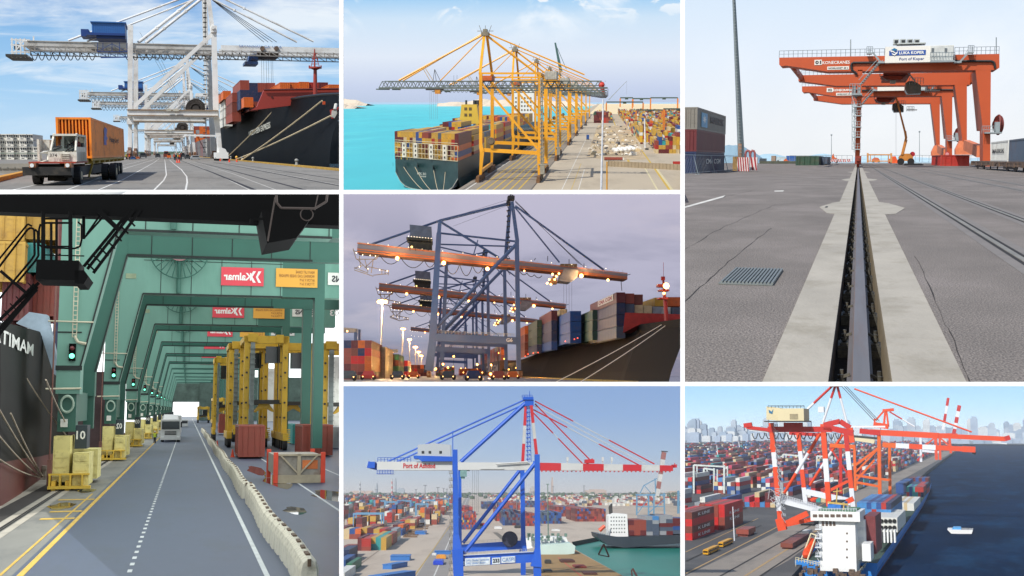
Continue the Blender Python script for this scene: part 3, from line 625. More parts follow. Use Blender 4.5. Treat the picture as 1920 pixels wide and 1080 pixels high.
 P.struct('far_shore',m,mat('far_shore','#6c7a80',.9,0,.3,.05));P.solo('tree_line',tr_,mat('tree_far','#4a5a4a',.9,0,.4,.1),'distant dark tree line at the end of the quay','trees',kind='stuff')
 backdrop(P,2600,-95,305,-95,642,[(0,'#c9dcec'),(.1,'#bcd8ee'),(.35,'#a3cbec'),(.62,'#8ab9e4'),(.85,'#5f97d4'),(1,'#4a86c8')],[('#eaf1f6',.0035,(.45,1,1.6),.44,.68,.85,.02,.3),('#f2f6f8',.012,(.3,1,2.2),.5,.75,.6,.1,.5)])
view1()
# ================================================================ upper middle view: yellow quay cranes and turquoise sea from above
def pick(w):
 t=sum(w.values());r=random.random()*t
 for k,v in w.items():
  r-=v
  if r<=0:return k
 return k
def stacks(P,name_lab,cols,W_,L_,H_,z0,group,lod=1,ends='first',allow=None):
 """cols: list of (x, y, tiers, palette, description). Only the upper tiers named in 'vis' are built; each container an object of its own"""
 for x,y,tiers,pal,desc,vis in cols:
  for j in range(tiers):
   if j<tiers-vis:continue
   c=pick(pal)
   top='top' if j==tiers-1 else('second from top' if j==tiers-2 else nth(j)+' tier')
   P.inst('shipping_container',cont(W_,L_,H_,c,lod),(x,y+L_/2,z0+j*H_),0,'%s container, %s of %s %s'%(c,top,desc,name_lab),'container',group)
def stuff_stacks(P,name,cells,W_,L_,H_,z0,ax='y'):
 """cells: (x, y, tiers, colour per tier fn); one object for the far mass"""
 cs=sorted({c for _,_,_,cl in cells for c in cl});m=MB()
 for x,y,t,cl in cells:
  w,l=(W_,L_)if ax=='y' else(L_,W_)
  for j in range(t):
   m.cur=cs.index(cl[j%len(cl)]);m.box(x-w/2*.97,x+w/2*.97,y,y+l*.97,z0+j*H_,z0+(j+.97)*H_)
 o=P.solo(name,m,[cmat(c)for c in cs],None,'containers',loc=(0,0,0),kind='stuff');return o
def view2():
 P=P2;at=P.at;Pw=P.w
 yl=mat('crane_yellow','#dc9a1e',.45,0,.1,.06,dirt='#8a5a24',dsc=.05,damt=.3);st_=mat('lattice_grey','#5a625c',.6,0,.2,.2);dk=mat('dark_steel',0)
 pal={'yellow':6,'mustard':6,'maroon':2.5,'rust':2.2,'red':.8,'blue':1.4,'teal':.6,'orange':1,'sand':1.6,'slate':.6}
 m=MB();m.poly((-2500,380,-6),(-62,380,-6),(-62,9000,-6),(-6000,9000,-6),(-6000,380,-6))
 P.struct('water',m,mat('turquoise_sea','#46bac0',.4,0,.1,.012,bump=.6,bsc=.3,stretch=(1,.25,1),spec=.3,dirt='#5fd0ce',dsc=.02,damt=.6))
 m=MB();m.poly((-62,380,0),(1500,380,0),(2500,9000,0),(-62,9000,0));m.poly((-62,380,-6),(-62,9000,-6),(-62,9000,0),(-62,380,0))
 P.struct('pavement',m,mat('terminal_concrete','#ab9e88',.9,0,.1,.02,dirt='#7d7260',dsc=.035,damt=.45,stretch=(1,.2,1)))
 m=MB();m.poly((-62,380,.01),(-31,380,.01),(-31,3200,.01),(-62,3200,.01));P.struct('quay_apron',m,mat('apron_grey','#80776a',.9,0,.1,.03,stretch=(1,.2,1)))
 m=MB();m.poly((-40,3000,.03),(2500,3000,.03),(4000,9000,.03),(-40,9000,.03));P.struct('sand',m,mat('sand','#d2bf98',.95,0,.06,.003))
 ym=mat('paint_yellow','#b8983a',.8,0,.2,.3);wm=mat('paint_white','#c8c6be',.8)
 for x,w,mt,y1 in((-58.5,.5,wm,3000),(-54,.7,ym,1500),(-50.5,.7,ym,1500),(-47,.7,ym,1500),(-43.5,.7,ym,1500),(-40,.7,ym,1500),(-36.5,.7,ym,1500),(-31,.5,dk,3000),(-59.8,.4,dk,3000),(-18,.3,wm,1100),(-11,.3,wm,640),(-14,.25,ym,700),(1,.3,ym,480),(14,1.4,ym,2200),(22,.8,mat('paint_pale','#bfb48e',.8),690),(28,1.2,mat('paint_pale',0),690),(27,1.0,ym,900)):
  m=MB();y0=380 if w!=1.4 else 700;m.poly((x,y0,.02),(x+w,y0,.02),(x+w,y1,.02),(x,y1,.02));P.struct('road_marking',m,mt)
  # ---------------------------------------------- crane
 A,B,G=550,622,586
 x0=at(957,185,A).x
 t=P.thing('quay_crane','nearest yellow quay crane with a grey lattice boom over the ship stern','crane',(x0,A,0),group='yellow quay cranes')
 def bm(m,p,q,Y,w,h=None,w2=None,Y2=None):m.beam(at(*p,Y),at(*q,Y2 or Y),Pw(w,Y),Pw(h or w,Y),Pw(w2,Y)if w2 else None)
 for nm,segs in(('leg',[((901.5,137),(901.5,272),A,6,6),((901.5,272),(904,284),A,7,8),((904,284),(900.5,332),A,8,4)]),('leg',[((923,140),(923,262),B,6,6),((923,262),(922,308),B,6,4)]),('leg',[((1012,137),(1012,290),A,4.5,6),((1010,280),(1011,336),A,7,4)]),('leg',[((1023.5,140),(1024,312),B,7,6)])):
  m=MB()
  for p,q,Y,w1,w2 in segs:bm(m,p,q,Y,w1,w1,w2)
  P.part(nm,m,yl,t)
 for px,Y,yb in((901,A,332),(922,B,313),(1012,A,338),(1024,B,316)):
  m=MB();q=at(px,yb,Y);q.z=0
  for dy in(-12,-4,4,12):m.cb((q.x,Y+dy,.8),1.6,6,1.6)
  m.cb((q.x,Y,2.2),1.4,26,1.2);P.part('bogie',m,mat('bogie_dark','#6a4a2c',.8),t)
 for p,q,Y,w,h in(((905,281),(1010,287),A,4,7),((925,267),(1020,271),B,4,6)):
  m=MB();bm(m,p,q,Y,w,h);P.part('portal_beam',m,yl,t)
 m=MB();m.beam(at(902,321,A),at(922,306,B),Pw(4,A),Pw(6,A));P.part('sill_beam',m,yl,t)
 m=MB();m.beam(at(1011,325,A),at(1024,309,B),Pw(4,A),Pw(5,A));P.part('sill_beam',m,yl,t)
 for p,q,Y,w in(((899,137.5),(1012,137.5),A,3.5),((921,145),(1024,145),B,3)):m=MB();bm(m,p,q,Y,w,w);P.part('top_beam',m,yl,t)
 for p,q,Y,w in(((903,156),(1008,279),A,4),((926,160),(1020,262),B,4)):m=MB();bm(m,p,q,Y,w,w);P.part('diagonal_brace',m,yl,t)
 m=MB();bm(m,(908,66),(900,138),G,4.5,Y2=A);bm(m,(913,66),(923,142),G,4.5,Y2=B);bm(m,(1010,137),(1024,144),A,4,Y2=B);P.part('a_frame',m,yl,t)
 m=MB();q=at(910,64,G);m.cb(q,3.6,6,1.8);m.cb(q+V((0,0,1.6)),2,3.4,1.6)
 for dx in(-3,0,3):m.tube(q+V((dx*.6,0,1)),q+V((dx,0,4.2)),.12,n=4)
 m.tube(q+V((-4,0,1.5)),q+V((4,0,1.5)),.15,n=4);P.part('apex_platform',m,mat('apex_grey','#77705f',.6),t)
 for p,q,w in(((908,64),(748,151),4),((909,61),(756,151),3),((907,68),(826,151),2.2),((912,66),(1020,148),4.5),((913,62),(1096,140),3),((794,130),(806,151),1.3),((798,129),(812,151),1.3)):
  m=MB();m.tube(at(*p,G),at(*q,G),Pw(w/2,G),n=6);P.part('stay',m,yl if w>1.5 else mat('stay_pale','#b89a6a',.6),t)
 m=MB();zt=at(900,152.5,G).z;zb=at(900,165,G).z;xa=at(713,152,G).x;xb=at(1128,152,G).x;d=4
 for sy in(-d,d):
  m.beam((xa+3,G+sy,zt),(xb,G+sy,zt),.5,.5);m.beam((xa,G+sy,zb),(xb+3,G+sy,zb),.9,.75)
  x=xa;n=62;s=(xb-xa)/n
  for i in range(n):m.beam((xa+i*s,G+sy,zb if i%2==0 else zt),(xa+(i+1)*s,G+sy,zt if i%2==0 else zb),.32)
 for i in range(0,n+1,2):m.beam((xa+i*s,G-d,zb),(xa+i*s,G+d,zb),.3);m.beam((xa+(i+1)*s,G-d,zt),(xa+(i+1)*s,G+d,zt),.25)
 m.box(xa-1.5,xa+4,G-d,G+d,zb-.9,zb-.3);m.box(at(738,0,G).x,at(749,0,G).x,G-d,G+d,zb-1,zb-.4);P.part('boom',m,st_,t)
 m=MB();m.box(at(902,0,G).x,at(925,0,G).x,G-8,G+8,at(0,151,G).z,at(0,142,G).z);P.part('operator_house',m,mat('house_orange','#b5541c',.6,dirt='#8a3a18',dsc=.2),t)
 m=MB();hx0=at(1023,0,G).x;hx1=at(1045,0,G).x;m.box(hx0,hx1,G-9,G+9,at(0,149,G).z,at(0,134,G).z)
 for i in range(7):xx=hx0+(hx1-hx0)*(i+.5)/7;m.box(xx-.1,xx+.1,G-9.15,G-9,at(0,148,G).z,at(0,135,G).z)
 P.part('machinery_house',m,mat('house_grey','#a8a498',.6),t)
 m=MB();m.cb(at(1128,159,G),2,6,2.4);m.ball(at(1128,159,G-3),1.6,8);P.part('counterweight',m,mat('tail_red','#c0392b',.6),t)
 m=MB()
 bm(m,(1100,180),(1140,180),G-4,1.2);bm(m,(1140,166),(1140,180),G-4,.8);bm(m,(1120,168),(1138,180),G-4,.8);bm(m,(1108,166),(1108,180),G-4,.8);P.part('tail_platform',m,dk,t)
 m=MB();m.box(at(801,0,G).x,at(830,0,G).x,G-5,G+5,at(0,169,G).z,at(0,166,G).z);trp=P.part('trolley',m,dk,t)
 m=MB();m.box(at(818,0,G).x,at(828,0,G).x,G-5,G-1,at(0,176,G).z,at(0,168,G).z);P.part('operator_cab',m,mat('cab_amber','#b87a28',.5),t)
 m=MB()
 for x in(806,809,813,817,820):m.tube(at(x,168,G-2+x%4),at(x,224,G-2),Pw(.22,G),n=3)
 P.part('lifting_rope',m,mat('rope_grey','#8a8f90',.7),t)
 m=MB()
 for i in range(9):m.sag(at(833+i*7.6,167,G-4),at(840+i*7.6,167,G-4),Pw(6.5,G),Pw(.35,G),6,3)
 for p in((812,152),(826,152),(818,152)):m.tube(at(*p,G),at(815,130,G),Pw(.45,G),n=4)
 for x in(851,857):m.tube(at(x,152,G),at(x,141,G),Pw(.3,G),n=3)
 P.part('festoon_cable',m,dk,t)
 m=MB();q=at(921,265,A-2);m.ring(q,Pw(6,A),.4,n=16);m.disc(q,Pw(5,A),(0,1,0),1.2);P.part('cable_reel',m,mat('reel_brown','#6a5c48',.7),t)
 m=MB()
 for y in range(150,335,8):m.cb(at(1015.5,y,A),1.6,3,.35)
 m.tube(at(1014,145,A-2),at(1015,335,A-2),.22,n=4);m.tube(at(1017,145,A-2),at(1018,335,A-2),.22,n=4);m.cb(at(1018,308,A),4,6,.5);m.cb(at(1017,318,A-2),2,4,4);P.part('stair_tower',m,mat('stair_grey','#8c8778',.6),t)
 for i,(Y,lb)in enumerate(((742,'second yellow quay crane, its apex right of the nearest crane'),(985,'third yellow quay crane along the quay'),(1230,'fourth yellow quay crane along the quay, mostly hidden'),(1500,'fifth yellow quay crane, partly hidden behind nearer legs'),(1850,'sixth yellow quay crane, small and far down the quay'),(2300,'farthest yellow quay crane near the sandy shore'))):
  P.copy(t,(x0,Y,0),0,lb,'yellow quay cranes',skip=('lifting_rope','festoon_cable','stair_tower')if i else('lifting_rope',))
  # ---------------------------------------------- ship
 sh=P.thing('container_ship','dark green container ship with a square stern under the yellow cranes','ship',(-86,560,-6))
 hg=mat('hull_green','#1d3434',.5,0,.12,.05,dirt='#2e4848',dsc=.1,damt=.5)
 n=12;rows=[]
 def tr(s,zf):
  return V((-105.2+37.5*s,588-46*s,zf))
 prof=[]
 for i in range(n+1):
  s=i/n;e=abs(2*s-1)**5;prof.append((s,-6+e*7.5))
 ztop=at(870,302,545).z
 m=MB();low=[tr(s,z)for s,z in prof];up=[tr(s,ztop)for s,z in prof]
 m.add(low+up[::-1],[list(range(2*n+2))]);m.loft([low,[p+V((0,60,-2.5))for p in low]])
 a=tr(1,ztop);b=tr(1,1.5)
 m.loft([[tr(1,ztop),V((-67.6,1500,ztop))],[tr(1,1.5),V((-67.6,1500,1.5))],[V((-68.5,560,-6)),V((-68.5,1500,-6))]])
 m.loft([[tr(0,ztop),V((-105.2,1500,ztop))],[tr(0,1.5),V((-105.2,1500,-6))]])
 m.poly(tr(0,ztop),tr(1,ztop),V((-67.6,1500,ztop)),V((-105.2,1500,ztop)));P.part('hull',m,hg,sh)
 m=MB()
 m.loft([[p+V((0,-.15,-.3))for p in low],[p+V((0,-.15,.25))for p in low]]);P.part('boot_stripe',m,mat('stripe_pale','#8f8f84',.6),sh)
 def trp(px,py,off=-.2):
  s=(px-727)/144;p=tr(s,0);q=at(px,py,p.y);return V((q.x,p.y+off,q.z))
 m=MB()
 for x,y,w in((737,308,2.5),(757,309,2.5),(782,310,9),(811,313,9),(836,315,4),(859,318,3)):
  p=trp(x,y);m.add([p+V((-Pw(w/2,p.y),w*.6,1)),p+V((Pw(w/2,p.y),-w*.6,1)),p+V((Pw(w/2,p.y),-w*.6,-1)),p+V((-Pw(w/2,p.y),w*.6,-1))],[[0,1,2,3]])
 P.part('mooring_port',m,mat('port_black','#0b0c0c',.8),sh)
 org=V((-86,560,-6))
 for s,x0_,y0_,w,h in(('MSC SONIA',783,327,25,4.5),('PANAMA',788,331.5,14,2.6)):
  p=trp(x0_,y0_)-org;q=trp(x0_+w,y0_+w*.09)-org;dv=(q-p);dv.z=0
  text(P,s,sh,Matrix(((dv.x,0,0,p.x),(dv.y,0,0,p.y-.2),(0,0,1,p.z),(0,0,0,1))),1,Pw(h,565),mat('name_white',0),'ship_name',bold=.02)
 cw=37.4/20;z1=ztop;th=2.75;m=MB();m2=MB();m3=MB()
 zL=at(870,273,543).z
 for i in range(21):
  p=tr(i/20,0);m.box(p.x-.13,p.x+.13,p.y-.6,p.y-.1,z1,zL)
 for z in(z1+.1,z1+(zL-z1)*.33,z1+(zL-z1)*.66,zL,zL+1):
  m.beam(tr(0,z)+V((0,-.5,0)),tr(1,z)+V((0,-.5,0)),.3,.3)
 P.part('lashing_bridge',m,mat('lashing_cream','#a89c7c',.7,0,.2,.5),sh)
 for f in(.16,.35,.6,.81):
  p=tr(f,0);m2=MB();m2.box(p.x-1,p.x+1,p.y-1.6,p.y-.7,z1,zL);P.part('lashing_tower',m2,mat('tower_white','#c9c4b2',.6),sh)
  for k in(.2,.5,.8):m3.box(p.x-.28,p.x+.28,p.y-1.7,p.y-1.6,z1+(zL-z1)*k-.5,z1+(zL-z1)*k+.5)
 P.part('opening',m3,mat('port_black',0),sh)
 m=MB();m.prism([(-94.5,765,22),(-81.5,765,22),(-83,765,at(0,196,765).z),(-93,765,at(0,196,765).z)],(0,28,0));fn=P.part('funnel',m,mat('funnel_yellow','#c9a63a',.5,0,.06,.2),sh)
 m=MB()
 for x,z in((-90.2,31.5),(-87.2,31.5),(-90.2,27.6),(-87.2,27.6)):m.box(x-.9,x+.9,764.8,765,z-.9,z+.9)
 P.part('louvre',m,mat('louvre_brown','#5c4a2c',.7),fn)
 m=MB()
 for x in(-91,-85.5,-83.5):m.tube((x,775,33.5),(x,775,37),1.0 if x>-90 else.7,n=10)
 P.part('exhaust',m,mat('exhaust_dark','#2c3238',.6),fn)
 m=MB();m.box(-93,-72,1200,1225,15,at(0,172,1200).z);m.box(-96,-68,1202,1218,at(0,172,1200).z,at(0,172,1200).z+3.5);m.tube((-84,1210,40),(-84,1210,56),.8,.3);br=P.part('bridge_house',m,mat('superstructure_white','#dcdcd8',.5,0,.03,.1),sh)
 m=MB()
 for j in range(6):
  for x in range(-91,-73,3):m.box(x,x+1.4,1199.7,1200,18+j*4,19.5+j*4)
 P.part('window',m,mat('louvre_brown',0),br)
 L_=54;lab='ship'
 bays=[(0,[7]*20),(1,[0,0]+[7]*6+[6]*6+[7]*5+[6]),(2,[0]*3+[7]*3+[8]*6+[6,7,7,7,7,7,6,6]),(3,[7]*2+[0]*12+[7]*6),(4,[8]*8+[7]*12),(5,[7]*12+[8]*8),(6,[8]*20),(7,[7]*20),(8,[7]*10+[8]*10)]
 for b,tiers in bays:
  tiers=[max(0,q-2)for q in tiers]
  Yb=545+b*64
  for i in range(20):
   T=tiers[i]
   if not T:continue
   x=-105.2+cw*(i+.5);yy=Yb+(43*(1-(i+.5)/20)if b==0 else 12*(1-i/20))
   for j in range(T):
    front=(b==0 and j>=0)or(j==T-1)or(i==19)or(b in(1,2)and j>=T-2)
    if b>4 and not(j==T-1 or(i==19 and j>=3)):continue
    if not front:continue
    pl=pal if i<19 or b else{'rust':3,'maroon':2,'orange':2,'blue':.7}
    c=pick(pl);H_=2.75;z=ztop-1.2+j*H_
    P.inst('shipping_container',cont(cw,L_,H_,c,1 if b==0 else 2),(x,yy+L_/2,z),0,'%s container, %s column, %s tier of %s on the green ship'%(c,nth(i),nth(j),('stern bay' if b==0 else nth(b)+' bay ahead')),'container','containers on the green ship')
 for i,(a,b)in enumerate((((757,313),(806,366)),((778,313),(818,366)),((813,318),(824,366)),((835,321),(829,366)))):
  m=MB();p=trp(*a);q=at(b[0],b[1],470);m.sag(p,q,1.5,.13,5,4);P.solo('mooring_line',m,mat('rope',0),'pale mooring line, %s from the left at the green stern'%nth(i),'rope')
  # ---------------------------------------------- light mast, travelling crane booms, trucks
 m=MB();q=P.gr(1127,366);m.tube((q.x,478,0),(at(1131,188,478).x,478,at(1131,186,478).z),.45,.3,8);P.solo('light_mast',m,mat('mast_white','#c9cbcc',.5),'tall thin white mast standing between the quay lanes and the rubble','mast')
 m=MB();m.tube(at(1138,366,480),at(1138,303,480),.3,n=6);P.solo('thin_post',m,yl,'short orange post right of the tall white mast','post')
 m=MB();m.beam(at(1052,135,1500),at(1041,80,1500),4,4,2,2);m.tube(at(1045,90,1500),at(1062,130,1500),.3,n=4);P.solo('mobile_crane_boom',m,mat('boom_teal','#3a5a58',.6),'dark green raised boom of a mobile crane behind the yellow apexes','crane')
 m=MB();m.tube(at(1141,187,3500),at(1175,152,3500),1.2,.6,5);m.tube(at(1175,152,3500),at(1175,178,3500),.3,n=3);P.solo('distant_crane',m,mat('rope_grey',0),'thin distant crane jib leaning over the sandy shore','crane')
 def truck(px,py,wpx,lpx,hpx,cc_,lb,cab='white',box=True,rz=0):
  q=P.gr(px,py);k=q.y/2200;t=P.thing('cargo_truck',lb,'truck',q,rz)
  w=wpx*k/2;h=hpx*k;m=MB();m.box(-w,w,0,lpx*k,h*.25,h);P.part('cargo_box',m,cmat(cc_),t,local=True)
  m=MB();m.box(w,w+3*k,.2,lpx*k-.2,h*.15,h*.8)if wpx>12 else m.box(-w,w,-4*k,-.2*k,h*.15,h*.85);P.part('cab',m,cmat(cab),t,local=True)
  m=MB();m.box(-w,w,0,lpx*k,h*.12,h*.24)
  for x in(-w*.8,0,w*.8):m.disc((x,0,h*.12),h*.14,(0,1,0)if wpx>12 else(1,0,0),.6,10)
  P.part('wheel',m,mat('rubber',0),t,local=True);return t
 truck(1150,301,34,8,6,'rust','long red and orange trailer parked across the yard below the rubble');truck(1272,311,20,9,8,'red','red container on a trailer at the right edge of the yard');truck(1102,262,5,12,9,'blue','small blue truck on the quay lane','blue')
 truck(1098,236,5,5,4,'charcoal','dark tractor on the far quay lane','charcoal');truck(1114,217,3,5,5,'dark green','tiny green truck beyond on the quay lane','green');truck(1213,281,6,7,3,'charcoal','dark car at the foot of the white pole','charcoal');truck(1203,270,5,5,3,'maroon','maroon car beside the dark one','maroon')
 m=MB();q=P.gr(1210,277);m.tube(q,V((q.x-1,q.y,at(0,222,q.y).z)),.9,.5,8);P.solo('light_mast',m,mat('mast_white',0),'short white pole beside the dark car at the container yard','mast')
 m=MB();a=P.gr(1140,312);b=P.gr(1290,320);m.beam(a+V((0,0,1.6)),b+V((0,0,1.6)),.3,3.2)
 for i in range(24):p=a.lerp(b,i/23);m.box(p.x-.1,p.x+.1,p.y-.5,p.y-.2,0,3.3)
 P.solo('yard_fence',m,mat('fence_tan','#8f8068',.8,0,.15,.3),'tan panelled fence running across the yard to the right edge','fence')
 m=MB();m.poly(*[P.gr(x,y,.05)for x,y in((1100,294),(1120,236),(1178,236),(1212,299),(1140,300))]);P.struct('gravel',m,mat('rubble_ground','#b09c7c',.95,0,.3,.1,dirt='#6a5e50',dsc=.2,damt=.8))
 cols_=[('#d6d0c2','white'),('#b7a98c','tan'),('#8c857a','grey'),('#c9b48a','sand coloured'),('#5c5c60','dark')]
 kk=0
 for r in range(11):
  y=238+r*5.3
  n_=7+r//2
  for i in range(n_):
   f=(i+random.random()*.7)/n_;xl=1122-(y-236)*.36;xr=1178+(y-236)*.52;px=xl+(xr-xl)*f;q=P.gr(px,y+random.uniform(-2,2));c,cn=random.choices(cols_,[5,3,2,2,1])[0]
   m=MB();w=random.uniform(.8,2.2);l=random.uniform(2,9);h=random.uniform(.5,2.2)
   if random.random()<.5:m.prism([(-w,0,0),(w,0,0),(w*.8,0,h),(-w*.3,0,h*1.2),(-w*.9,0,h*.6)],(random.uniform(-1,1),l,0))
   else:
    for _ in range(3):m.beam((random.uniform(-w,w),0,h*random.random()),(random.uniform(-w,w),l,h*random.random()),random.uniform(.3,.9))
   P.solo('salvage_heap',m,mat('salvage_'+cn.replace(' ','_'),c,.85,0,.2,.6),'%s heap of covered cargo, %s along %s row of the rubble field'%(cn,nth(i),nth(r)),'cargo',loc=q,group='covered heaps in the rubble field',local=True,rz=random.uniform(-.3,.3))
 for i in range(5):
  q=P.gr(1157+i*8,287-i*.8);m=MB();m.tube((0,0,1.6),(0,22,1.6),1.7,1.5,10);m.ball((0,0,1.6),1.7,8);P.solo('covered_bundle',m,mat('sheet_white','#dcd9d0',.7,0,.05,.5),'large white sheeted bundle, %s from the left in the front row'%nth(i),'bundle',loc=q,local=True,group='white sheeted bundles',rz=.1)
  # ---------------------------------------------- container yard on the right
 ypal={'yellow':3,'mustard':4,'red':1.6,'rust':2,'maroon':2,'teal':1,'blue':1.2,'white':1,'orange':.8,'sand':1.5,'slate':.8}
 W_,L_,H_=2.35,26,2.9
 for r in range(5):
  Y=835+r*40
  for i in range(9):
   x=36.5+i*2.45+(r%2)*.3
   T=max(1,4+random.choice([0,0,1,-1])-(1 if r else 0)*random.choice([0,1]))if i else 3
   for j in range(T):
    if r and j<T-2:continue
    c=pick(ypal);P.inst('shipping_container',cont(W_,L_,H_,c,1 if r==0 else 2),(x,Y+L_/2,j*H_),0,'%s container, %s tier of %s stack in %s row, yard by the white pole'%(c,nth(j),nth(i),nth(r)),'container','containers in the yard by the white pole')
 for r in range(3):
  for i in range(6):
   for j in range(4):
    if r and j<3:continue
    c=pick({'maroon':4,'rust':2,'dark green':1,'sand':.6,'red':1});P.inst('shipping_container',cont(3.8,50,4.2,c,2),(-16+i*3.9,1880+r*60+25,j*4.2),0,'%s container, %s tier of %s stack in %s row beyond the rubble'%(c,nth(j),nth(i),nth(r)),'container','containers beyond the rubble field')
 cells=[]
 for Y in range(1050,2900,46):
  for x in range(32,int(90+(Y-900)*.055)+40,3):
   if(x//3)%9 in(0,8):continue
   if random.random()<.12:continue
   T=random.choice([1,2,3,4,4,5]);cells.append((x,Y,T,[pick(ypal)for _ in range(5)]))
 for Y in range(2080,2900,60):
  for x in range(-17,12,4):cells.append((x,Y,random.choice([2,3,4]),[pick(pal)for _ in range(5)]))
 o=stuff_stacks(P,'distant_container_stacks',cells,2.7,36,2.9,0);tag(o,'mass of small mixed coloured containers filling the distant yard on the right')
 og=mat('gantry_orange','#c4722a',.5);gb=mat('gantry_green','#3c4c44',.6)
 proto=None
 for i,(px0,px1,py,yb,lb)in enumerate(((1193,1244,206,241,'nearest yard gantry with a green beam and broad orange leg'),(1246,1300,204,262,'yard gantry at the right edge'),(1137,1206,191,214,'yard gantry across the middle of the far yard'),(1163,1187,183,200,'small high yard gantry far back'),(1186,1220,184.5,203,'far yard gantry between two others'),(1220,1271,183,205,'far wide yard gantry against the sand'))):
  Y=38*2200/(yb-185);t=P.thing('yard_gantry',lb,'crane',(at(px0,yb,Y).x,Y,0),group='yard gantries');a=at(px0,py,Y);b=at(px1,py,Y);k=Y/2200
  m=MB();m.box(a.x,b.x,Y-1,Y+1,a.z-k*1.5,a.z+k*.8);m.box(a.x,b.x,Y+20,Y+22,a.z-k*1.5,a.z+k*.8);P.part('girder',m,gb,t)
  for x,w in((a.x,1.2),(b.x,3.2 if i==0 else 1.2)):
   m=MB();m.box(x-w*k,x+w*k,Y-1,Y+1,0,a.z-k*1.5);P.part('leg',m,og,t);m=MB();m.box(x-w*k*.7,x+w*k*.7,Y+20,Y+22,0,a.z-k*1.5);P.part('leg',m,og,t)
  m=MB();m.cb(((a.x+b.x)/2,Y+10,a.z-k*2),6*k,20,3*k);P.part('trolley',m,gb,t)
 m=MB()
 def isle(x0,x1,y,yb,Y):
  a=at(x0,yb,Y);b=at(x1,yb,Y);n=24;top=[]
  for i in range(n+1):
   f=i/n;q=a.lerp(b,f);top.append(V((q.x,Y+20,-6+(at(0,y,Y).z+6)*(math.sin(math.pi*min(1,f*.9+.08))**.5)*(.7+.5*mnoise.noise(V((f*9,Y,0)))))))
  lowr=[V((p.x,Y-40,-6))for p in top];backr=[V((p.x,Y+260,-6))for p in top];m.loft([lowr,top]);m.loft([top,backr])
 isle(560,688,178,186,7400);isle(560,668,188,195,5200);isle(820,1120,182,188,6900);P.struct('sandy_islands',m,mat('island_sand','#c7b8a4',.95,0,.1,.003,dirt='#8a7c6c',dsc=.01,damt=.5))
 backdrop(P,8600,-95,192,638,1282,[(0,'#b9c6de'),(.1,'#c3cee6'),(.3,'#dbe4f1'),(.55,'#c9def1'),(.72,'#8fc4ec'),(1,'#4c9cdc')],[('#eef4fa',.0011,(.7,1,1.3),.5,.6,.8,.32,.6),('#f2f5f8',.0026,(1,1,1.5),.54,.6,.9,.45,.7),('#8fa9c6',.0006,(1,1,1),.55,.7,.4,.6,1)])
view2()
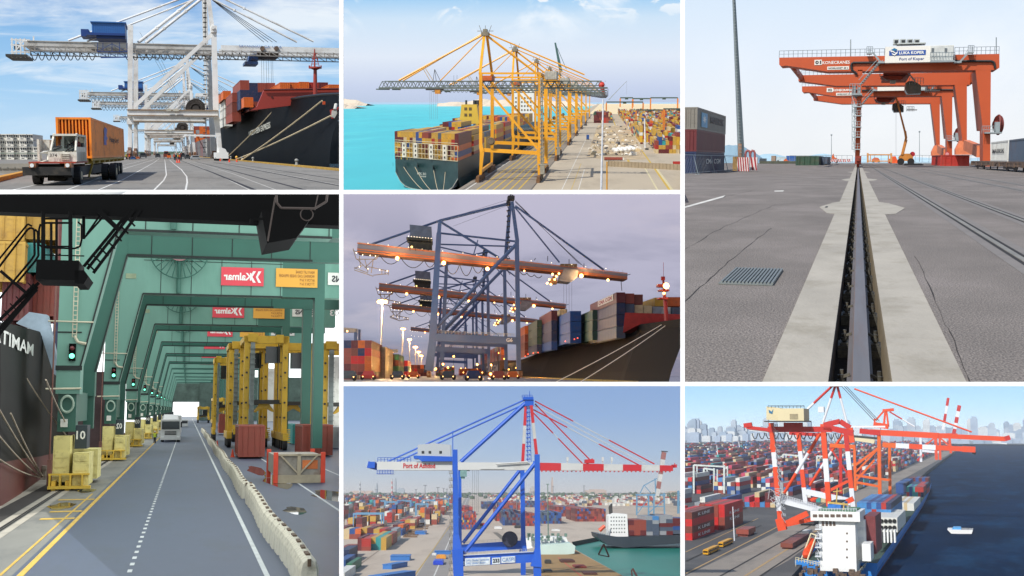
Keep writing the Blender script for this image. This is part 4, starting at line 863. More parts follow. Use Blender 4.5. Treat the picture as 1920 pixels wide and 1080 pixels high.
# ================================================================ right view: orange rail gantry cranes over the crane rail trench
def view3():
 P=P3;at=P.at;Pw=P.w
 og=mat('gantry_red_orange','#b04a20',.5,0,.08,.08,dirt='#7e3018',dsc=.08,damt=.35);wh=mat('house_white','#d5d3cb',.5,0,.04,.1);gy=mat('galvanised','#8d979a',.5,.3,.1,.5)
 bk=mat('matt_black','#18191b',.6,0,.1,1);rub=mat('rubber',0)
 as_=mat('asphalt','#726b65',.93,0,.22,.35,bump=.55,bsc=26,dirt='#7d7571',dsc=.35,damt=.6,stretch=(1,.5,1))
 n=as_.node_tree.nodes;L=as_.node_tree.links;b=n['Principled BSDF']
 src=b.inputs['Base Color'].links[0].from_socket;vo=n.new('ShaderNodeTexNoise');vo.inputs['Scale'].default_value=60;vo.inputs['Detail'].default_value=3
 tc=[x for x in n if x.type=='TEX_COORD'][0];mp2=n.new('ShaderNodeMapping');mp2.inputs['Scale'].default_value=(1,.45,1);L.new(tc.outputs['Object'],mp2.inputs[0]);L.new(mp2.outputs[0],vo.inputs[0])
 rr=n.new('ShaderNodeMapRange');rr.inputs[1].default_value=.35;rr.inputs[2].default_value=.65;rr.inputs[3].default_value=.5;rr.inputs[4].default_value=1.55;L.new(vo.outputs[0],rr.inputs[0])
 mu=n.new('ShaderNodeMix');mu.data_type='RGBA';mu.blend_type='MULTIPLY';mu.inputs[0].default_value=1;L.new(src,mu.inputs[6]);L.new(rr.outputs[0],mu.inputs[7]);L.new(mu.outputs[2],b.inputs['Base Color'])
 dx=P.gr(1609,716).x;m=MB();y0,y1=5,470
 xl,xr=dx-.66,dx+.745;tl,tr=dx-.207,dx+.235
 def outer(s):
  base=xl if s<0 else xr;tip=dx-1.24 if s<0 else dx+1.47;pts=[(base,y0)]
  for Yc in(40.7,95,150):pts+=[(base,Yc-5.2),(dx+(tip-dx)*.72,Yc-4.6),(tip,Yc-.3),(dx+(tip-dx)*.72,Yc+3.8),(base,Yc+5)]
  return pts+[(base,y1)]
 for s,e in((-1,-60),(1,90)):
  o=outer(s);m.loft([[V((e,y,0))for x,y in o],[V((x,y,0))for x,y in o]])
 P.struct('ground',m,as_)
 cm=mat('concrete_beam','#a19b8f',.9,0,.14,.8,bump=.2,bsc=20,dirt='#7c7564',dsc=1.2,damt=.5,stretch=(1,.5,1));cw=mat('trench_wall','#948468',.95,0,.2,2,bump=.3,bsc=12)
 m=MB()
 for s,e in((-1,tl),(1,tr)):
  o=outer(s);m.loft([[V((x,y,.012))for x,y in o],[V((e,y,.012))for x,y in o]]);m.loft([[V((x,y,.012))for x,y in o],[V((x,y,-.01))for x,y in o]])
 P.struct('concrete_beam',m,cm)
 m=MB();m.poly((tl,y0,.012),(tl,y1,.012),(tl,y1,-.42),(tl,y0,-.42));P.struct('trench_wall',m,mat('trench_wall_painted_shade','#4c4840',.95,0,.3,2));m=MB();m.poly((tr,y0,.012),(tr,y1,.012),(tr,y1,-.42),(tr,y0,-.42));P.struct('trench_wall',m,cw)  # left wall: shade put into a darker copy of the wall colour
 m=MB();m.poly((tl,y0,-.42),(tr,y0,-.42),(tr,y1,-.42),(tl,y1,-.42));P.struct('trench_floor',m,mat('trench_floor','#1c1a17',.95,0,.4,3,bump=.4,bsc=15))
 m=MB();m.box(dx-.04,dx+.085,y0,y1,-.035,.0);m.box(dx-.018,dx+.06,y0,y1,-.22,-.035);m.box(dx-.085,dx+.127,y0,y1,-.25,-.22)
 rlt=P.solo('crane_rail',m,mat('rail_steel','#6c6a6c',.55,.15,.12,1,stretch=(6,.3,1),dirt='#6e4a30',dsc=1.2,damt=.25),'polished steel crane rail running down the middle of the open trench','rail')
 m=MB();m.box(dx-.042,dx-.0405,y0,y1,-.034,-.003);m.box(dx-.02,dx-.0185,y0,y1,-.21,-.04);P.part('rusty_side',m,mat('rail_rust','#8a6040',.9,0,.2,3),rlt)
 fm=mat('fastener_steel','#4b4a45',.5,.4,.25,3,dirt='#8a8474',dsc=4,damt=.5);pl=MB()
 pl.box(-.19,-.075,-.19,.19,-.34,-.3);pl.box(-.17,-.09,-.15,.15,-.3,-.28);pl.tube((-.13,-.05,-.28),(-.13,-.05,-.19),.018);pl.disc((-.13,-.05,-.25),.034,(0,0,1),.03,6)
 pl.tube((-.13,.08,-.28),(-.13,.08,-.17),.018);pl.disc((-.13,.08,-.23),.034,(0,0,1),.03,6);pl.beam((-.14,.05,-.235),(-.06,.05,-.2),.05,.02);pl.box(-.19,-.08,-.22,.22,-.42,-.34)
 lm=pl.mesh('rail_clamp',fm);pr=MB();pr.v=[(-x+.045,y,z)for x,y,z in pl.v];pr.f=[f[::-1]for f in pl.f];pr.m=pl.m;rm=pr.mesh('rail_clamp',fm)
 for i in range(40):
  Y=10.1+i*2.43
  P.inst('rail_clamp',lm,(dx,Y,0),0,'bolted rail clamp, %s from the front on the left of the rail'%nth(i),'clamp','rail clamps in the trench');P.inst('rail_clamp',rm,(dx,Y,0),0,'bolted rail clamp, %s from the front on the right of the rail'%nth(i),'clamp','rail clamps in the trench')
 m=MB();m2=MB();m3=MB()
 for x in(dx+2.53,dx+4.14,dx+8.0,dx+9.7):
  m.box(x-.05,x+.05,8,330,.001,.012);m2.poly((x+.06,8,.006),(x+.13,8,.006),(x+.13,330,.006),(x+.06,330,.006));m2.poly((x-.13,8,.006),(x-.06,8,.006),(x-.06,330,.006),(x-.13,330,.006))
  m3.poly((x-.32,8,.004),(x+.32,8,.004),(x+.32,330,.004),(x-.32,330,.004))
 P.struct('railway_track',m,mat('rail_worn','#8d887c',.5,.3,.2,1));P.struct('rail_groove',m2,mat('groove_dark','#262321',.9));P.struct('rail_bed',m3,mat('rail_bed','#75706c',.9,0,.12,1))
 t=MB();t.box(-1.72,-1.04,15.1,17.25,.004,.02)
 for i in range(15):x=-1.70+i*.0455;t.box(x,x+.026,15.15,17.2,.02,.04)
 t.v=[(x+dx,y,z)for x,y,z in t.v];P.solo('metal_grate',t,mat('grate_steel','#7a7f7c',.45,.3,.12,3,dirt='#5c5e58',dsc=3,damt=.6),'ribbed galvanised manhole cover set in the asphalt left of the trench','grate')
 rnd=random.Random(3)
 for k,pts in enumerate(([(1284,566),(1320,532),(1350,505),(1390,470),(1430,440),(1450,424)],[(1284,468),(1330,440),(1380,415),(1425,395),(1455,384),(1500,380)],[(1284,386),(1330,377),(1370,366),(1420,356)],[(1820,720),(1790,640),(1768,600),(1735,520),(1712,470)])):
  m=MB();rows=[]
  P_=[]
  for a,b in zip(pts,pts[1:]):
   for j in range(5):P_.append((a[0]+(b[0]-a[0])*j/5+rnd.uniform(-2,2),a[1]+(b[1]-a[1])*j/5+rnd.uniform(-1,1)))
  q=[P.gr(x,y,.003)for x,y in P_];w=[rnd.uniform(.001,.006)*(1+p.y/30)for p in q]
  m.loft([[p-V((a,0,0))for p,a in zip(q,w)],[p+V((a,0,0))for p,a in zip(q,w)]]);P.struct('ground_crack',m,mat('crack_dark','#2c2826',.95))
 m=MB();m.poly(P.gr(1452,357.5,.006),P.gr(1470,357,.006),P.gr(1468,359,.006),P.gr(1452,359,.006));m.poly(*[P.gr(x,y,.006)for x,y in((1284,387),(1360,366),(1356,370),(1284,390))]);P.struct('road_marking',m,mat('paint_white',0))
 m=MB();m.poly((dx-1.05,39.9,.018),(dx-.97,39.9,.018),(dx-.97,41,.018),(dx-1.05,41,.018));P.struct('drain_slot',m,bk)
 m=MB();m.poly((-400,471,-1.2),(400,471,-1.2),(600,1700,-1.2),(-600,1700,-1.2));m.poly((-60,470,0),(90,470,0),(90,470,-1.2),(-60,470,-1.2));P.struct('water',m,mat('pale_sea','#7fa3ae',.3,0,.08,.02))
 # ---------------------------------------------- gantry crane
 A,B=230,281
 xc=at(1609,298,A).x;t=P.thing('rail_gantry_crane','nearest orange rail gantry crane numbered 01 with a white machine house','crane',(xc,A,0),group='orange rail gantry cranes')
 def girder(px,Y,d,name='girder'):
  m=MB();m.prism([at(x,y,Y)for x,y in px],(0,d,0));return P.part(name,m,og,t)
 gn=girder([(1461,108),(1461,121),(1464,124),(1475,123),(1551,134),(1868,131),(1874,127),(1874,101)],A,6)
 k=lambda x,y:(1609+(x-1609)*1,y)
 gf=girder([(1497,141),(1497,152),(1500,152),(1568,161),(1820,159),(1826,155),(1826,135)],B,6)
 m=MB();m.prism([at(1478,123,A+3),at(1486,123,A+3),at(1497,148,B),at(1488,152,B)][:0]or[at(1476,122,A+6),at(1487,123,A+6),at(1494,132,A+6),at(1489,132,A+6)],(0,2,0))
 a=at(1480,116,A+6);b=at(1503,146,B);m.beam(a,b,Pw(7,A),Pw(10,A));P.part('end_tie',m,og,t)
 m=MB();m.beam(at(1868,116,A+6),at(1822,147,B),Pw(7,A),Pw(20,A));P.part('end_tie',m,og,t)
 def leg(tx0,tx1,ty,bx0,bx1,by,Y,d=5):
  m=MB();m.add([at(tx0,ty,Y),at(tx1,ty,Y),at(bx1,by,Y),at(bx0,by,Y),at(tx0,ty,Y)+V((.3,d,0)),at(tx1,ty,Y)+V((0,d,0)),at(bx1,by,Y)+V((0,d,0)),at(bx0,by,Y)+V((0,d,0))],[[0,3,2,1],[4,5,6,7],[0,1,5,4],[1,2,6,5],[2,3,7,6],[3,0,4,7]]);return P.part('leg',m,og,t)
 leg(1829,1858,131,1843,1857,243,A,12);leg(1790,1813,159,1805,1813,266,B,10)
 m=MB();xb=(at(1603,0,A).x,at(1612,0,A).x);m.box(xb[0],xb[1],A,A+5,.9,at(0,131,A).z);m.prism([at(1600,134,A-.05),at(1617,134,A-.05),at(1613,141,A-.05),at(1604,141,A-.05)],(0,5.1,0));P.part('leg',m,og,t)
 m=MB();m.box(xb[0],xb[1]-.1,B,B+5,.9,at(0,160,B).z);P.part('leg',m,og,t)
 m=MB()
 for y in(0,16,34,50):m.cb((xc,A-2+y,.7),.5,5,1.1);m.disc((xc,A-2+y,.35),.33,(1,0,0),.14,12)
 m.cb((xc,A+24,1.5),.6,60,.5);m.cb((xc,A-4.5,1.4),1.1,1.5,1.5);P.part('bogie',m,mat('bogie_red','#7c2c1c',.7,dirt='#1c1a1a',dsc=1,damt=.8),t)
 m=MB();q=at(1848,300,A);zt=5.6;m.prism([(q.x-1.2,A-3,1),(q.x-.8,A+26,5.4),(q.x-.8,A+34,5.4),(q.x-1.2,A+60,1),(q.x-1.2,A+50,1),(q.x-.8,A+32,3.4),(q.x-.8,A+24,3.4),(q.x-1.2,A+6,1)][:0]or[at(1843,243,A),at(1857,243,A),at(1857,312,A),at(1843,312,A)],(0,6,0));P.part('leg_foot',m,og,t)
 m=MB();m.beam(at(1838,284,A+8),at(1812,272,B-4),1.2,2.2);m.prism([at(1792,280,B),at(1800,264,B),at(1816,264,B),at(1838,284,B),at(1838,290,B),at(1792,290,B)],(0,4,0));P.part('sill_beam',m,mat('sill_pale_orange','#d0764e',.6),t)
 def board(x0,y0,x1,y1,mt,Y=A-.03,th=.06,par=None,nm='sign_board'):
  m=MB();a=at(x0,y1,Y);b=at(x1,y0,Y);m.box(a.x,b.x,Y-th,Y,a.z,b.z);return P.part(nm,m,mt,par or t)
 O=V((xc,A,0))
 def txt(s,x0,y0,x1,y1,mt,Y,par,O=O,bold=.02,nm='lettering'):
  a=at(x0,y1,Y)-O;b=at(x1,y0,Y)-O;a.y=Y-O.y;return text(P,s,par,Matrix.Translation(a),b.x-a.x,b.z-a.z,mt,nm,bold=bold)
 lw=mat('letter_white','#dfe0da',.5,var=.02);lk=mat('letter_black','#1a2028',.5,var=.02);lb=mat('letter_navy','#23427e',.5,var=.02);sb=mat('sign_blue','#1f4a94',.4,0,.03)
 s1=board(1527,112,1541,122,wh);txt('01',1528.5,113.5,1539.5,120.5,lk,A-.12,s1,bold=.04);
 txt('KONECRANES',1542,113.5,1593.5,120.5,lw,A-.05,gn,bold=.01)
 s2=board(1551,124,1592,131,wh);txt('NOSILNOST 40 t',1553,125.6,1590,129.6,lk,A-.12,s2,bold=.03)
 m=MB();m.path([at(x,y,A-.3)for x,y in((1607,139),(1597,131),(1596,121),(1599,117.5),(1660,117))],.22,6);m.path([at(x,y,A-.3)for x,y in((1789,114.5),(1858,114.5),(1864,117),(1866,128))],.22,6);P.part('cable_loom',m,bk,t)
 m=MB();a=at(1659,118,A-2.5);b=at(1789,84.5,A-2.5);m.box(a.x,b.x,A-2.5,A+3,a.z,b.z);hs=P.part('machine_house',m,wh,t)
 m=MB();c=at(1744,117,A-2.8);d=at(1788,85,A-2.8);m.box(c.x,d.x,A-2.8,A-2.5,c.z,d.z)
 P.part('door_panel',m,mat('panel_grey','#b9bcb9',.5),hs)
 m=MB()
 for x0 in(1746.5,1771):e=at(x0,98,A-2.9);f=at(x0+5,90,A-2.9);m.box(e.x,f.x,A-2.9,A-2.8,e.z,f.z)
 P.part('window',m,mat('window_grey','#5c646a',.3),hs)
 m=MB();a=at(1744,112,A-3.4);b=at(1790,112,A-3.4);m.rail(a,b,1.3,.05,8);m.box(a.x,b.x,A-4,A-2.9,a.z-.5,a.z-.2);P.part('balcony',m,gy,hs)
 s3=board(1667,93.5,1736,104.5,sb,A-2.5,par=hs,nm='port_sign');txt('LUKA KOPER',1686,95.3,1733,102,lw,A-2.6,s3,bold=.03);txt('Port of Koper',1686,107,1733,115,lb,A-2.53,hs)
 m=MB();Yw=A-2.66
 m.add([at(x,y,Yw)for x,y in((1669,96),(1675,95.5),(1680,99),(1677,99),(1674,97.5),(1671,97.8))],[[0,1,2,3,4,5]]);m.add([at(x,y,Yw)for x,y in((1672,99.5),(1677,101.5),(1684,95.5),(1682,100.5),(1677,104),(1673,102))],[[0,1,2,3,4,5]]);P.part('port_logo',m,lw,s3)
 m=MB();m.add([at(x,y,Yw)for x,y in((1671,93),(1677,90),(1683,93),(1677,96))],[[0,1,2,3]]);P.part('port_logo',m,mat('logo_teal','#1f6a94',.4),s3)
 m=MB();m2=MB();m.box(at(1674,0,A).x,at(1727,0,A).x,A-2,A+2,at(0,84.5,A-2).z,at(0,82.5,A-2).z)
 for i in range(4):x0=1675+i*13;e=at(x0,82.5,A-1.5);f=at(x0+11,73,A-1.5);m.box(e.x,f.x,A-1.5,A+1.5,e.z,f.z);g=at(x0+2,81,A-1.6);h=at(x0+9,75,A-1.6);m2.box(g.x,h.x,A-1.62,A-1.5,g.z,h.z)
 P.part('cooling_unit',m,mat('unit_pale','#aab0ae',.5),hs);P.part('fan_grille',m2,mat('grille_dark','#20262a',.6),hs)
 m=MB();m.rail(at(1461,108,A),at(1658,104,A),1.25,.045,22);m.rail(at(1790,102.5,A),at(1873,101,A),1.3,.045,10);m.rail(at(1502,141,B),at(1820,136,B),1.0,.045,40)
 m.tube(at(1595,106,A+1),at(1595,74,A+1),.09);m.tube(at(1868,101,A+1),at(1868,70,A+1),.09);P.part('guard_rail',m,gy,t)
 m=MB();m.cb(at(1630,101,A-.8),Pw(9,A),1.5,Pw(2,A));m.rail(at(1625,101,A-1),at(1636,101,A-1),1.3,.05,3);m.beam(at(1636,98,A-1),at(1650,115,A-1),.12,.3);m.beam(at(1650,115,A-1.4),at(1612,160,A-1.4),.12,.3);m.beam(at(1656,112,A-1.4),at(1618,157,A-1.4),.07,.1);m.beam(at(1648,108,A-1.4),at(1610,150,A-1.4),.07,.1)
 for i in range(12):p=at(1650-i*3.2,115-i*-3.8,A-1.4);m.cb(p,.5,1.0,.08)
 m.cb(at(1652,117.5,A-1.5),Pw(11,A),2,Pw(3,A));m.beam(at(1800,116,A-1.5),at(1817,97,A-1.5),.12,.3);m.cb(at(1820,99,A-1),Pw(9,A),1.5,Pw(2,A));m.rail(at(1815,98,A-1),at(1826,98,A-1),1.2,.05,3);m.beam(at(1806,108,A-1.5),at(1815,92,A-1.5),.07);m.cb(at(1795,117,A-1.5),Pw(12,A),2,Pw(3,A));P.part('stair',m,gy,t)
 m=MB();Yl=A-1.3
 for x in(1597.5,1603):m.tube(at(x,177,Yl),at(x,280,Yl),.05,n=4);m.tube(at(x,177,Yl+1.5),at(x,280,Yl+1.5),.05,n=4)
 ys=[179,200,217,238,257,280]
 for i,y in enumerate(ys):
  m.box(at(1596.5,0,Yl).x,at(1613.5,0,Yl).x,Yl-.4,Yl+2,at(0,y+.8,Yl).z,at(0,y-.8,Yl).z);m.rail(at(1597,y,Yl),at(1613,y,Yl),1.0,.035,3)
  if i:m.beam(at(1597.5,ys[i-1],Yl),at(1603,y,Yl),.1,.08);m.beam(at(1603,(ys[i-1]+y)/2,Yl),at(1597.5,y,Yl),.06,.06)
 P.part('stair_tower',m,mat('tower_grey','#9aa5a8',.5),t)
 m=MB();m.rail(at(1593,177,Yl-1),at(1613,177,Yl-1),1.9,.06,4);m.box(at(1594,0,Yl).x,at(1612,0,Yl).x,Yl-1.2,Yl+2,at(0,178.5,Yl).z,at(0,175.5,Yl).z);m.box(at(1595.5,0,Yl).x,at(1600.5,0,Yl).x,Yl-.6,Yl,at(0,175,Yl).z,at(0,161,Yl).z);m.box(at(1605,0,Yl).x,at(1609,0,Yl).x,Yl-.9,Yl-.4,at(0,175,Yl).z,at(0,164,Yl).z);P.part('landing_cage',m,gy,t)
 m=MB();Yt=A+14;m.box(at(1650,0,Yt).x,at(1699,0,Yt).x,Yt-6,Yt+18,at(0,146,Yt).z,at(0,140,Yt).z);m.prism([at(1652,142,Yt-6.5),at(1698,142,Yt-6.5),at(1690,149,Yt-6.5),at(1662,149,Yt-6.5)],(0,10,0));trl=P.part('trolley',m,mat('trolley_orange','#8e3418',.6,dirt='#3a2a24',dsc=.5,damt=.7),t)
 m=MB();m.path([at(x,y,Yt-7)for x,y in((1650,138),(1650,143),(1657,149),(1665,151))],.08);m.cb(at(1674,154,Yt-5),Pw(9,Yt),2,Pw(5,Yt));m.rail(at(1705,158,Yt-6),at(1731,158,Yt-6),1.2,.05,5)
 m.beam(at(1702,136,Yt-6),at(1716,152,Yt-6),.1,.25);m.rail(at(1735,174,Yt-6),at(1754,174,Yt-6),1.3,.05,5);m.box(at(1727,0,Yt).x,at(1754,0,Yt).x,Yt-6,Yt-4,at(0,175.5,Yt).z,at(0,174,Yt).z);P.part('trolley_walkway',m,gy,trl)
 m=MB();m.prism([at(x,y,Yt-5)for x,y in((1698,156),(1703,152),(1716,153),(1727,160),(1727,175),(1702,176),(1697,168))],(0,5,0));P.part('operator_cab',m,mat('cab_dark','#3c3c40',.25,.2,.3,1,dirt='#77403a',dsc=.5,damt=.5),trl)
 m=MB();q=at(1872,234,A+2);r=Pw(17.5,A);n_=26
 for j in range(n_):
  a_=2*math.pi*j/n_;m.beam(q+V((0,math.cos(a_)*r*1.6,math.sin(a_)*r)),q+V((.0,math.cos(a_)*r*.5,math.sin(a_)*r*.3)),.3,.5)
 m.disc(q,r*.93,(1,.35,0),.5,26);m.disc(q+V((-.5,-.4,0)),r*.4,(1,.35,0),.7,12);P.part('cable_reel',m,mat('reel_maroon','#6e2a24',.6,0,.3,.6),t)
 m=MB();m.box(at(1843,0,A).x,at(1875,0,A).x,A-1.5,A+4,at(0,252,A).z,at(0,249.5,A).z);m.rail(at(1841,250,A-1.5),at(1864,250,A-1.5),1.3,.05,6);m.box(at(1862,0,A).x,at(1871,0,A).x,A-1,A+1,at(0,249,A).z,at(0,231,A).z);P.part('reel_platform',m,gy,t)
 t2=P.copy(t,(xc+.1,A+92,0),0,'second orange rail gantry crane numbered 02 behind the nearest one','orange rail gantry cranes',skip=('lettering','sign_board'))
 O2=V((xc+.1,A+92,0));Y2=A+92
 def shift(x,y):q=at(x,y,A)-O+O2;return q
 for s,x0,y0_,x1,y1_,mt in(('02',1528.5,113.5,1539.5,120.5,lk),('KONECRANES',1542,113.5,1593.5,120.5,lw),('NOSILNOST 40 t',1553,125.6,1590,129.6,lk)):
  a=at(x0,y1_,A-.1)-O;b=at(x1,y0_,A-.1)-O;a.y=-.15 if mt is lk else-.05
  if mt is lk:
   m=MB();m.box(a.x-.3,b.x+.3,-.1,-.03,a.z-.2,b.z+.2);P.part('sign_board',m,wh,t2,local=True)
  text(P,s,t2,Matrix.Translation(a),b.x-a.x,b.z-a.z,mt,'lettering',bold=.03)
  # ---------------------------------------------- light mast
 m=MB();q=P.gr(1391,318);m.tube((q.x,q.y,0),at(1372,-90,q.y),Pw(6.5,q.y),Pw(2,q.y),12);mm=P.thing('light_mast','tall tapering grey steel mast standing behind the striped barrier','mast',q);P.part('pole',m,mat('mast_grey','#7f888a',.45,.4,.1,.4),mm)
 m=MB()
 for y in range(-80,290,6):p=at(1371+(y+90)*.0475,y,q.y-Pw(8,q.y));m.cb(p,.35,.3,.06)
 P.part('climbing_rung',m,gy,mm)
 m=MB();p=at(1388,283,q.y);m.box(p.x-.25,p.x+.25,q.y-Pw(9,q.y),q.y-Pw(6,q.y),p.z-.9,p.z+1.1);P.part('cabinet',m,mat('cabinet_rust','#8a6a54',.7),mm)
 # ---------------------------------------------- container stacks on the left
 wd,ln,h_=2.0,29,2.42
 X0=-17.1;Yf=130
 specs=[('grey',2,'grey container with the pale blue square, topmost of the stack by the mast'),('maroon',1,'dark red container in the middle of the stack by the mast'),('navy',0,'navy container at the foot of the stack by the mast')]
 for c,j,lb_ in specs:
  q=V((X0-wd/2+.05*j,Yf+ln/2,j*h_));tt=P.thing('shipping_container',lb_,'container',q,group='containers stacked by the mast')
  o=P.inst('body',cont(wd,ln,h_,{'grey':'taupe','maroon':'maroon','navy':'navy'}[c],0),(0,0,0),parent=tt)  # top container's shade is put into the darker taupe
  Mx=Matrix.Translation((wd/2+.01,-ln/2+12,h_*.4))@Matrix.Rotation(R_(90),4,'Z')
  if j==2:
   text(P,'MAERSK',tt,Mx,14.5,.85,lk,bold=.03);m=MB();m.box(wd/2+.0,wd/2+.012,-ln/2+3.5,-ln/2+9,.35,h_-.45);lg=P.part('logo',m,mat('logo_sky','#5b9cc0',.5),tt,local=True)
   m=MB();cc_=V((wd/2+.014,-ln/2+6.3,1.25));star=[]
   for i in range(14):a_=math.pi*2*i/14;r_=.55 if i%2==0 else.22;star.append(cc_+V((0,math.cos(a_)*r_*3.2,math.sin(a_)*r_)))
   m.add(star,[list(range(14))]);P.part('star',m,lw,lg,local=True)
  if j==0:
   text(P,'CMA CGM',tt,Matrix.Translation((wd/2+.01,-ln/2+9,h_*.42))@Matrix.Rotation(R_(90),4,'Z'),15,.6,lw,bold=.01)
 for j,c in((0,'rust'),):P.inst('shipping_container',cont(1.95,29,2.42,c,0),(X0-2.1-.95,Yf+9,0),0,'rust red container at the lower left corner beside the navy one','container','containers stacked by the mast')
 P.inst('shipping_container',cont(1.95,29,2.5,'white',1),(X0-3.15,Yf+24,2.5),0,'pale container just visible behind the top left edge, middle tier','container','containers stacked by the mast')
 P.inst('shipping_container',cont(1.95,29,2.4,'white',1),(X0-3.15,Yf+24,5.0-.4),0,'pale container just visible behind the top left edge, upper tier','container','containers stacked by the mast')
 m=MB();a=P.gr(1270,331);b=P.gr(1404,318)
 fn=P.thing('mesh_fence','grey wire mesh fence with leaning posts in front of the containers','fence',a)
 for i in range(6):p=a.lerp(b,i/5);m.tube(p,p+V((-.5,0,2.0)),.04);m.cb(p,.5,.8,.12)
 m.tube(a+V((-.5,0,2)),b+V((-.5,0,2)),.035);m.tube(a+V((-.1,0,.2)),b+V((-.1,0,.2)),.03);P.part('frame',m,gy,fn)
 m=MB()
 for i in range(60):p=a.lerp(b,i/59);m.tube(p+V((-.05,0,.2)),p+V((-.5,0,2)),.008,n=3)
 P.part('mesh',m,gy,fn)
 def stripes(x0,x1,yt,yb,Y,lb,name='striped_barrier',ns=6,lean=1):
  tt=P.thing(name,lb,'barrier',(at(x0,yb,Y).x,Y,0));a=at(x0,yb,Y);b=at(x1,yt,Y);m=MB();m.box(a.x,b.x,Y,Y+1,max(0,a.z),b.z);P.part('board',m,mat('board_white','#cfc6c4',.6),tt);m=MB();w=(b.x-a.x)/ns
  for i in range(ns):
   x=a.x+i*w;m.poly((x,Y-.02,b.z),(x+w*.5,Y-.02,b.z),(min(b.x,x+w*(1.1)),Y-.02,max(0,a.z)),(min(b.x,x+w*.6),Y-.02,max(0,a.z)))
  P.part('stripe',m,mat('stripe_red','#9c2a30',.6),tt);return tt
 stripes(1382,1405,295,321,152,'red and white striped barrier board at the foot of the mast',ns=5);stripes(1406,1420,295,319,154,'second striped board to the right, mostly grey',ns=2)
 m=MB();Y=155
 for x in(1398,1407):m.path([at(x,312,Y),at(x,288,Y),at(x+2,283,Y),at(x+5,282,Y),at(x+8,285,Y),at(x+9,300,Y)],.14,8)
 P.solo('pipe_vent',m,mat('pipe_stripe','#8c4a48',.6,0,.4,3),'pair of bent red and white standpipes beside the striped barrier','pipe')
 m=MB();q=P.at(1374,296,165);m.box(q.x,q.x+1.2,165,166,0,1.9);P.solo('timber_stack',m,mat('timber','#9a7a48',.8),'yellowish timber boards stacked between the containers and the mast','timber')
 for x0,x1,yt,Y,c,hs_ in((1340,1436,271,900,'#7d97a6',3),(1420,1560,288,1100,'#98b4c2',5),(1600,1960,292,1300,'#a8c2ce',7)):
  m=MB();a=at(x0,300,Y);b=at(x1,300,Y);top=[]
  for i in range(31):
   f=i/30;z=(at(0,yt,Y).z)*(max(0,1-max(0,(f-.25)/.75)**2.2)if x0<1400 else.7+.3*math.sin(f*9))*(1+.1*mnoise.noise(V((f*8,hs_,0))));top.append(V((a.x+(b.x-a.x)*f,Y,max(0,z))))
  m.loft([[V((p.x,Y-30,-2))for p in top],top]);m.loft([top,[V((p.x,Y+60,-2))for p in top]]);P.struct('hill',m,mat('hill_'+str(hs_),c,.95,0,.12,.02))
 def boxthing(nm,ca,lb,x0,x1,yt,yb,mt,d=6,prof=None,wheels=0,extra=None):
  Y=3520/(yb-298);tt=P.thing(nm,lb,ca,(at(x0,yb,Y).x,Y,0));m=MB()
  if prof:m.prism([at(x0+(x1-x0)*u,yb+(yt-yb)*v,Y)for u,v in prof],(0,d,0))
  else:m.box(at(x0,0,Y).x,at(x1,0,Y).x,Y,Y+d,.05,at(0,yt,Y).z)
  P.part('body',m,mt,tt)
  if wheels:
   for i in range(wheels):
    m=MB();xx=at(x0+(x1-x0)*(.15+.7*i/max(1,wheels-1)),yb,Y).x;r=Pw((yb-yt)*.16,Y);m.disc((xx,Y-.1,r),r,(0,1,0),.4,12);P.part('wheel',m,rub,tt)
  if extra:extra(tt,Y)
  return tt
 hull_og=mat('machine_orange','#c4561c',.6,0,.2,1);
 P.inst('shipping_container',cont(5.6,40,2.35,'dark green',0),(at(1510,306,290).x,300+20,0),0,'dark green container standing alone on the quay left of the crane leg','container');P.inst('shipping_container',cont(4,40,2.2,'slate',1),(at(1534,306,310).x,340,0),0,'blue grey container end beside the lone dark green one','container')
 boxthing('forklift','forklift','small orange and yellow forklift with two men between container and crane leg',1554,1571,288,305.5,hull_og,prof=[(0,.2),(.3,.2),(.35,.8),(.5,1),(.6,.6),(.9,.5),(1,.2)],wheels=2)
 boxthing('small_digger','machine','small yellow machine in front of the dark green container',1499,1517,298,308,mat('machine_yellow','#b8862c',.6),prof=[(0,0),(.1,.5),(.4,1),(.6,1),(.7,.5),(1,.4),(1,0),(.8,0),(.75,.3),(.3,.3),(.2,0)],d=3)
 boxthing('parked_car','car','row of parked vehicles seen low at the left horizon',1424,1436,297,304,mat('car_dark','#3a3e44',.4),wheels=2);boxthing('office_hut','hut','brown hut beside the parked vehicles',1446,1454,292,304,mat('hut_brown','#8a7260',.8));boxthing('parked_van','van','silver van with dark windows at the left horizon',1456,1474,294,303,mat('van_silver','#a9b2b4',.4),wheels=2)
 boxthing('shipping_container','container','blue and white container far away beyond the silver van',1474,1492,292,299.6+2,cmat('blue'));boxthing('small_forklift','forklift','reddish forklift beside the silver van',1468,1478,297,304,hull_og,prof=[(0,0),(.2,.6),(.5,1),(.8,.4),(1,.4),(1,0)],wheels=2);boxthing('low_wall','wall','low dark hedge like bank along the left horizon',1424,1498,302,307,mat('bank_dark','#4c4f44',.9),d=3)
 Y=3520/5.6;tt=P.thing('spreader_frame','pale orange spreader frame standing on the quay right of the leg','frame',(at(1627,303,400).x,400,0));m=MB();Y=400
 for x in(1627,1671):m.beam(at(x,305,Y),at(x,287,Y),.6)
 for y in(290,302):m.beam(at(1627,y,Y),at(1671,y,Y),.35)
 for x in(1632,1666):m.beam(at(x,303,Y),at(x,290,Y),.3)
 P.part('frame',m,mat('frame_orange','#c08a54',.6),tt);boxthing('machine_unit','machine','orange machine unit under the spreader frame',1635,1650,295,304.5,hull_og,prof=[(0,0),(0,.6),(.3,1),(.8,.9),(1,.4),(1,0)],wheels=2)
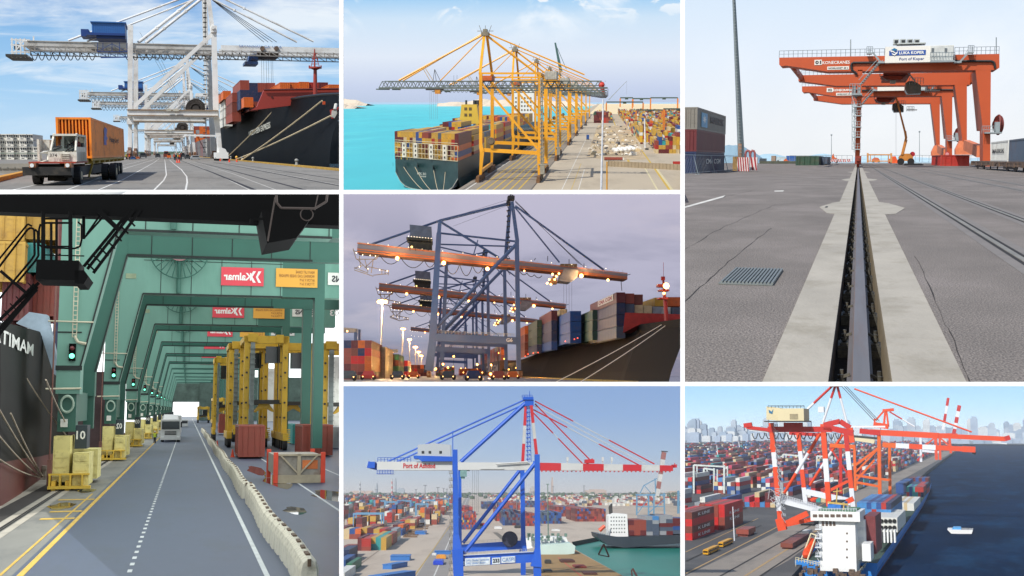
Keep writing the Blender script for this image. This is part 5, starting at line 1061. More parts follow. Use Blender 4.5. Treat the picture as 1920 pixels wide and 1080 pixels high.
 Y=330;tt=P.thing('boom_lift','orange boom lift reaching up to the crane trolley','lift',(at(1690,305,Y).x,Y,0));m=MB();m.prism([at(x,y,Y)for x,y in((1686,302),(1686,294),(1692,288),(1706,288),(1712,294),(1712,302))],(0,6,0));P.part('chassis',m,mat('lift_ochre','#b5742c',.6),tt)
 m=MB();m.beam(at(1691,290,Y),at(1699,258,Y),.55);m.beam(at(1699,259,Y),at(1697,246,Y),.6);m.beam(at(1697,248,Y),at(1675,162,Y),.5,.5,.35,.35);m.beam(at(1694,290,Y),at(1701,262,Y),.2);P.part('boom',m,mat('lift_ochre',0),tt)
 m=MB();m.rail(at(1670,160,Y),at(1680,160,Y),1.1,.06,3);P.part('basket',m,gy,tt)
 for x in(1689,1708):m=MB();m.disc((at(x,0,Y).x,Y-.3,.9),.9,(0,1,0),.6,14);P.part('wheel',m,rub,tt)
 boxthing('hydraulic_unit','machine','bright orange engine unit left of the boom lift wheels',1666,1689,293,306,mat('unit_bright_orange','#d0501c',.6),prof=[(0,0),(0,.6),(.25,.7),(.3,1),(.6,1),(.7,.5),(1,.45),(1,0)],wheels=2)
 for x,y,yb,lb_ in((1711,289,308,'round red sign on a thin post near the boom lift'),(1776,289,309,'round no entry sign with white rim before the red container')):
  Y=3520/(yb-298);tt=P.thing('road_sign',lb_,'sign',(at(x,yb,Y).x,Y,0));m=MB();m.tube(at(x,yb,Y),at(x,y,Y),.05);P.part('post',m,gy,tt);m=MB();m.disc(at(x,y,Y-.1),Pw(4.3,Y),(0,1,0),.06,20);P.part('disc',m,mat('sign_red','#a3202c',.4),tt)
  m=MB();m.disc(at(x,y,Y-.16),Pw(3.0 if x>1750 else 1.0,Y),(0,1,0),.04,20)
  P.part('rim',m,mat('sign_pink','#c88a8a',.4)if x>1750 else mat('sign_red',0),tt);m=MB();m.box(at(x-14,0,Y).x,at(x+18,0,Y).x,Y+.5,Y+1.5,.02,.3);P.part('base',m,bk,tt)
 for x0,x1,y in((1696,1732,309.5),(1757,1792,309),(1497,1501,309),(1546,1551,309)):
  Y=3520/(y-298);m=MB();m.box(at(x0,0,Y).x,at(x1,0,Y).x,Y,Y+3,.02,.35);P.solo('buffer_block',m,bk,'low black rubber block on the ground near x%d'%0 if False else{1696:'long low black block lying before the boom lift',1757:'long low black block under the no entry sign',1497:'small black block before the dark green container',1546:'small black block before the orange forklift'}[x0],'block')
 for x,yt,yb,lb_ in((1559,253,300,'thin lamp post behind the orange forklift'),(1724,247,300,'thin lamp post right of the boom lift')):
  m=MB();Y=440;m.tube(at(x,303,Y),at(x,yt,Y),.12,.08);m.ball(at(x,yt,Y),.35,6);P.solo('lamp_post',m,gy,lb_,'lamp post')
 m=MB();m.tube(at(1680,205,330),at(1680,292,330),.03,n=4);P.solo('hanging_cable',m,gy,'thin cable hanging from the second trolley to the ground','cable')
 m=MB();Y=445;m.rail(at(1480,305,Y)*1,at(1598,305,Y),2.6,.06,12);m.rail(at(1614,305,Y),at(1900,305,Y),2.6,.06,22);P.solo('edge_railing',m,gy,'thin grey railing along the far edge of the quay','railing')
 for i in range(7):stripes(1537+i*8.5,1544+i*8.5,298.5,302.5+1.5,420,'low red and white barrier block, %s from the left on the far edge'%nth(i),ns=2).__setitem__('group','low red and white barrier blocks')
 P.inst('shipping_container',cont(6.2,34,2.5,'red',0),(at(1789,305,285).x,300,0),0,'red container standing on the ground behind the no entry sign','container')
 m=MB()
 # ---------------------------------------------- container wagon
 Xs=18.4;tw=P.thing('rail_wagon','brown rusty container flat wagon at the right edge','wagon',(Xs,160,0));wm=mat('wagon_brown','#5c4a3e',.8,0,.2,.6,dirt='#8a6c50',dsc=.5,damt=.7)
 m=MB();m.box(Xs,Xs+2.8,105,214,1.05,1.28);m.box(Xs+.05,Xs+.2,108,212,.62,1.06)
 for i in range(14):y=108+i*8;m.box(Xs-.08,Xs+.05,y,y+1.6,.55,1.1)
 for y0 in(140,176):m.prism([(Xs-.03,y0,1.05),(Xs-.03,y0+9,1.05),(Xs-.03,y0+7,.55),(Xs-.03,y0+2,.55)],(.1,0,0))
 P.part('deck',m,wm,tw)
 for y in(118,126,158,166,196,206):
  m=MB();m.disc((Xs+.35,y,.42),.42,(1,0,0),.12,16);m.v=[(a,y+(b-y)*3,c)for a,b,c in m.v];m.disc((Xs+2.3,y,.42),.42,(1,0,0),.12,16);P.part('wheel',m,mat('wheel_dark','#2c2826',.6),tw)
 for y0 in(122,162,201):m=MB();m.box(Xs+.15,Xs+.3,y0-7,y0+7,.3,.75);P.part('bogie',m,mat('bogie_black','#26211f',.7),tw)
 for y0,y1_,c,lb_,tx in((163.5,184,'white','white container on the wagon, leftmost of three','MAERSK'),(143,162.5,'slate','grey blue container in the middle of the wagon',None),(100,142,'rust','red container at the right edge on the wagon','K LINE')):
  tt=P.thing('shipping_container',lb_,'container',(Xs+1.22,(y0+y1_)/2,1.28),group='containers on the wagon');P.inst('body',cont(2.44,y1_-y0,2.75,c,0),(0,0,0),parent=tt)
  if tx:text(P,tx,tt,Matrix.Translation((-1.24,(y1_-y0)/2*.75 if tx[0]=='M' else(y1_-y0)/2-2,1.1 if tx[0]=='M' else 1.9))@Matrix.Rotation(R_(-90),4,'Z'),(y1_-y0)*.7 if tx[0]=='M' else 6,.6 if tx[0]=='M' else.35,lk if tx[0]=='M' else lw,bold=.02)
 backdrop(P,1900,-95,312,1278,2015,[(0,'#e6e9ec'),(.15,'#e8ecf0'),(.5,'#e0eaf6'),(1,'#c9dff4')],[('#ffffff',.0016,(1,1,1.4),.4,.7,.75,-.2,.5),('#d3e2f2',.003,(.6,1,1.5),.5,.75,.5,.2,.8)])
view3()
# ================================================================ lower left view: quay road under green portal cranes, overcast
def view4():
 P=P4;at=P.at;Pw=P.w
 gr=mat('portal_green','#628f80',.5,0,.14,.25,stretch=(1,1,.25),dirt='#477a68',dsc=.12,damt=.6);gd=mat('portal_dark_green','#2f5f52',.5,0,.12,.15);bk=mat('shaded_steel','#050506',.8,0,.2,.5,spec=.1);yl=mat('bogie_yellow','#d8cd84',.6,0,.1,1,dirt='#8a7c48',dsc=1.5,damt=.6)  # shaded_steel: near-black base stands in for shade on the overhead crane
 rub=mat('rubber',0);lw=mat('letter_white',0);lk=mat('letter_black',0);ln_=mat('seam_black','#16201e',.7)
 wet=mat('wet_asphalt','#39455a',.5,0,.14,.12,dirt='#333c46',dsc=.25,damt=.6,stretch=(1,.25,1),bump=.05,bsc=3)
 m=MB();m.poly((-5.0,20,0),(60,20,0),(120,900,0),(-5.0,900,0));P.struct('road',m,wet)
 m=MB();m.poly((-12.5,20,-.003),(-4.98,20,-.003),(-4.98,900,-.003),(-12.5,900,-.003));P.struct('quay_apron',m,mat('apron_concrete','#6e6e68',.6,0,.2,.4,dirt='#4a4e50',dsc=.35,damt=.8,stretch=(1,.3,1)))
 m=MB()
 for x0,x1 in((-7.9,-7.55),(-7.25,-6.9),(-10.9,-9.0),(-12.5,-10.95)):m.poly((x0,20,.006),(x1,20,.006),(x1,900,.006),(x0,900,.006))
 P.struct('pale_concrete',m,mat('pale_concrete','#9b968a',.8,0,.15,.4,dirt='#6c6a60',dsc=.5,damt=.6));
 m=MB()
 for x in(-7.5,-7.36):m.box(x-.04,x+.03,20,900,.004,.03)
 m.poly((-9.0,20,.004),(-7.95,20,.004),(-7.95,900,.004),(-9.0,900,.004));P.struct('rail_track',m,mat('groove_dark',0))
 def line(x,w,mt,y0=20,y1=700,dash=None,x1=None):
  m=MB();x1=x if x1 is None else x1;y=y0
  while y<y1:
   e=y1 if not dash else min(y1,y+dash*.4);f=(y-y0)/(y1-y0);g=(e-y0)/(y1-y0);a=x+(x1-x)*f;b=x+(x1-x)*g
   m.poly((a-w/2,y,.008),(a+w/2,y,.008),(b+w/2,e,.008),(b-w/2,e,.008));y=e if not dash else y+dash
  return P.struct('road_marking',m,mt)
 yp=mat('line_yellow','#b8983c',.7,0,.15,1);wp=mat('line_grey_white','#b4b9b8',.7,0,.15,1)
 line(-4.75,.2,yp);line(-5.35,.1,yp,20,75);line(-1.6,.14,wp,dash=1.7,y1=110);line(-1.6,.1,wp,110,400);line(2.45,.16,wp);line(7.4,.14,wp,30,190);line(11.0,.2,wp,20,75);line(11.3,.15,wp,75,140)
 for a in((-6.4,58),(-6.4,62),(-6.8,70)):m=MB();m.poly((a[0],a[1],.009),(-4.9,a[1],.009),(-4.9,a[1]+.8,.009),(a[0],a[1]+.8,.009));P.struct('road_marking',m,yp)
 pm=mat('puddle_water','#2a3238',.03,0,.02,1,spec=1)
 for x,y,a,b in((-6.2,66,.6,2.5),(-5.9,78,.5,2),(5.3,60,.5,2.5),(6.2,85,.8,9),(8.2,70,.9,5),(9.6,62,1,4),(5.6,100,.6,8),(8.3,52,.4,1.6)):
  m=MB();m.add([(x+math.cos(k/12*6.283)*a*(1+.3*math.sin(k*2.3)),y+math.sin(k/12*6.283)*b,.005)for k in range(12)],[list(range(12))]);P.struct('puddle',m,pm)
  # ---------------------------------------------- green portal crane
 O=(0,80,0);t=P.thing('portal_crane','nearest green portal crane numbered 01 on its yellow bogie','crane',O,group='green portal cranes')
 def frame(Y,d,nm,mt,zg,xo,xi):
  m=MB();zb=16.7;X=[(xo,6.0),(xo,zg),(12.6,zg),(12.6,4),(11.6,4),(11.6,9),(9.2,zb),(xi+2.0,zb),(xi,7.8),(xi,6.0)]
  left=[(xo,6.0),(xo,zg),(xi+2.0,zg),(xi+2.0,zb),(xi,7.8),(xi,6.0)];right=[(13.6,zg),(13.6,1),(12.6,1),(12.6,zb),(9.2,zb),(9.2,zg)]
  m.prism([(x,Y,z)for x,z in left],(0,d,0));P.part('leg',m,mt,t)
  m=MB();m.prism([(x,Y,z)for x,z in right],(0,d,0));P.part('leg',m,gd,t)
  m=MB();m.box(xi+2.0,9.2,Y,Y+d,zb,zg);P.part('girder',m,mt,t)
  m=MB();m.box(xi+2,9.2,Y-.08,Y-.002,zb-.08,zb+.08);m.beam((xi+2,Y-.05,zb),(xi,Y-.05,7.8),.1,.12);
  for xx in range(-3,12,3):m.box(xx-.03,xx+.03,Y-.03,Y-.002,zb+.1,zg-.1)
  if zg>20:
   m.box(xi+2,9.2,Y-.04,Y-.002,zb+3.4,zb+3.46)
   m.box(xo,xi,Y-.06,Y-.002,9.9,9.98);m.box(xo-.05,xi+.1,Y-.09,Y-.062,7.5,7.8)
  else:m.box(xi+1.8,9.2,Y-.08,Y-.002,zg-.1,zg)
  P.part('seam',m,ln_,t)
 frame(80,2.2,'front',gr,24.5,-8.15,-6.7);frame(93,1.6,'rear',gd,18.45,-7.6,-6.75)
 m=MB();m.prism([(-7.6,92.98,18.4),(-6.0,92.98,18.4),(-4.75,92.98,18.4),(-4.75,92.98,16.7),(-6.75,92.98,7.8),(-7.6,92.98,7.8)],(0,.01,0));P.part('gusset',m,gd,t)
 m=MB();m.box(-8.0,-6.9,80.3,82,3.6,6);m.box(-7.5,-6.8,93.3,94.4,3.6,7.8);m.box(-7.7,-7.2,82.2,93,4.2,6.2);P.part('lower_leg',m,gd,t)
 m=MB();m.ring((-7.42,79.95,5.05+.3),.38,.07,(0,1,0),20);m.v=[(x,y,5.35+(z-5.35)*1.35)for x,y,z in m.v];P.part('oval_mark',m,mat('mark_pale','#9fb6a4',.6),t)
 m=MB();m.box(-7.75,-7.35,79.7,80,3.9,4.4);P.part('lamp_box',m,wh_:=mat('box_white','#cfd0c8',.5),t)
 for x,y,w,d,z0,z1,nm in((-7.55,79,.98,2.4,.5,3.35,'drive_cabinet'),(-6.35,78.6,.95,3.5,.3,2.3,'drive_cabinet'),(-7.4,88,.95,2.4,.5,3.2,'drive_cabinet'),(-6.35,86,.95,3.5,.3,2.3,'drive_cabinet')):
  m=MB();m.box(x-w/2,x+w/2,y,y+d,z0,z1)
  for k in range(3):m.box(x-w/2+.1,x+w/2-.1,y-.04,y,z0+.3+k*.6,z0+.7+k*.6)
  m.box(x-.1,x+.1,y-.12,y,z0+.2,z0+.45);P.part(nm,m,yl,t)
 m=MB();m.box(-8.2,-5.7,78.0,78.5,.12,.3);m.box(-8.2,-5.8,78.2,78.6,.95,1.05)
 for x in(-8.1,-7.5,-6.9,-6.2):m.box(x-.05,x+.05,78,78.5,.3,.95)
 for x in(-7.9,-7.1):m.box(x-.1,x+.14,78.2,90,.0,.6)
 P.part('buffer_frame',m,mat('buffer_yellow','#c9a83c',.6),t)
 m=MB()
 for y in(79.5,82,86,89):m.disc((-7.42,y,.36),.36,(1,0,0),.2,14);m.disc((-6.9,y,.36),.36,(1,0,0),.2,14)
 P.part('rail_wheel',m,rub,t);m=MB();m.box(-8.3,-8.05,78.4,79,.3,1.9);m.tube((-8.2,78.6,0),(-8.2,78.6,17),.05);P.part('stand_pipe',m,mat('pipe_brown','#6e4a40',.7),t)
 m=MB();m.box(-6.95,-6.2,80.6,83,2.5,4.0);P.part('number_cabinet',m,mat('cabinet_dark','#26343a',.5),t)
 m=MB();m.box(-7.42,-7.02,79.7,80,8.1,9.2);tl=P.part('signal_box',m,bk,t);m=MB();m.ball((-7.22,79.62,8.4),.17,10);P.part('green_lamp',m,emat('lamp_green','#7affd0',1.6),tl);m=MB();m.ball((-7.22,79.66,8.9),.15,8);P.part('red_lamp',m,mat('lamp_off_red','#6a2a2a',.3),tl)
 m=MB();m.tube((-7.25,79.8,9.6),(-7.25,79.8,24),.03,n=4);m.tube((-7.0,79.8,9.6),(-7.0,79.8,24),.03,n=4);m.path([(-7.12,79.8,9.7),(-6.9,79.8,9.3),(-6.4,79.8,9.2)],.1)
 for k in range(48):m.box(-7.25,-7.0,79.78,79.82,9.8+k*.3,9.86+k*.3)
 m.tube((-8.7,79.5,10.6),(-6,79.9,10.6),.05);m.tube((-8.7,79.5,6.3),(-6.6,79.9,6.35),.06);P.part('cable_ladder',m,mat('ladder_pale','#b9b49c',.6),t)
 m=MB();c=V((-1.24,79.4,21.2));m.ring(c,2.9,.07,n=36);m.ring(c,1.2,.06,n=20)
 for k in range(28):a_=6.2832*k/28;m.tube(c+V((math.cos(a_)*1.1,0,math.sin(a_)*1.1)),c+V((math.cos(a_)*2.9,-.1,math.sin(a_)*2.9)),.05,n=4)
 m.tube((-1.24,79.6,16.8),(-1.24,79.6,22),.22,n=10);P.part('cable_reel',m,gd,t);m=MB();m.disc(c,1.15,(0,1,0),.3,24);P.part('reel_drum',m,mat('drum_pink','#8c6a6a',.7),t)
 def sign(x0,x1,z0,z1,mt,par=t):m=MB();m.box(x0,x1,79.85,79.97,z0,z1);return P.part('sign_board',m,mt,par)
 def mtxt(s,x0,x1,z0,z1,mt,par,nm='lettering',y=-.17,bold=.02):
  return text(P,s,par,Matrix.Translation((x1,y,z0))@Matrix.Scale(-1,4,(1,0,0)),x1-x0,z1-z0,mt,nm,bold=bold)
 rd=mat('sign_pinkred','#cf3f4c',.5,0,.05);a=sign(2.95,7.25,17.75,19.65,rd);mtxt('Kalmar',3.2,6.0,18.3,19.1,lw,a,bold=.03)
 m=MB();
 for k in(0,.55):m.add([(6.15+k,79.82,19.3),(6.45+k,79.82,19.3),(6.1+k,79.82,18.7),(6.45+k,79.82,18.1),(6.15+k,79.82,18.1),(5.8+k+.1,79.82,18.7)],[[0,1,2,3,4,5]])
 P.part('logo',m,lw,a)
 b=sign(8.5,12.8,17.75,19.7,mat('sign_amber','#d89f3a',.5,0,.05));mtxt('HEAVY LIFT CRANE\nWORKING LOAD UNDER SPREADER\n64 TON X 56 M\n77 TON X 56 M',8.8,12.5,17.95,19.5,mat('letter_brown','#7a4a24',.6),b,bold=0)
 c_=sign(13.9,18.0,18.1,19.4,wh_);mtxt('SIEMENS',14.3,17.6,18.4,19.1,lk,c_,bold=.03)
 m=MB();m.box(13.6,20,80,82,16.7,24.5);P.part('girder',m,gr,t);m=MB();m.box(13.6,20,93,94.6,16.7,18.45);m.box(9.2,20,92.92,93,18.3,18.45);m.box(9.2,20,92.92,93,16.6,16.75);P.part('girder',m,gd,t)
 m=MB();m.box(-6.4,-5.4,79.93,80.0,18.2,18.7);P.part('grille_plate',m,mat('plate_tan','#8a9a7c',.7),t)
 mtxt('01',-6.85,-6.3,3.1,3.65,lw,t,'number',y=.55);cps=[]
 for k in range(1,12):
  c2=P.copy(t,(0,80+44*k,0),0,'%s green portal crane along the quay road, counted from the nearest'%nth(k),'green portal cranes',skip=('number',)if k<6 else('number','seam','cable_ladder','grille_plate'))
  if k<4:mtxt('0%d'%(k+1),-6.85,-6.3,3.1,3.65,lw,c2,'number',y=.55);mtxt('0%d'%(k+1),19.2,20.5,18.3,19.2,lw,c2,'number',y=-.05)
  # ---------------------------------------------- crane overhead, shade put into its black colour: beam, stairs, platform, cab
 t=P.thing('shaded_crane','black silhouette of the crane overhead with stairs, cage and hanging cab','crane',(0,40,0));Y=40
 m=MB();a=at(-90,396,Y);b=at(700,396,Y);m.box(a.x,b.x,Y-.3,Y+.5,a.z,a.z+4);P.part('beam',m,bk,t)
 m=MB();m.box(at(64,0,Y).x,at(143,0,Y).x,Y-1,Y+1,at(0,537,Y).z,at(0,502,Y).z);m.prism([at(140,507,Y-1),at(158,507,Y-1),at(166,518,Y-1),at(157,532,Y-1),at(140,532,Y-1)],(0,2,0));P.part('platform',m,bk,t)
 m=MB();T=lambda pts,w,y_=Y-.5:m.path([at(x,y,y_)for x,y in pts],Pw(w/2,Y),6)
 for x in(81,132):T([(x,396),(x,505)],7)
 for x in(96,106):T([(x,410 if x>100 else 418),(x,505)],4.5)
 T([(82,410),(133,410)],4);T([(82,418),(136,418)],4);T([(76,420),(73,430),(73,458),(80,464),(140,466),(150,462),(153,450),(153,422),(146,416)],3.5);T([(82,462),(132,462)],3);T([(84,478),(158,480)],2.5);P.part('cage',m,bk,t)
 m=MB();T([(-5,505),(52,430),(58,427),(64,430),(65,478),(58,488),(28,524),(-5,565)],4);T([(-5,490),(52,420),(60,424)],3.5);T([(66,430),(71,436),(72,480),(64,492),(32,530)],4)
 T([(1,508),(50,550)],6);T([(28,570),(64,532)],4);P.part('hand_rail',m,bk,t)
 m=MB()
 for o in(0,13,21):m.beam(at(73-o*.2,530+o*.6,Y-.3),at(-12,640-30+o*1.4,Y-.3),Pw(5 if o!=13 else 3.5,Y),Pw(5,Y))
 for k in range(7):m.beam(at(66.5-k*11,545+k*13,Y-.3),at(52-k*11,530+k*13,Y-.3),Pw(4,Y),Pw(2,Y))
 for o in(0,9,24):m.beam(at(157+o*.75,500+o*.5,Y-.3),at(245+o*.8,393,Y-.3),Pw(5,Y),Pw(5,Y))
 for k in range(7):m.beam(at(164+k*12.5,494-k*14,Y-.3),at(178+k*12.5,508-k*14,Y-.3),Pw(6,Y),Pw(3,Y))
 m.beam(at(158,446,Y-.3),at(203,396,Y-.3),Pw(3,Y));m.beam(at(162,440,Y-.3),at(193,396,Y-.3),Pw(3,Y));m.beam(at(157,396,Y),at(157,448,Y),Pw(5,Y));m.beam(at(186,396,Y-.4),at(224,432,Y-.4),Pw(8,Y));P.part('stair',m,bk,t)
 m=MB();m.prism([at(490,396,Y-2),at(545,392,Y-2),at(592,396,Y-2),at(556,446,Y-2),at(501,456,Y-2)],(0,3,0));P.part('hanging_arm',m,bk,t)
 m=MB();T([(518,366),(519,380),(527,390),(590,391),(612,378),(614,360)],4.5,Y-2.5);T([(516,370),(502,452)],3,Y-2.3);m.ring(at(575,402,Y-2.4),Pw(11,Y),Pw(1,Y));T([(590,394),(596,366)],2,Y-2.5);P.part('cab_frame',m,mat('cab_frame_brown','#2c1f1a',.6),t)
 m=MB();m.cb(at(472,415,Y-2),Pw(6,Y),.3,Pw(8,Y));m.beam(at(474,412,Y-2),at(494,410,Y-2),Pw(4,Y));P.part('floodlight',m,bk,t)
 # ---------------------------------------------- ship on the left
 t=P.thing('container_ship','black and red hull of a ship moored at the left, its name mirrored','ship',(-14,90,-3));hb=mat('hull_black_near','#0e0c0b',.6,0,.25,.3,dirt='#1c1815',dsc=.3,damt=.6,spec=.15);hr=mat('hull_red','#5e2620',.6,0,.15,.3,dirt='#3c1a18',dsc=.3,damt=.5)
 rows=[]
 for x,yt,yb,yr,Yy in((-100,570,885,960,58),(1,604,868,920,66),(40,612,860,903,76),(75,622,856,886,90),(100,680,850,872,104),(112,735,848,866,114),(126,775,846,862,124)):
  rows.append((at(x,yt,Yy),at(x+1,(yt+yb)/2,Yy+1),at(x,yb,Yy),at(x-2,yr+30,Yy)))
 m=MB();m.loft([[r[0]for r in rows],[r[1]for r in rows],[r[2]for r in rows]]);m.loft([[r[0]for r in rows],[r[0]+V((-8,10,0))for r in rows]]);m.poly(rows[-1][0],rows[-1][2],rows[-1][2]+V((-8,6,0)),rows[-1][0]+V((-8,6,0)));P.part('hull',m,hb,t)
 m=MB();m.loft([[r[2]for r in rows],[r[3]for r in rows]]);P.part('boot_top',m,hr,t)
 m=MB();m.prism([at(x,y,92)for x,y in((30,606),(55,585),(88,590),(110,690),(124,700),(124,720),(100,700),(76,624))],(0,1.5,0));P.part('bulwark',m,mat('bulwark_pale','#8fa0ae',.5),t)
 a=at(62,642,82);b_=at(-20,668,63);dv=(b_-a);Oq=V((-14,90,-3));Mx=Matrix(((dv.x,0,0,a.x-Oq.x+.1),(dv.y,0,0,a.y-Oq.y-.5),(0,0,1,a.z-Oq.z-.9),(0,0,0,1)));text(P,'MAMITA',t,Mx,1,.75,lw,'ship_name',bold=.02)
 cl=[('mustard',-60,47,402,448,150),('mustard',48,122,402,448,152),('mustard',-60,48,464,526,148),('teal',49,84,464,510,151),('rust',60,116,528,592,154),('maroon',1,56,526,600,150)]
 ls=['pale yellow container, upper left above the black stairs','pale yellow container behind the black cage','pale yellow container below the upper left one','bright turquoise container beside the black stair rail','rust container behind the ship bulwark','dark maroon container low behind the black stair flight']
 for(c,x0,x1,y0,y1,Yy),l_ in zip(cl,ls):
  a=at(x0,y1,Yy);b=at(x1,y0,Yy);P.inst('shipping_container',cont(b.x-a.x,14,(b.z-a.z)*1.18,c,0),((a.x+b.x)/2,Yy+7,a.z),0,l_,'container','containers on the ship at the left')
 for k,(c,y0,y1)in enumerate((('maroon',400,475),('maroon',475,530),('maroon',535,600),('navy',602,655),('maroon',657,700),('slate',345,400))):
  a=at(103,y1,118);b=at(118,y0,118);P.inst('shipping_container',cont(1.2,26,(b.z-a.z)*.96,c,0),(at(110,0,118).x-.2,131,a.z),0,'%s container in the tall stack beside the green leg, %s from the top'%(c,nth([1,2,3,4,5,0][k])),'container','tall stack behind the first green leg')
 m=MB();m.box(at(100,0,130).x-6,at(128,0,130).x+4,132,160,0,9);P.solo('moored_ship',m,mat('ship_maroon','#4c3a3c',.6),'dull maroon ship side visible between the green legs','ship')
 for i,(a,b)in enumerate((((78,893),(-6,760)),((75,894),(-6,812)),((74,895),(-6,858)),((130,824),(44,700)),((128,800),(86,712)),((80,893),(20,775)))):
  m=MB();Yp=84;m.sag(at(*a,Yp),at(*b,62 if i!=3 else 80),.15,.045,6,5);P.solo('mooring_line',m,mat('rope_pale','#a89c8a',.9),'pale mooring rope before the dark hull, %s of six from the left edge upward'%nth(i),'rope')
 for px,py,w,lb in((31,922,16,'large worn bollard at the quay edge on the left'),(83,898,18,'bollard wrapped with mooring ropes'),(44,912,12,'smaller bollard behind the large worn one')):
  q=P.gr(px,py);r=Pw(w/2,q.y);m=MB();m.tube(q,q+V((0,0,.7)),r*.8,r*.7,14);m.tube(q+V((0,0,.7)),q+V((0,0,.95)),r,r*.9,14);m.box(q.x-r*1.3,q.x+r*1.3,q.y-1,q.y+1,.005,.1);P.solo('bollard',m,mat('bollard_worn','#9a9184',.9,dirt='#5c4438',dsc=2,damt=.8),lb,'bollard')
 m=MB();m.poly((-12.5,20,-3),(-12.5,900,-3),(-60,900,-3),(-60,20,-3));P.struct('water',m,mat('harbour_water',0));m=MB();m.poly((-12.5,20,-3),(-12.5,900,-3),(-12.5,900,0),(-12.5,20,0));P.struct('quay_wall',m,mat('apron_concrete',0))
 # ---------------------------------------------- barriers
 bm=mat('barrier_cream','#c4bfac',.75,0,.08,2,dirt='#7f7a66',dsc=2.5,damt=.7);mb=MB();prof=[(-.27,0),(-.27,.62),(-.2,.85),(-.06,.95),(.06,.95),(.2,.85),(.27,.62),(.27,0)]
 rows=[[V((x*s,y,z*s2))for x,z in prof]for y,s,s2 in((-.72,.8,.93),(-.6,1,1),(.6,1,1),(.72,.8,.93))];mb.loft(rows);mb.poly(*rows[0]);mb.poly(*rows[-1][::-1]);bme=mb.mesh('barrier_block',bm,smooth=False)
 mc=MB();mc.box(-.06,.06,-.35,.35,.95,1.0);mc.box(-.05,.05,-.78,-.68,.7,.9);cme=mc.mesh('lifting_strap',mat('strap_dark','#5c4a38',.8))
 for i in range(78):
  Y=34+i*1.62*(1+i*.012);x=3.35+math.sin(i*.55)*.07+(0.12 if i==17 else 0)
  if Y>330:break
  o=P.inst('barrier_block',bme,(x,Y,0),random.uniform(-.03,.03),'cream barrier block, %s from the front in the line along the road'%nth(i),'barrier','cream barrier blocks along the road');P.inst('lifting_strap',cme,(0,0,0),parent=o)
  # ---------------------------------------------- truck, van, person
 t=P.thing('lorry','white lorry driving towards the viewer along the quay road','truck',P.gr(319,829));q=P.gr(319,829);Yq=q.y;k=Yq/2200;wt=mat('lorry_white','#b9bcbc',.35,0,.05,1)
 U=lambda x,y:((x-319)*k,(829-y)*k)
 m=MB();m.box(-17*k,17*k,.2,5,6*k,40*k);m.prism([(-13*k,.3,40*k),(13*k,.3,40*k),(12*k,1.5,49*k),(-12*k,1.5,49*k)],(0,3.5,0));m.box(-17.5*k,17.5*k,0,.3,4*k,12*k);P.part('cab',m,wt,t,local=True)
 m=MB();m.box(-15*k,15*k,.05,.22,23*k,37*k);P.part('windscreen',m,mat('screen_dark','#20262b',.05),t,local=True);m=MB()
 for z in(13,15.5,18):m.box(-10*k,10*k,.1,.25,z*k,(z+1.3)*k)
 P.part('grille',m,lk,t,local=True);m=MB();m.box(-16.5*k,16.5*k,6,40,10*k,46*k);P.part('trailer',m,wt,t,local=True)
 for sx in(-1,1):
  m=MB();m.disc((sx*14*k,2,5*k),5*k,(1,0,0),5*k,14);P.part('wheel',m,rub,t,local=True);m=MB();m.box(sx*11*k,sx*16*k,-.03,.02,8*k,11*k)if sx>0 else m.box(-16*k,-11*k,-.03,.02,8*k,11*k);P.part('headlight',m,mat('lamp_glass',0),t,local=True)
  m=MB();m.box(*sorted((sx*17.5*k,sx*19.5*k)),.3,.5,26*k,36*k);P.part('mirror',m,bk,t,local=True)
 t=P.thing('delivery_van','small white van far down the road behind the lorry','van',P.gr(346,801));k2=P.gr(346,801).y/2200;m=MB();m.box(-6*k2,6*k2,0,12,1.5*k2,13*k2);P.part('body',m,wt,t,local=True);m=MB();m.box(-5*k2,5*k2,-.1,0,7*k2,11.5*k2);P.part('windscreen',m,lk,t,local=True)
 q=P.gr(290,831);t=P.thing('person','person in a yellow vest standing left of the lorry by the bogies','person',q);m=MB()
 for s in(-1,1):m.tube((s*.1,0,0),(s*.09,0,.86),.075,.11,8);m.tube((s*.26,0,1.42),(s*.3,-.15,.85),.065,.045,8)
 m.tube((0,0,.86),(0,0,1.46),.18,.22,10);m.tube((0,0,1.46),(0,0,1.56),.06);m.ball((0,0,1.67),.115,10,1.2);P.part('body',m,mat('work_trousers',0),t,local=True);m=MB();m.tube((0,0,.9),(0,0,1.47),.22,.26,10);P.part('vest',m,mat('vest_lime','#b4c83c',.7),t,local=True);m=MB();m.ball((0,0,1.73),.13,8,.7);P.part('helmet',m,mat('helmet_white','#cfcfc8',.5),t,local=True)
 # ---------------------------------------------- straddle carriers
 cy=mat('carrier_yellow','#c9a22c',.5,0,.08,.4,dirt='#7a6224',dsc=.7,damt=.4);dk=mat('dark_steel',0)
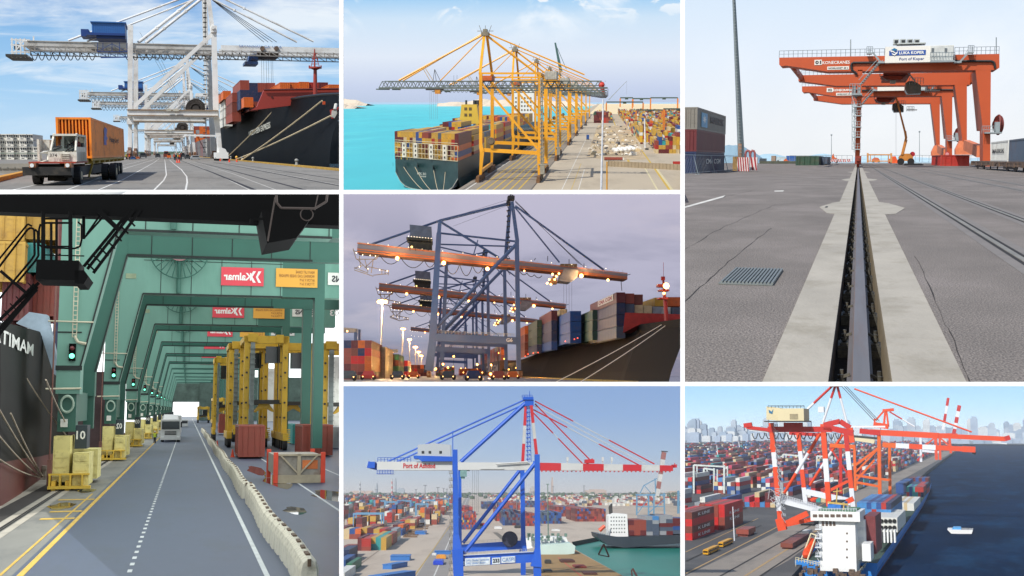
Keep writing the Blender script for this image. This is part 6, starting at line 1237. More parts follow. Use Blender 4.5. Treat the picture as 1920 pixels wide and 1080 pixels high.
 def carrier(x0,x1,ytop,yb,lb,d=9):
  Yc=5*2200/(yb-768);t=P.thing('straddle_carrier',lb,'carrier',(at((x0+x1)/2,yb,Yc).x,Yc,0),group='yellow straddle carriers');a=at(x0,yb,Yc).x;b=at(x1,yb,Yc).x;zt=at(0,ytop,Yc).z;w=(b-a)*.125
  for yy in(Yc,Yc+d):
   for xx in(a,b-w):
    m=MB();m.box(xx,xx+w,yy,yy+w*1.3,1.9,zt-.7);
    P.part('leg',m,cy,t)
    m=MB()
    for kx in range(5):m.disc((xx+w*.5,yy-.04,4+kx*(zt-5)/5),w*.2,(0,1,0),.1,10)
    P.part('hole',m,dk,t)
   m=MB();m.box(a,b,yy,yy+1,zt-1.1,zt-.15);m.box(a+w*.6,a+w*2.4,yy-.2,yy+1.2,zt-.9,zt+.1);m.box(b-w*2.2,b-w*.9,yy-.2,yy+1.2,zt-1,zt);P.part('top_beam',m,cy,t)
  for xx in(a-.1,b-w+.1):m=MB();m.box(xx,xx+w,Yc-1.5,Yc+d+3,1.2,2.1);m.box(xx,xx+w,Yc,Yc+d,zt-.9,zt-.2);P.part('side_beam',m,cy,t)
  for yy in(Yc-.8,Yc+2.6,Yc+6,Yc+9.4):
   for xx in(a+w*.4,b-w*.4):m=MB();m.disc((xx,yy,.75),.75,(1,0,0),.5,18);P.part('wheel',m,rub,t)
  m=MB();m.box(a+w*1.3,b-w*1.3,Yc+1,Yc+d-1,zt*.40,zt*.40+.5)
  for kx in(0,1):m.tube((a+w*1.6+kx*(b-a-w*3.2),Yc+2,zt*.4),(a+w*1.6+kx*(b-a-w*3.2),Yc+2,zt-1),.06)
  P.part('spreader',m,dk,t)
  m=MB();c0=(a+b)/2;m.prism([(c0-1.3,Yc+2,zt*.33),(c0-.6,Yc+2,zt*.40),(c0+.6,Yc+2,zt*.40),(c0+1.3,Yc+2,zt*.33),(c0+1.0,Yc+2,zt*.33),(c0,Yc+2,zt*.37),(c0-1,Yc+2,zt*.33)],(0,1,0));P.part('lifting_frame',m,cy,t)
  m=MB();m.box(b-w-1.9,b-w-.1,Yc+3,Yc+5,zt-3.4,zt-1.3);P.part('cab',m,mat('carrier_glass','#20282c',.1),t)
  m=MB();m.box(a+w*1.1,a+w*1.9,Yc-.3,Yc,3,zt-1)
  for j in range(16):m.box(a+w*1.05,a+w*2,Yc-.5,Yc-.3,3+j*.4*(zt/9),3.06+j*.4*(zt/9))
  P.part('ladder',m,mat('ladder_grey','#77807e',.5),t)
  m=MB()
  for j in range(7):m.box(b-w*.2,b+w*.5,Yc-1.2,Yc-.9,.9+j*.26,1.02+j*.26)
  P.part('step',m,cy,t)
 carrier(454,537,625,842,'nearest yellow straddle carrier standing over a red container',12);carrier(425,500,640,836,'yellow straddle carrier half hidden left of the nearest one',8);carrier(520,582,638,838,'yellow straddle carrier directly right of the nearest one',8);carrier(602,690,637,842,'yellow straddle carrier cut by the right edge',12);carrier(399,440,668,826,'yellow straddle carrier at the left end of the row',8);carrier(398,420,745,800,'small far straddle carrier beyond the barrier line',20);carrier(370,392,762,792,'tiny farthest straddle carrier near the road end',20)
 for x0,x1,y0,y1,c,lb in((446,498,797,857,'rust','red corrugated container under the nearest straddle carrier'),(566,625,796,854,'rust','red corrugated container near the right edge'),(410,425,776,812,'rust','far red container behind the first carrier legs'),(500,530,690,790,'white','white box shape behind the nearest carrier'),(608,640,668,800,'white','tall white stack behind the right carrier'),(548,560,795,832,'teal','blue green container behind the second carrier'),(624,650,800,840,'grey','grey container at the right edge')):
  Yc=5*2200/(y1-768)if y1>812 else(240 if y1==812 else 210);a=at(x0,y1,Yc);b=at(x1,y0,Yc);P.inst('shipping_container',cont(b.x-a.x,9,b.z-max(a.z,.02),c,0),((a.x+b.x)/2,Yc+4.5,max(a.z,.02)),0,lb,'container','containers among the straddle carriers')
 Yc=82;t=P.thing('flat_rack','wooden crate on a flat rack with orange corner posts','crate',at(560,900,Yc));m=MB();a=at(515,901,Yc);b=at(606,851,Yc);zz=0
 m.box(a.x,b.x,Yc+.15,Yc+7,.55,b.z-.1);cr=P.part('crate',m,mat('crate_grey','#8f8a80',.8,0,.15,2,dirt='#6c5c4c',dsc=1.5,damt=.6),t);m=MB();m.box(a.x,b.x,Yc-.05,Yc+.3,0.02,.55)
 for f in(.5,):x=a.x+(b.x-a.x)*f;m.box(x-.12,x+.12,Yc,Yc+.16,.55,b.z)
 m.beam((a.x+.4,Yc+.05,b.z-.1),(a.x+(b.x-a.x)*.47,Yc+.05,.7),.12,.1);m.beam((b.x-.4,Yc+.05,b.z-.1),(a.x+(b.x-a.x)*.53,Yc+.05,.7),.12,.1);m.box(a.x,b.x,Yc,Yc+.14,b.z-.12,b.z);P.part('timber',m,mat('crate_timber','#a89c84',.8),t)
 for x in(a.x-.1,b.x-.15):
  for yy in(Yc-.1,Yc+7):m=MB();m.box(x,x+.3,yy,yy+.3,.02,b.z+.12);P.part('corner_post',m,mat('post_orange','#d8472c',.5),t)
 m=MB();x=a.x+(b.x-a.x)*.72;m.box(a.x+(b.x-a.x)*.57,b.x-.35,Yc+.12,Yc+.16,.95,1.55);P.part('orange_patch',m,mat('patch_orange','#c9713c',.7),t)
 cone=MB();cone.tube((0,0,.03),(0,0,.85),.2,.04,10);cone.box(-.25,.25,-.25,.25,0,.04);cme2=cone.mesh('traffic_cone',mat('cone_orange',0))
 for px,py,lb in((407,838,'orange cone by the left carrier, left of the red container'),(436,857,'orange cone in front of the nearest red container'),(528,842,'orange cone behind the crate')):P.inst('traffic_cone',cme2,P.gr(px,py),0,lb,'cone','orange cones among the carriers')
 m=MB();m.box(5,60,560,570,0,20);m.box(-12,-7,560,570,0,12);m.box(-7,5,561,569,8.5,17);P.solo('far_building',m,mat('far_green','#4a5c54',.8,0,.4,.3),'dark green grey sheds on both sides of the far road end','building')
 backdrop(P,900,358,800,-94,640,[(0,'#e6eaea'),(1,'#dfe6e8')],st=2.2,shell=16.6)
 o=None
view4()
# ================================================================ middle view: dusk, grey blue quay cranes with lit lamps
def view5():
 P=P5;at=P.at;Pw=P.w
 bl=mat('crane_slate_blue','#53688c',.5,0,.12,.05,dirt='#6a5a66',dsc=.06,damt=.4);gy=mat('boom_grey','#7a7478',.6,0,.1,.1);oe=mat('boom_edge_lamplit_tint','#c4692c',.6,0,.1,.1);dk=mat('dark_steel',0);wl=mat('walkway_pale','#b8b0a0',.6)
 LE=emat('lamp_glow_warm','#ffb867',7);LW=emat('lamp_glow_white','#ffe6bc',4)
 nl=[0]
 def lamp(par,q,r=.5,power=0,m=None,col=(1,.62,.28)):
  b=MB();b.ball(q,r,8);P.part('lamp_bulb',b,m or LE,par)
  if power:
   l=bpy.data.objects.new('floodlight_lamp',bpy.data.lights.new('floodlight_lamp','POINT'));C.objects.link(l);l.data.energy=power*.8;l.data.color=col;l.data.shadow_soft_size=.5;l.location=P.M@(V(q)+V((0,-2,-.6)))
 m=MB();m.poly((-400,200,0),(33,200,0),(33,2600,0),(-900,2600,0));P.struct('pavement',m,mat('dusk_quay','#6e665e',.45,0,.2,.05,dirt='#3c3836',dsc=.1,damt=.6))
 m=MB();m.poly((33,200,-2),(700,200,-2),(900,2600,-2),(33,2600,-2));P.struct('water',m,mat('harbour_water',0));m=MB();m.box(32.5,33.5,200,1600,0,.4);P.solo('kerb_beam',m,mat('kerb_yellow',0),'low kerb along the quay edge under the dark hull','kerb')
 A,B,G=475,560,515;x0=at(890,700,A).x;t=P.thing('quay_crane','nearest grey blue quay crane marked G6 with boom edges tinted lamplight orange','crane',(x0,A,0),group='grey blue quay cranes at dusk')
 def bm(p,q,Y,w,w2=None,nm='brace',Y2=None,mt=None,tube=False):
  m=MB();a=at(*p,Y);b=at(*q,Y2 or Y)
  m.tube(a,b,Pw(w/2,Y),Pw((w2 or w)/2,Y),10)if tube else m.beam(a,b,Pw(w,Y),None,Pw(w2,Y)if w2 else None);return P.part(nm,m,mt or bl,t)
 for segs in((((804.5,694),(811,640),A,16,14),((811,640),(823,437),A,14,9),((823,437),(825,414),A,7,7)),(((972.5,694),(969,452),A,8.5,8),),(((949,692),(946,503),B,6.5,6),),(((828,694),(838,478),B,8,6),)):
  m=MB()
  for p,q,Y,w,w2 in segs:m.beam(at(*p,Y),at(*q,Y),Pw(w,Y),None,Pw(w2,Y))
  q=at(*segs[0][0],segs[0][2]);P.part('leg',m,bl,t);b=MB()
  for dy in(-9,-3,3,9):b.cb((q.x,q.y+dy,.9),1.6,4.5,1.6)
  b.cb((q.x,q.y,2.1),1.4,24,1);P.part('bogie',b,mat('bogie_rust',0),t)
 for p,q,Y,h in(((812,632),(968,639),A,14),((830,640),(948,646),B,11)):m=MB();m.beam(at(*p,Y),at(*q,Y),2.5,Pw(h,Y));P.part('portal_beam',m,bl,t)
 m=MB();m.rail(at(816,625,A),at(964,631,A),Pw(5,A),.1,24);P.part('walkway',m,wl,t)
 bm((968,458),(812,621),A,7,nm='diagonal_brace',tube=True);bm((943,505),(832,618),B,6,nm='diagonal_brace',tube=True)
 bm((960,378),(970,453),A,6,7,'mast');bm((957,378),(946,505),B,6,7,'mast')
 for p,q,w in(((697,458),(824,414),4.5),((824,414),(957,381),5.5),((826,416),(935,483),4.5),((824,437),(970,453),3.8),((824,458),(960,462),3),((824,463),(889,478),2.6),((896,450),(888,477),2),((888,478),(916,471),3),((966,386),(1132,506),4),((965,388),(1049,492),3),((737,468),(770,448),2)):bm(p,q,G,w,nm='stay',tube=True)
 m=MB()
 for d in(0,5,10):m.tube(at(966,376+d*.3,G),at(1085+d,494+d*.6,G),Pw(.35,G),n=4)
 for x in(1057,1062,1067,1072):m.tube(at(x,528,G),at(x,590,G),Pw(.25,G),n=3)
 m.tube(at(845,408,G),at(954,374,G),Pw(.25,G),n=3);m.tube(at(850,424,G),at(950,386,G),Pw(.25,G),n=3);P.part('rope',m,dk,t)
 m=MB();m.cb(at(958,372,G),3,6,1.6);m.tube(at(954,372,G),at(958,362,G),.15);m.ring(at(959,370,G),1.1,.2);m.cb(at(953,380,G),1.6,4,1.4)
 for y in range(385,510,10):m.cb(at(953,y,G),1.5,3,.2);m.beam(at(950,y,G),at(956,y+10,G),.2)
 P.part('apex_platform',m,dk,t)
 L_,Rr=(672,466.5),(1172,520)
 for dy in(-6,6):
  m=MB();m.beam(at(*L_,G)+V((0,dy,0)),at(*Rr,G)+V((0,dy,0)),1.2,Pw(13,G),1.2,Pw(8,G));P.part('girder',m,gy,t)
 for o0,o1 in((-7.5,-5),(3.5,2.4),(8,5)):
  m=MB();m.beam(at(L_[0],L_[1]+o0,G)+V((0,-6.8,0)),at(Rr[0],Rr[1]+o1,G)+V((0,-6.8,0)),.5,Pw(2,G),.5,Pw(1.5,G));P.part('lamplit_edge',m,oe,t)  # orange lamplight along the boom edges is put into this colour
 m=MB();m.beam(at(L_[0],L_[1]+8.5,G),at(Rr[0],Rr[1]+5.5,G),12,.4);P.part('underside',m,mat('underside_lamplit_tint','#6e3a20',.7),t)  # lamplight under the boom painted in as dark orange
 m=MB()
 for i in range(60):q=at(672+i*8.4,457.5+i*.905,G-7);m.tube(q,q+V((0,0,.9)),.07,n=4)
 m.tube(at(672,454,G-7),at(1172,512,G-7),.08,n=4);P.part('hand_rail',m,wl,t)
 m=MB();a=at(768,445,G-8);b=at(810,424,G-8);m.prism([at(769,445,G-8),at(768,421,G-8),at(809,425,G-8),at(810,447,G-8)],(0,16,0));hs=P.part('machinery_house',m,mat('house_slate','#5a6270',.6),t)
 m=MB();m.prism([at(762,444,G-9),at(811,448,G-9),at(811,452,G-9),at(762,448,G-9)],(0,17,0))
 for x in(766,776,790,800):m.beam(at(x,448,G-8),at(x+3,470,G-8),.3);m.beam(at(x,462,G-8),at(x+9,450,G-8),.2)
 m.prism([at(766,452,G-6),at(810,455,G-6),at(810,470,G-6),at(768,468,G-6)],(0,9,0));P.part('service_platform',m,mat('platform_dark','#2c2e2a',.7),t)
 for i in range(9):lamp(t,at(766+i*5.3,443+i*.5,G-9.2),.16,0,LW)
 lamp(t,at(772,463,G-6.5),.5,0,emat('cabin_window_glow','#ffe08a',2.2))
 m=MB()
 for(a,b)in(((662,466),(668,486)),((668,486),(706,486)),((706,486),(711,476)),((674,480),(676,502)),((684,486),(690,510)),((700,486),(696,512)),((664,502),(690,512)),((664,506),(700,518)),((690,500),(728,508)),((700,516),(728,513)),((664,503),(680,498)),((728,506),(728,516)),((670,486),(690,506)),((708,480),(684,502)),((662,470),(700,480)),((716,505),(716,514)),((722,506),(722,515))):m.beam(at(*a,G-5),at(*b,G-5),.3);m.beam(at(*a,G+4),at(*b,G+4),.25)
 P.part('tail_gantry',m,mat('tail_brown','#8a7458',.7,dirt='#c9b890',dsc=.4),t)  # brown base with paler patches at random
 for p in((668,474),(680,478),(694,479),(704,480),(674,500),(690,504),(712,506),(726,508)):lamp(t,at(*p,G-6),.22,0,LW)
 m=MB();m.prism([at(1058,503,G-8),at(1084,506,G-8),at(1083,520,G-8),at(1070,529,G-8),at(1048,527,G-8)],(0,13,0));trp=P.part('trolley',m,mat('trolley_pale','#8d8782',.6),t)
 m=MB();m.box(at(1050,0,G).x,at(1080,0,G).x,G-6,G+5,at(1060,503,G).z,at(1060,497,G).z);m.cb(at(1037,528,G-4),3,4,2.4);m.beam(at(1050,512,G-4),at(1036,522,G-4),1.2);P.part('operator_cab',m,mat('cab_lamplit_tint','#8a6a40',.6),t)  # orange lamplight on the cab is part of its colour
 m=MB()
 for a,b,s in(((712,478),(750,484),14),((752,484),(795,488),16),((796,488),(816,490),12),((834,492),(862,496),20),((862,496),(886,498),20),((886,498),(905,502),12),((974,508),(988,512),5),((988,512),(1002,515),5),((1002,515),(1016,517),5)):m.sag(at(*a,G-4),at(*b,G-4),Pw(s,G),Pw(.7,G),10,5)
 for a,b in(((1163,520),(1182,514)),((1164,521),(1166,545)),((1067,497),(1067,486)),((1095,503),(1095,494)),((1027,490),(1027,480)),((1002,488),(1004,484))):m.tube(at(*a,G),at(*b,G),.15,n=4)
 P.part('festoon_cable',m,dk,t)
 for p,r,pw in(((745,484),.85,9000),((832,493),.95,12000),((914,504),.85,9000),((1090,517),.95,9000),((1140,525),.6,0),((983,508),.4,0)):lamp(t,at(*p,G-8),r,pw)
 for p in((1036,514),(1043,518),(1030,524),(1026,531),(1048,513),(1040,524),(1033,533)):lamp(t,at(*p,G-8),.5)
 for i in range(14):lamp(t,at(690+i*34+(i%3)*4,456+i*3.65,G-7),.16,0,LW)
 Oq=V((x0,A,0));a=at(949,641,A-1.6)-Oq;b=at(961,634,A-1.6)-Oq;text(P,'G6',t,Matrix.Translation(a),b.x-a.x,b.z-a.z,mat('letter_white',0),'number',bold=.03)
 for Y,lb,dx in((704,'second grey blue quay crane, its boom just below the first',-3),(915,'third grey blue quay crane at dusk',-4),(1400,'fourth and farthest grey blue quay crane',-2)):P.copy(t,(x0+dx,Y,0),0,lb,'grey blue quay cranes at dusk',skip=('number','rope')if Y<1000 else('number','rope','hand_rail','festoon_cable','tail_gantry'))
 t=P.thing('container_ship','dark hulled container ship under the lit cranes at dusk','ship',(45,400,-2));hb=mat('hull_dusk','#050303',.8,0,.2,.06,dirt='#180b09',dsc=.05,damt=.6,spec=.15)
 rows=[]
 for x,yt,Yy in((940,684,720),(981,673,590),(1035,653,490),(1089,640,425),(1133,634,385),(1168,623,350),(1193,614,325),(1200,608,315),(1290,596,265)):
  tp=at(x,yt,Yy);rows.append([tp,tp+V((.0,0,-2)),V((max(34,tp.x-4),Yy,2)),V((max(34,tp.x-5),Yy,-2))])
 m=MB();m.loft(rows);m.loft([[r[0]for r in rows],[r[0]+V((30,8,0))for r in rows]]);P.part('hull',m,hb,t,smooth=False)
 m=MB();m.prism([at(x,y,318)for x,y in((1168,624),(1172,586),(1300,590),(1300,600),(1196,610))],(3,6,0));P.part('bulwark',m,mat('ship_red_dusk','#a3281f',.5),t)
 m=MB();Y=290;m.tube(at(1251,606,Y),at(1246,556,Y),.6,.45,10);m.cb(at(1243,560,Y),2.6,3,.4);m.cb(at(1244,545,Y),2.4,3,.4);m.cb(at(1241,536,Y),2.4,2.6,.7);m.tube(at(1246,556,Y),at(1243,520,Y),.4,.25,8);m.cb(at(1243,522,Y),.9,.9,.9);m.tube(at(1244,520,Y),at(1244,492,Y),.05,n=4);m.rail(at(1236,541,Y),at(1248,541,Y),1,.05,3);P.part('foremast',m,mat('ship_red_dusk',0),t)
 lamp(t,at(1249,536,286),.8,1200,None,(1,.75,.45));lamp(t,at(1245,550,286),.35)
 for p in((1060,640),(1077,636),(1083,634),(1009,661),(1000,662),(990,664),(985,668),(1238,606),(1246,605),(1262,604)):lamp(t,at(*p,300),.14,0,emat('lamp_red','#ff5a30',4))
 def st(cx,tops,Yn,ln,wpx,cols,nm,ends=1,txt=None):
  for j in range(len(tops)-1):
   c=cols[j%len(cols)];q=at(cx,tops[j+1],Yn);h=at(cx,tops[j],Yn).z-q.z;w=Pw(wpx,Yn)
   P.inst('shipping_container',cont(w,ln,h*.955,c,1),(q.x+w/2,Yn+ln/2,q.z),0,'%s container, %s tier from top %s'%(c,nth(j),nm),'container','containers on the ship at dusk')
 T1=[547,567,589,611,634]
 st(1156,T1,330,60,17,['maroon','navy','navy','slate'],'in the tall stack left of the red bulwark');st(1173,[549,569,589],331,60,17,['rust','slate'],'second stack left of the red bulwark');st(1190,[551,571,589],332,60,16,['brown','sand'],'third stack above the red bulwark');st(1207,[572,588],332,55,16,['sand'],'behind the bulwark left of the mast');st(1224,[574,590],332,55,16,['grey'],'behind the bulwark near the mast');st(1240,[575,590],333,55,18,['white'],'behind the red mast')
 st(1228,[557,574],345,90,22,['yellow'],'glowing in lamp light by the mast');st(1251,[556,574],345,60,30,['orange'],'right of the mast at the edge');st(1262,[575,592],330,55,30,['slate'],'at the right edge under the orange one')
 st(1111,[580,599,619,638],372,36,19,['dark green'],'of the green stack in mid ship');st(1069,[582,602,622,643],392,60,21,['blue'],'of the blue stack');st(1034,[581,600,619,639,656],430,55,11,['maroon','navy','navy','blue'],'of the stack left of the blue one');st(1007,[599,614,630,645,662],470,55,9,['dark green','dark green','dark green','navy'],'of the green stack farther left');st(984,[610,626,641,656,668],520,55,8,['orange','rust','brown','rust'],'of the far orange stack beside the crane leg');st(1050,[579,590],520,50,14,['sand'],'pale and lit, behind the blue stack')
 k=0
 for cx,cy,Yn,wd_ in((1121,575,329,20),(1020,611,428,12)):
  m=MB();
 Xs=at(1156,560,330).x-.15;tt=P.thing('cargo_marking','white panel lettered CMA CGM on the top maroon container','sign',(Xs,352,at(1156,566,330).z+.6));m=MB();m.box(-.02,.05,-16,17,.2,2.0);P.part('panel',m,mat('panel_white','#c9c4bc',.6),tt,local=True);text(P,'CMA CGM',tt,Matrix.Translation((-.06,15,.5))@Matrix.Rotation(R_(-90),4,'Z'),29,1.2,mat('letter_darkred','#8c1f2c',.6),bold=.04)
 for i,(a,b)in enumerate((((1035,720),(1240,609)),((1082,720),(1247,611)))):m=MB();m.sag(at(*a,225),at(*b,284),.3,.09,6,5);P.solo('mooring_line',m,emat('rope_glow','#d8ccb8',.25),('upper','lower')[i]+' of two pale mooring lines crossing the black dusk hull','rope')  # ropes glow faintly in place of lamplight falling on them
 m=MB();q=at(1235,718,262);m.ring(q,4.5,.25,(0,1,0),24);P.part('bow_mark',m,mat('letter_white',0),t)if False else None
 tt=P.thing('moored_ship','far ship side lettered CMA CGM glowing behind the portal legs','ship',(34,760,0));m=MB();m.box(34,60,700,1300,-2,9.5);P.part('hull',m,mat('hull_brown_dusk','#4c3026',.6),tt);text(P,'CMA CGM',tt,Matrix.Translation((-.2,160,2.2))@Matrix.Rotation(R_(-90),4,'Z'),200,5,mat('panel_white',0),'ship_name',bold=.03)
 for i in range(8):
  for j in range(3):P.inst('shipping_container',cont(2.6,40,3,random.choice(['orange','rust','red','green','sand']),2),(36,720+i*50,9.6+j*3.1),0,'container %s along, %s tier, on the far lettered ship'%(nth(i),nth(j)),'container','containers on the far lettered ship')
 def yard(xl,n,yt,yb,Yc,tiers,wpx,pal,nm):
  w=Pw(wpx,Yc);q=at(xl,yb,Yc);h=(at(xl,yt,Yc).z)/tiers
  for i in range(n):
   for j in range(tiers):
    c=pick(pal);P.inst('shipping_container',cont(w,60,h,c,1),(q.x+w*(i+.5),Yc+30,j*h),0,'%s container, %s stack %s tier %s'%(c,nth(i),nth(j),nm),'container','containers in the dusk yard')
 dp={'rust':3,'brown':3,'maroon':3,'navy':1.5,'orange':2,'bright red':1}
 yard(632,5,638,716,330,5,12.6,dp,'of the tall yard block at the left edge');yard(707,1,650,712,380,4,15,{'sand':1},'of the tan stack behind the tall block');yard(723,3,664,708,440,4,8,{'rust':2,'brown':3,'green':1,'maroon':1},'of the small brown block');yard(746,3,676,706,560,3,6,dp,'of the distant red block');yard(764,6,684,706,700,3,6,dp,'of the farthest red block');yard(822,5,688,706,760,3,6,{'orange':2,'rust':2,'green':1},'glowing orange under the portal');yard(862,8,691,706,900,3,5,{'orange':2,'rust':2,'red':1},'behind the orange block under the portal')
 t=P.thing('yard_gantry','pale rail gantry above the container block at the left edge','crane',at(655,640,520));m=MB();m.prism([at(620,612,520),at(669,616,520),at(669,623,520),at(620,622,520)],(0,8,0));P.part('girder',m,wl,t);m=MB();m.box(at(663,0,520).x,at(669,0,520).x,520,523,0,at(0,618,520).z);m.box(at(671,0,540).x,at(675,0,540).x,540,543,0,at(0,618,540).z);P.part('leg',m,bl,t);lamp(t,at(651,621,515),.4)
 t=P.thing('yard_gantry','small pale gantry behind the tan stack','crane',at(733,660,600));m=MB();m.box(at(724,0,600).x,at(745,0,600).x,600,608,at(0,661,600).z,at(0,655,600).z);P.part('girder',m,wl,t);lamp(t,at(736,661,596),.4)
 for x,yt,yb,Yc,lb,r,pw in((717,566,700,420,'tallest lit lamp mast on the left',.95,26000),(756,617,704,560,'second lit lamp mast left of the crane leg',.6,12000),(768,637,704,700,'third lit lamp mast, shorter',.6,9000),(779,651,704,820,'fourth lit lamp mast in the receding row',.8,9000),(785,660,704,930,'fifth lit lamp mast in the receding row',.7,6000),(790,667,704,1050,'sixth and last lit lamp mast in the row',.7,6000)):
  t=P.thing('lamp_mast',lb,'lamp post',(at(x-3 if x<720 else x,704,Yc).x,Yc,0),group='lit lamp masts at dusk');m=MB();m.tube((at(x-4 if x<760 else x,704,Yc).x,Yc,0),at(x,yt,Yc),.3,.2,6);m.cb(at(x,yt,Yc),3*r,1.5,.4);P.part('pole',m,wl,t)
  for d in(-1,0,1):lamp(t,at(x,yt,Yc)+V((d*r*1.3,-.8,0)),r*(.75 if d else 1),pw*4 if d==0 else 0)
 hg=emat('glow_orange','#ffae50',9);rnd=random.Random(5)
 for i in range(26):
  x=rnd.uniform(815,985);Yc=rnd.uniform(330,800);q=at(x,704,Yc);q.z=rnd.uniform(1.5,8);s=rnd.uniform(.15,.4);t=P.thing('work_lamp','small glowing work lamp on a post low under the cranes, %s of the scatter'%nth(i),'lamp',(q.x,q.y,0),group='glowing work lamps under the dusk cranes');m=MB();m.tube((q.x,q.y,0),q,.06,n=4);P.part('post',m,dk,t);lamp(t,q,s,34000 if i%3==0 else 0,hg,(1,.5,.15))
 for i,(x,Yc,c,lb)in enumerate(((652,262,'charcoal','dark car at the lower left corner at dusk'),(690,300,'red','red low truck left of the crane leg'),(745,320,'charcoal','dark tractor left of the crane leg'),(840,300,'charcoal','dark tractor right of the near crane leg'),(888,260,'navy','dark car in the middle of the lit quay'),(935,300,'rust','rust trailer before the right crane leg'),(775,380,'orange','orange machine beyond the left leg'),(962,350,'orange','orange trailer at the foot of the right leg'))):
  q=V((at(x,704,Yc).x,Yc,0));t=P.thing('yard_vehicle',lb,'vehicle',q);m=MB();m.box(-2,2,0,12,.5,1.3);m.prism([(-1.6,1,1.3),(1.6,1,1.3),(1.2,1.5,2.3),(-1.2,1.5,2.3)],(0,5,0));P.part('body',m,cmat(c),t,local=True);m=MB();m.disc((-1.5,0,.5),.5,(0,1,0),.4,10);m.disc((1.5,0,.5),.5,(0,1,0),.4,10);P.part('wheel',m,mat('rubber',0),t,local=True)
  for s in(-1.3,1.3):b=MB();b.ball((s,-.3,.9),.13,6);P.part('headlight',b,LE,t,local=True)
 for x,Yc in((700,300),(800,330),(870,280),(940,330)):
  l=None
 backdrop(P,1750,358,712,638,1282,[(0,'#b4a4a4'),(.2,'#979cb2'),(.5,'#b0afc4'),(1,'#bcb8cc')],[('#6f748e',.004,(.5,1,1.6),.44,.6,.8,1.3,.1),('#cfc6cf',.0035,(.45,1,1.5),.5,.64,.8,.1,.5),('#c9a9a6',.006,(.4,1,2),.5,.66,.6,.5,-.05)],st=.98,shell=75)
view5()
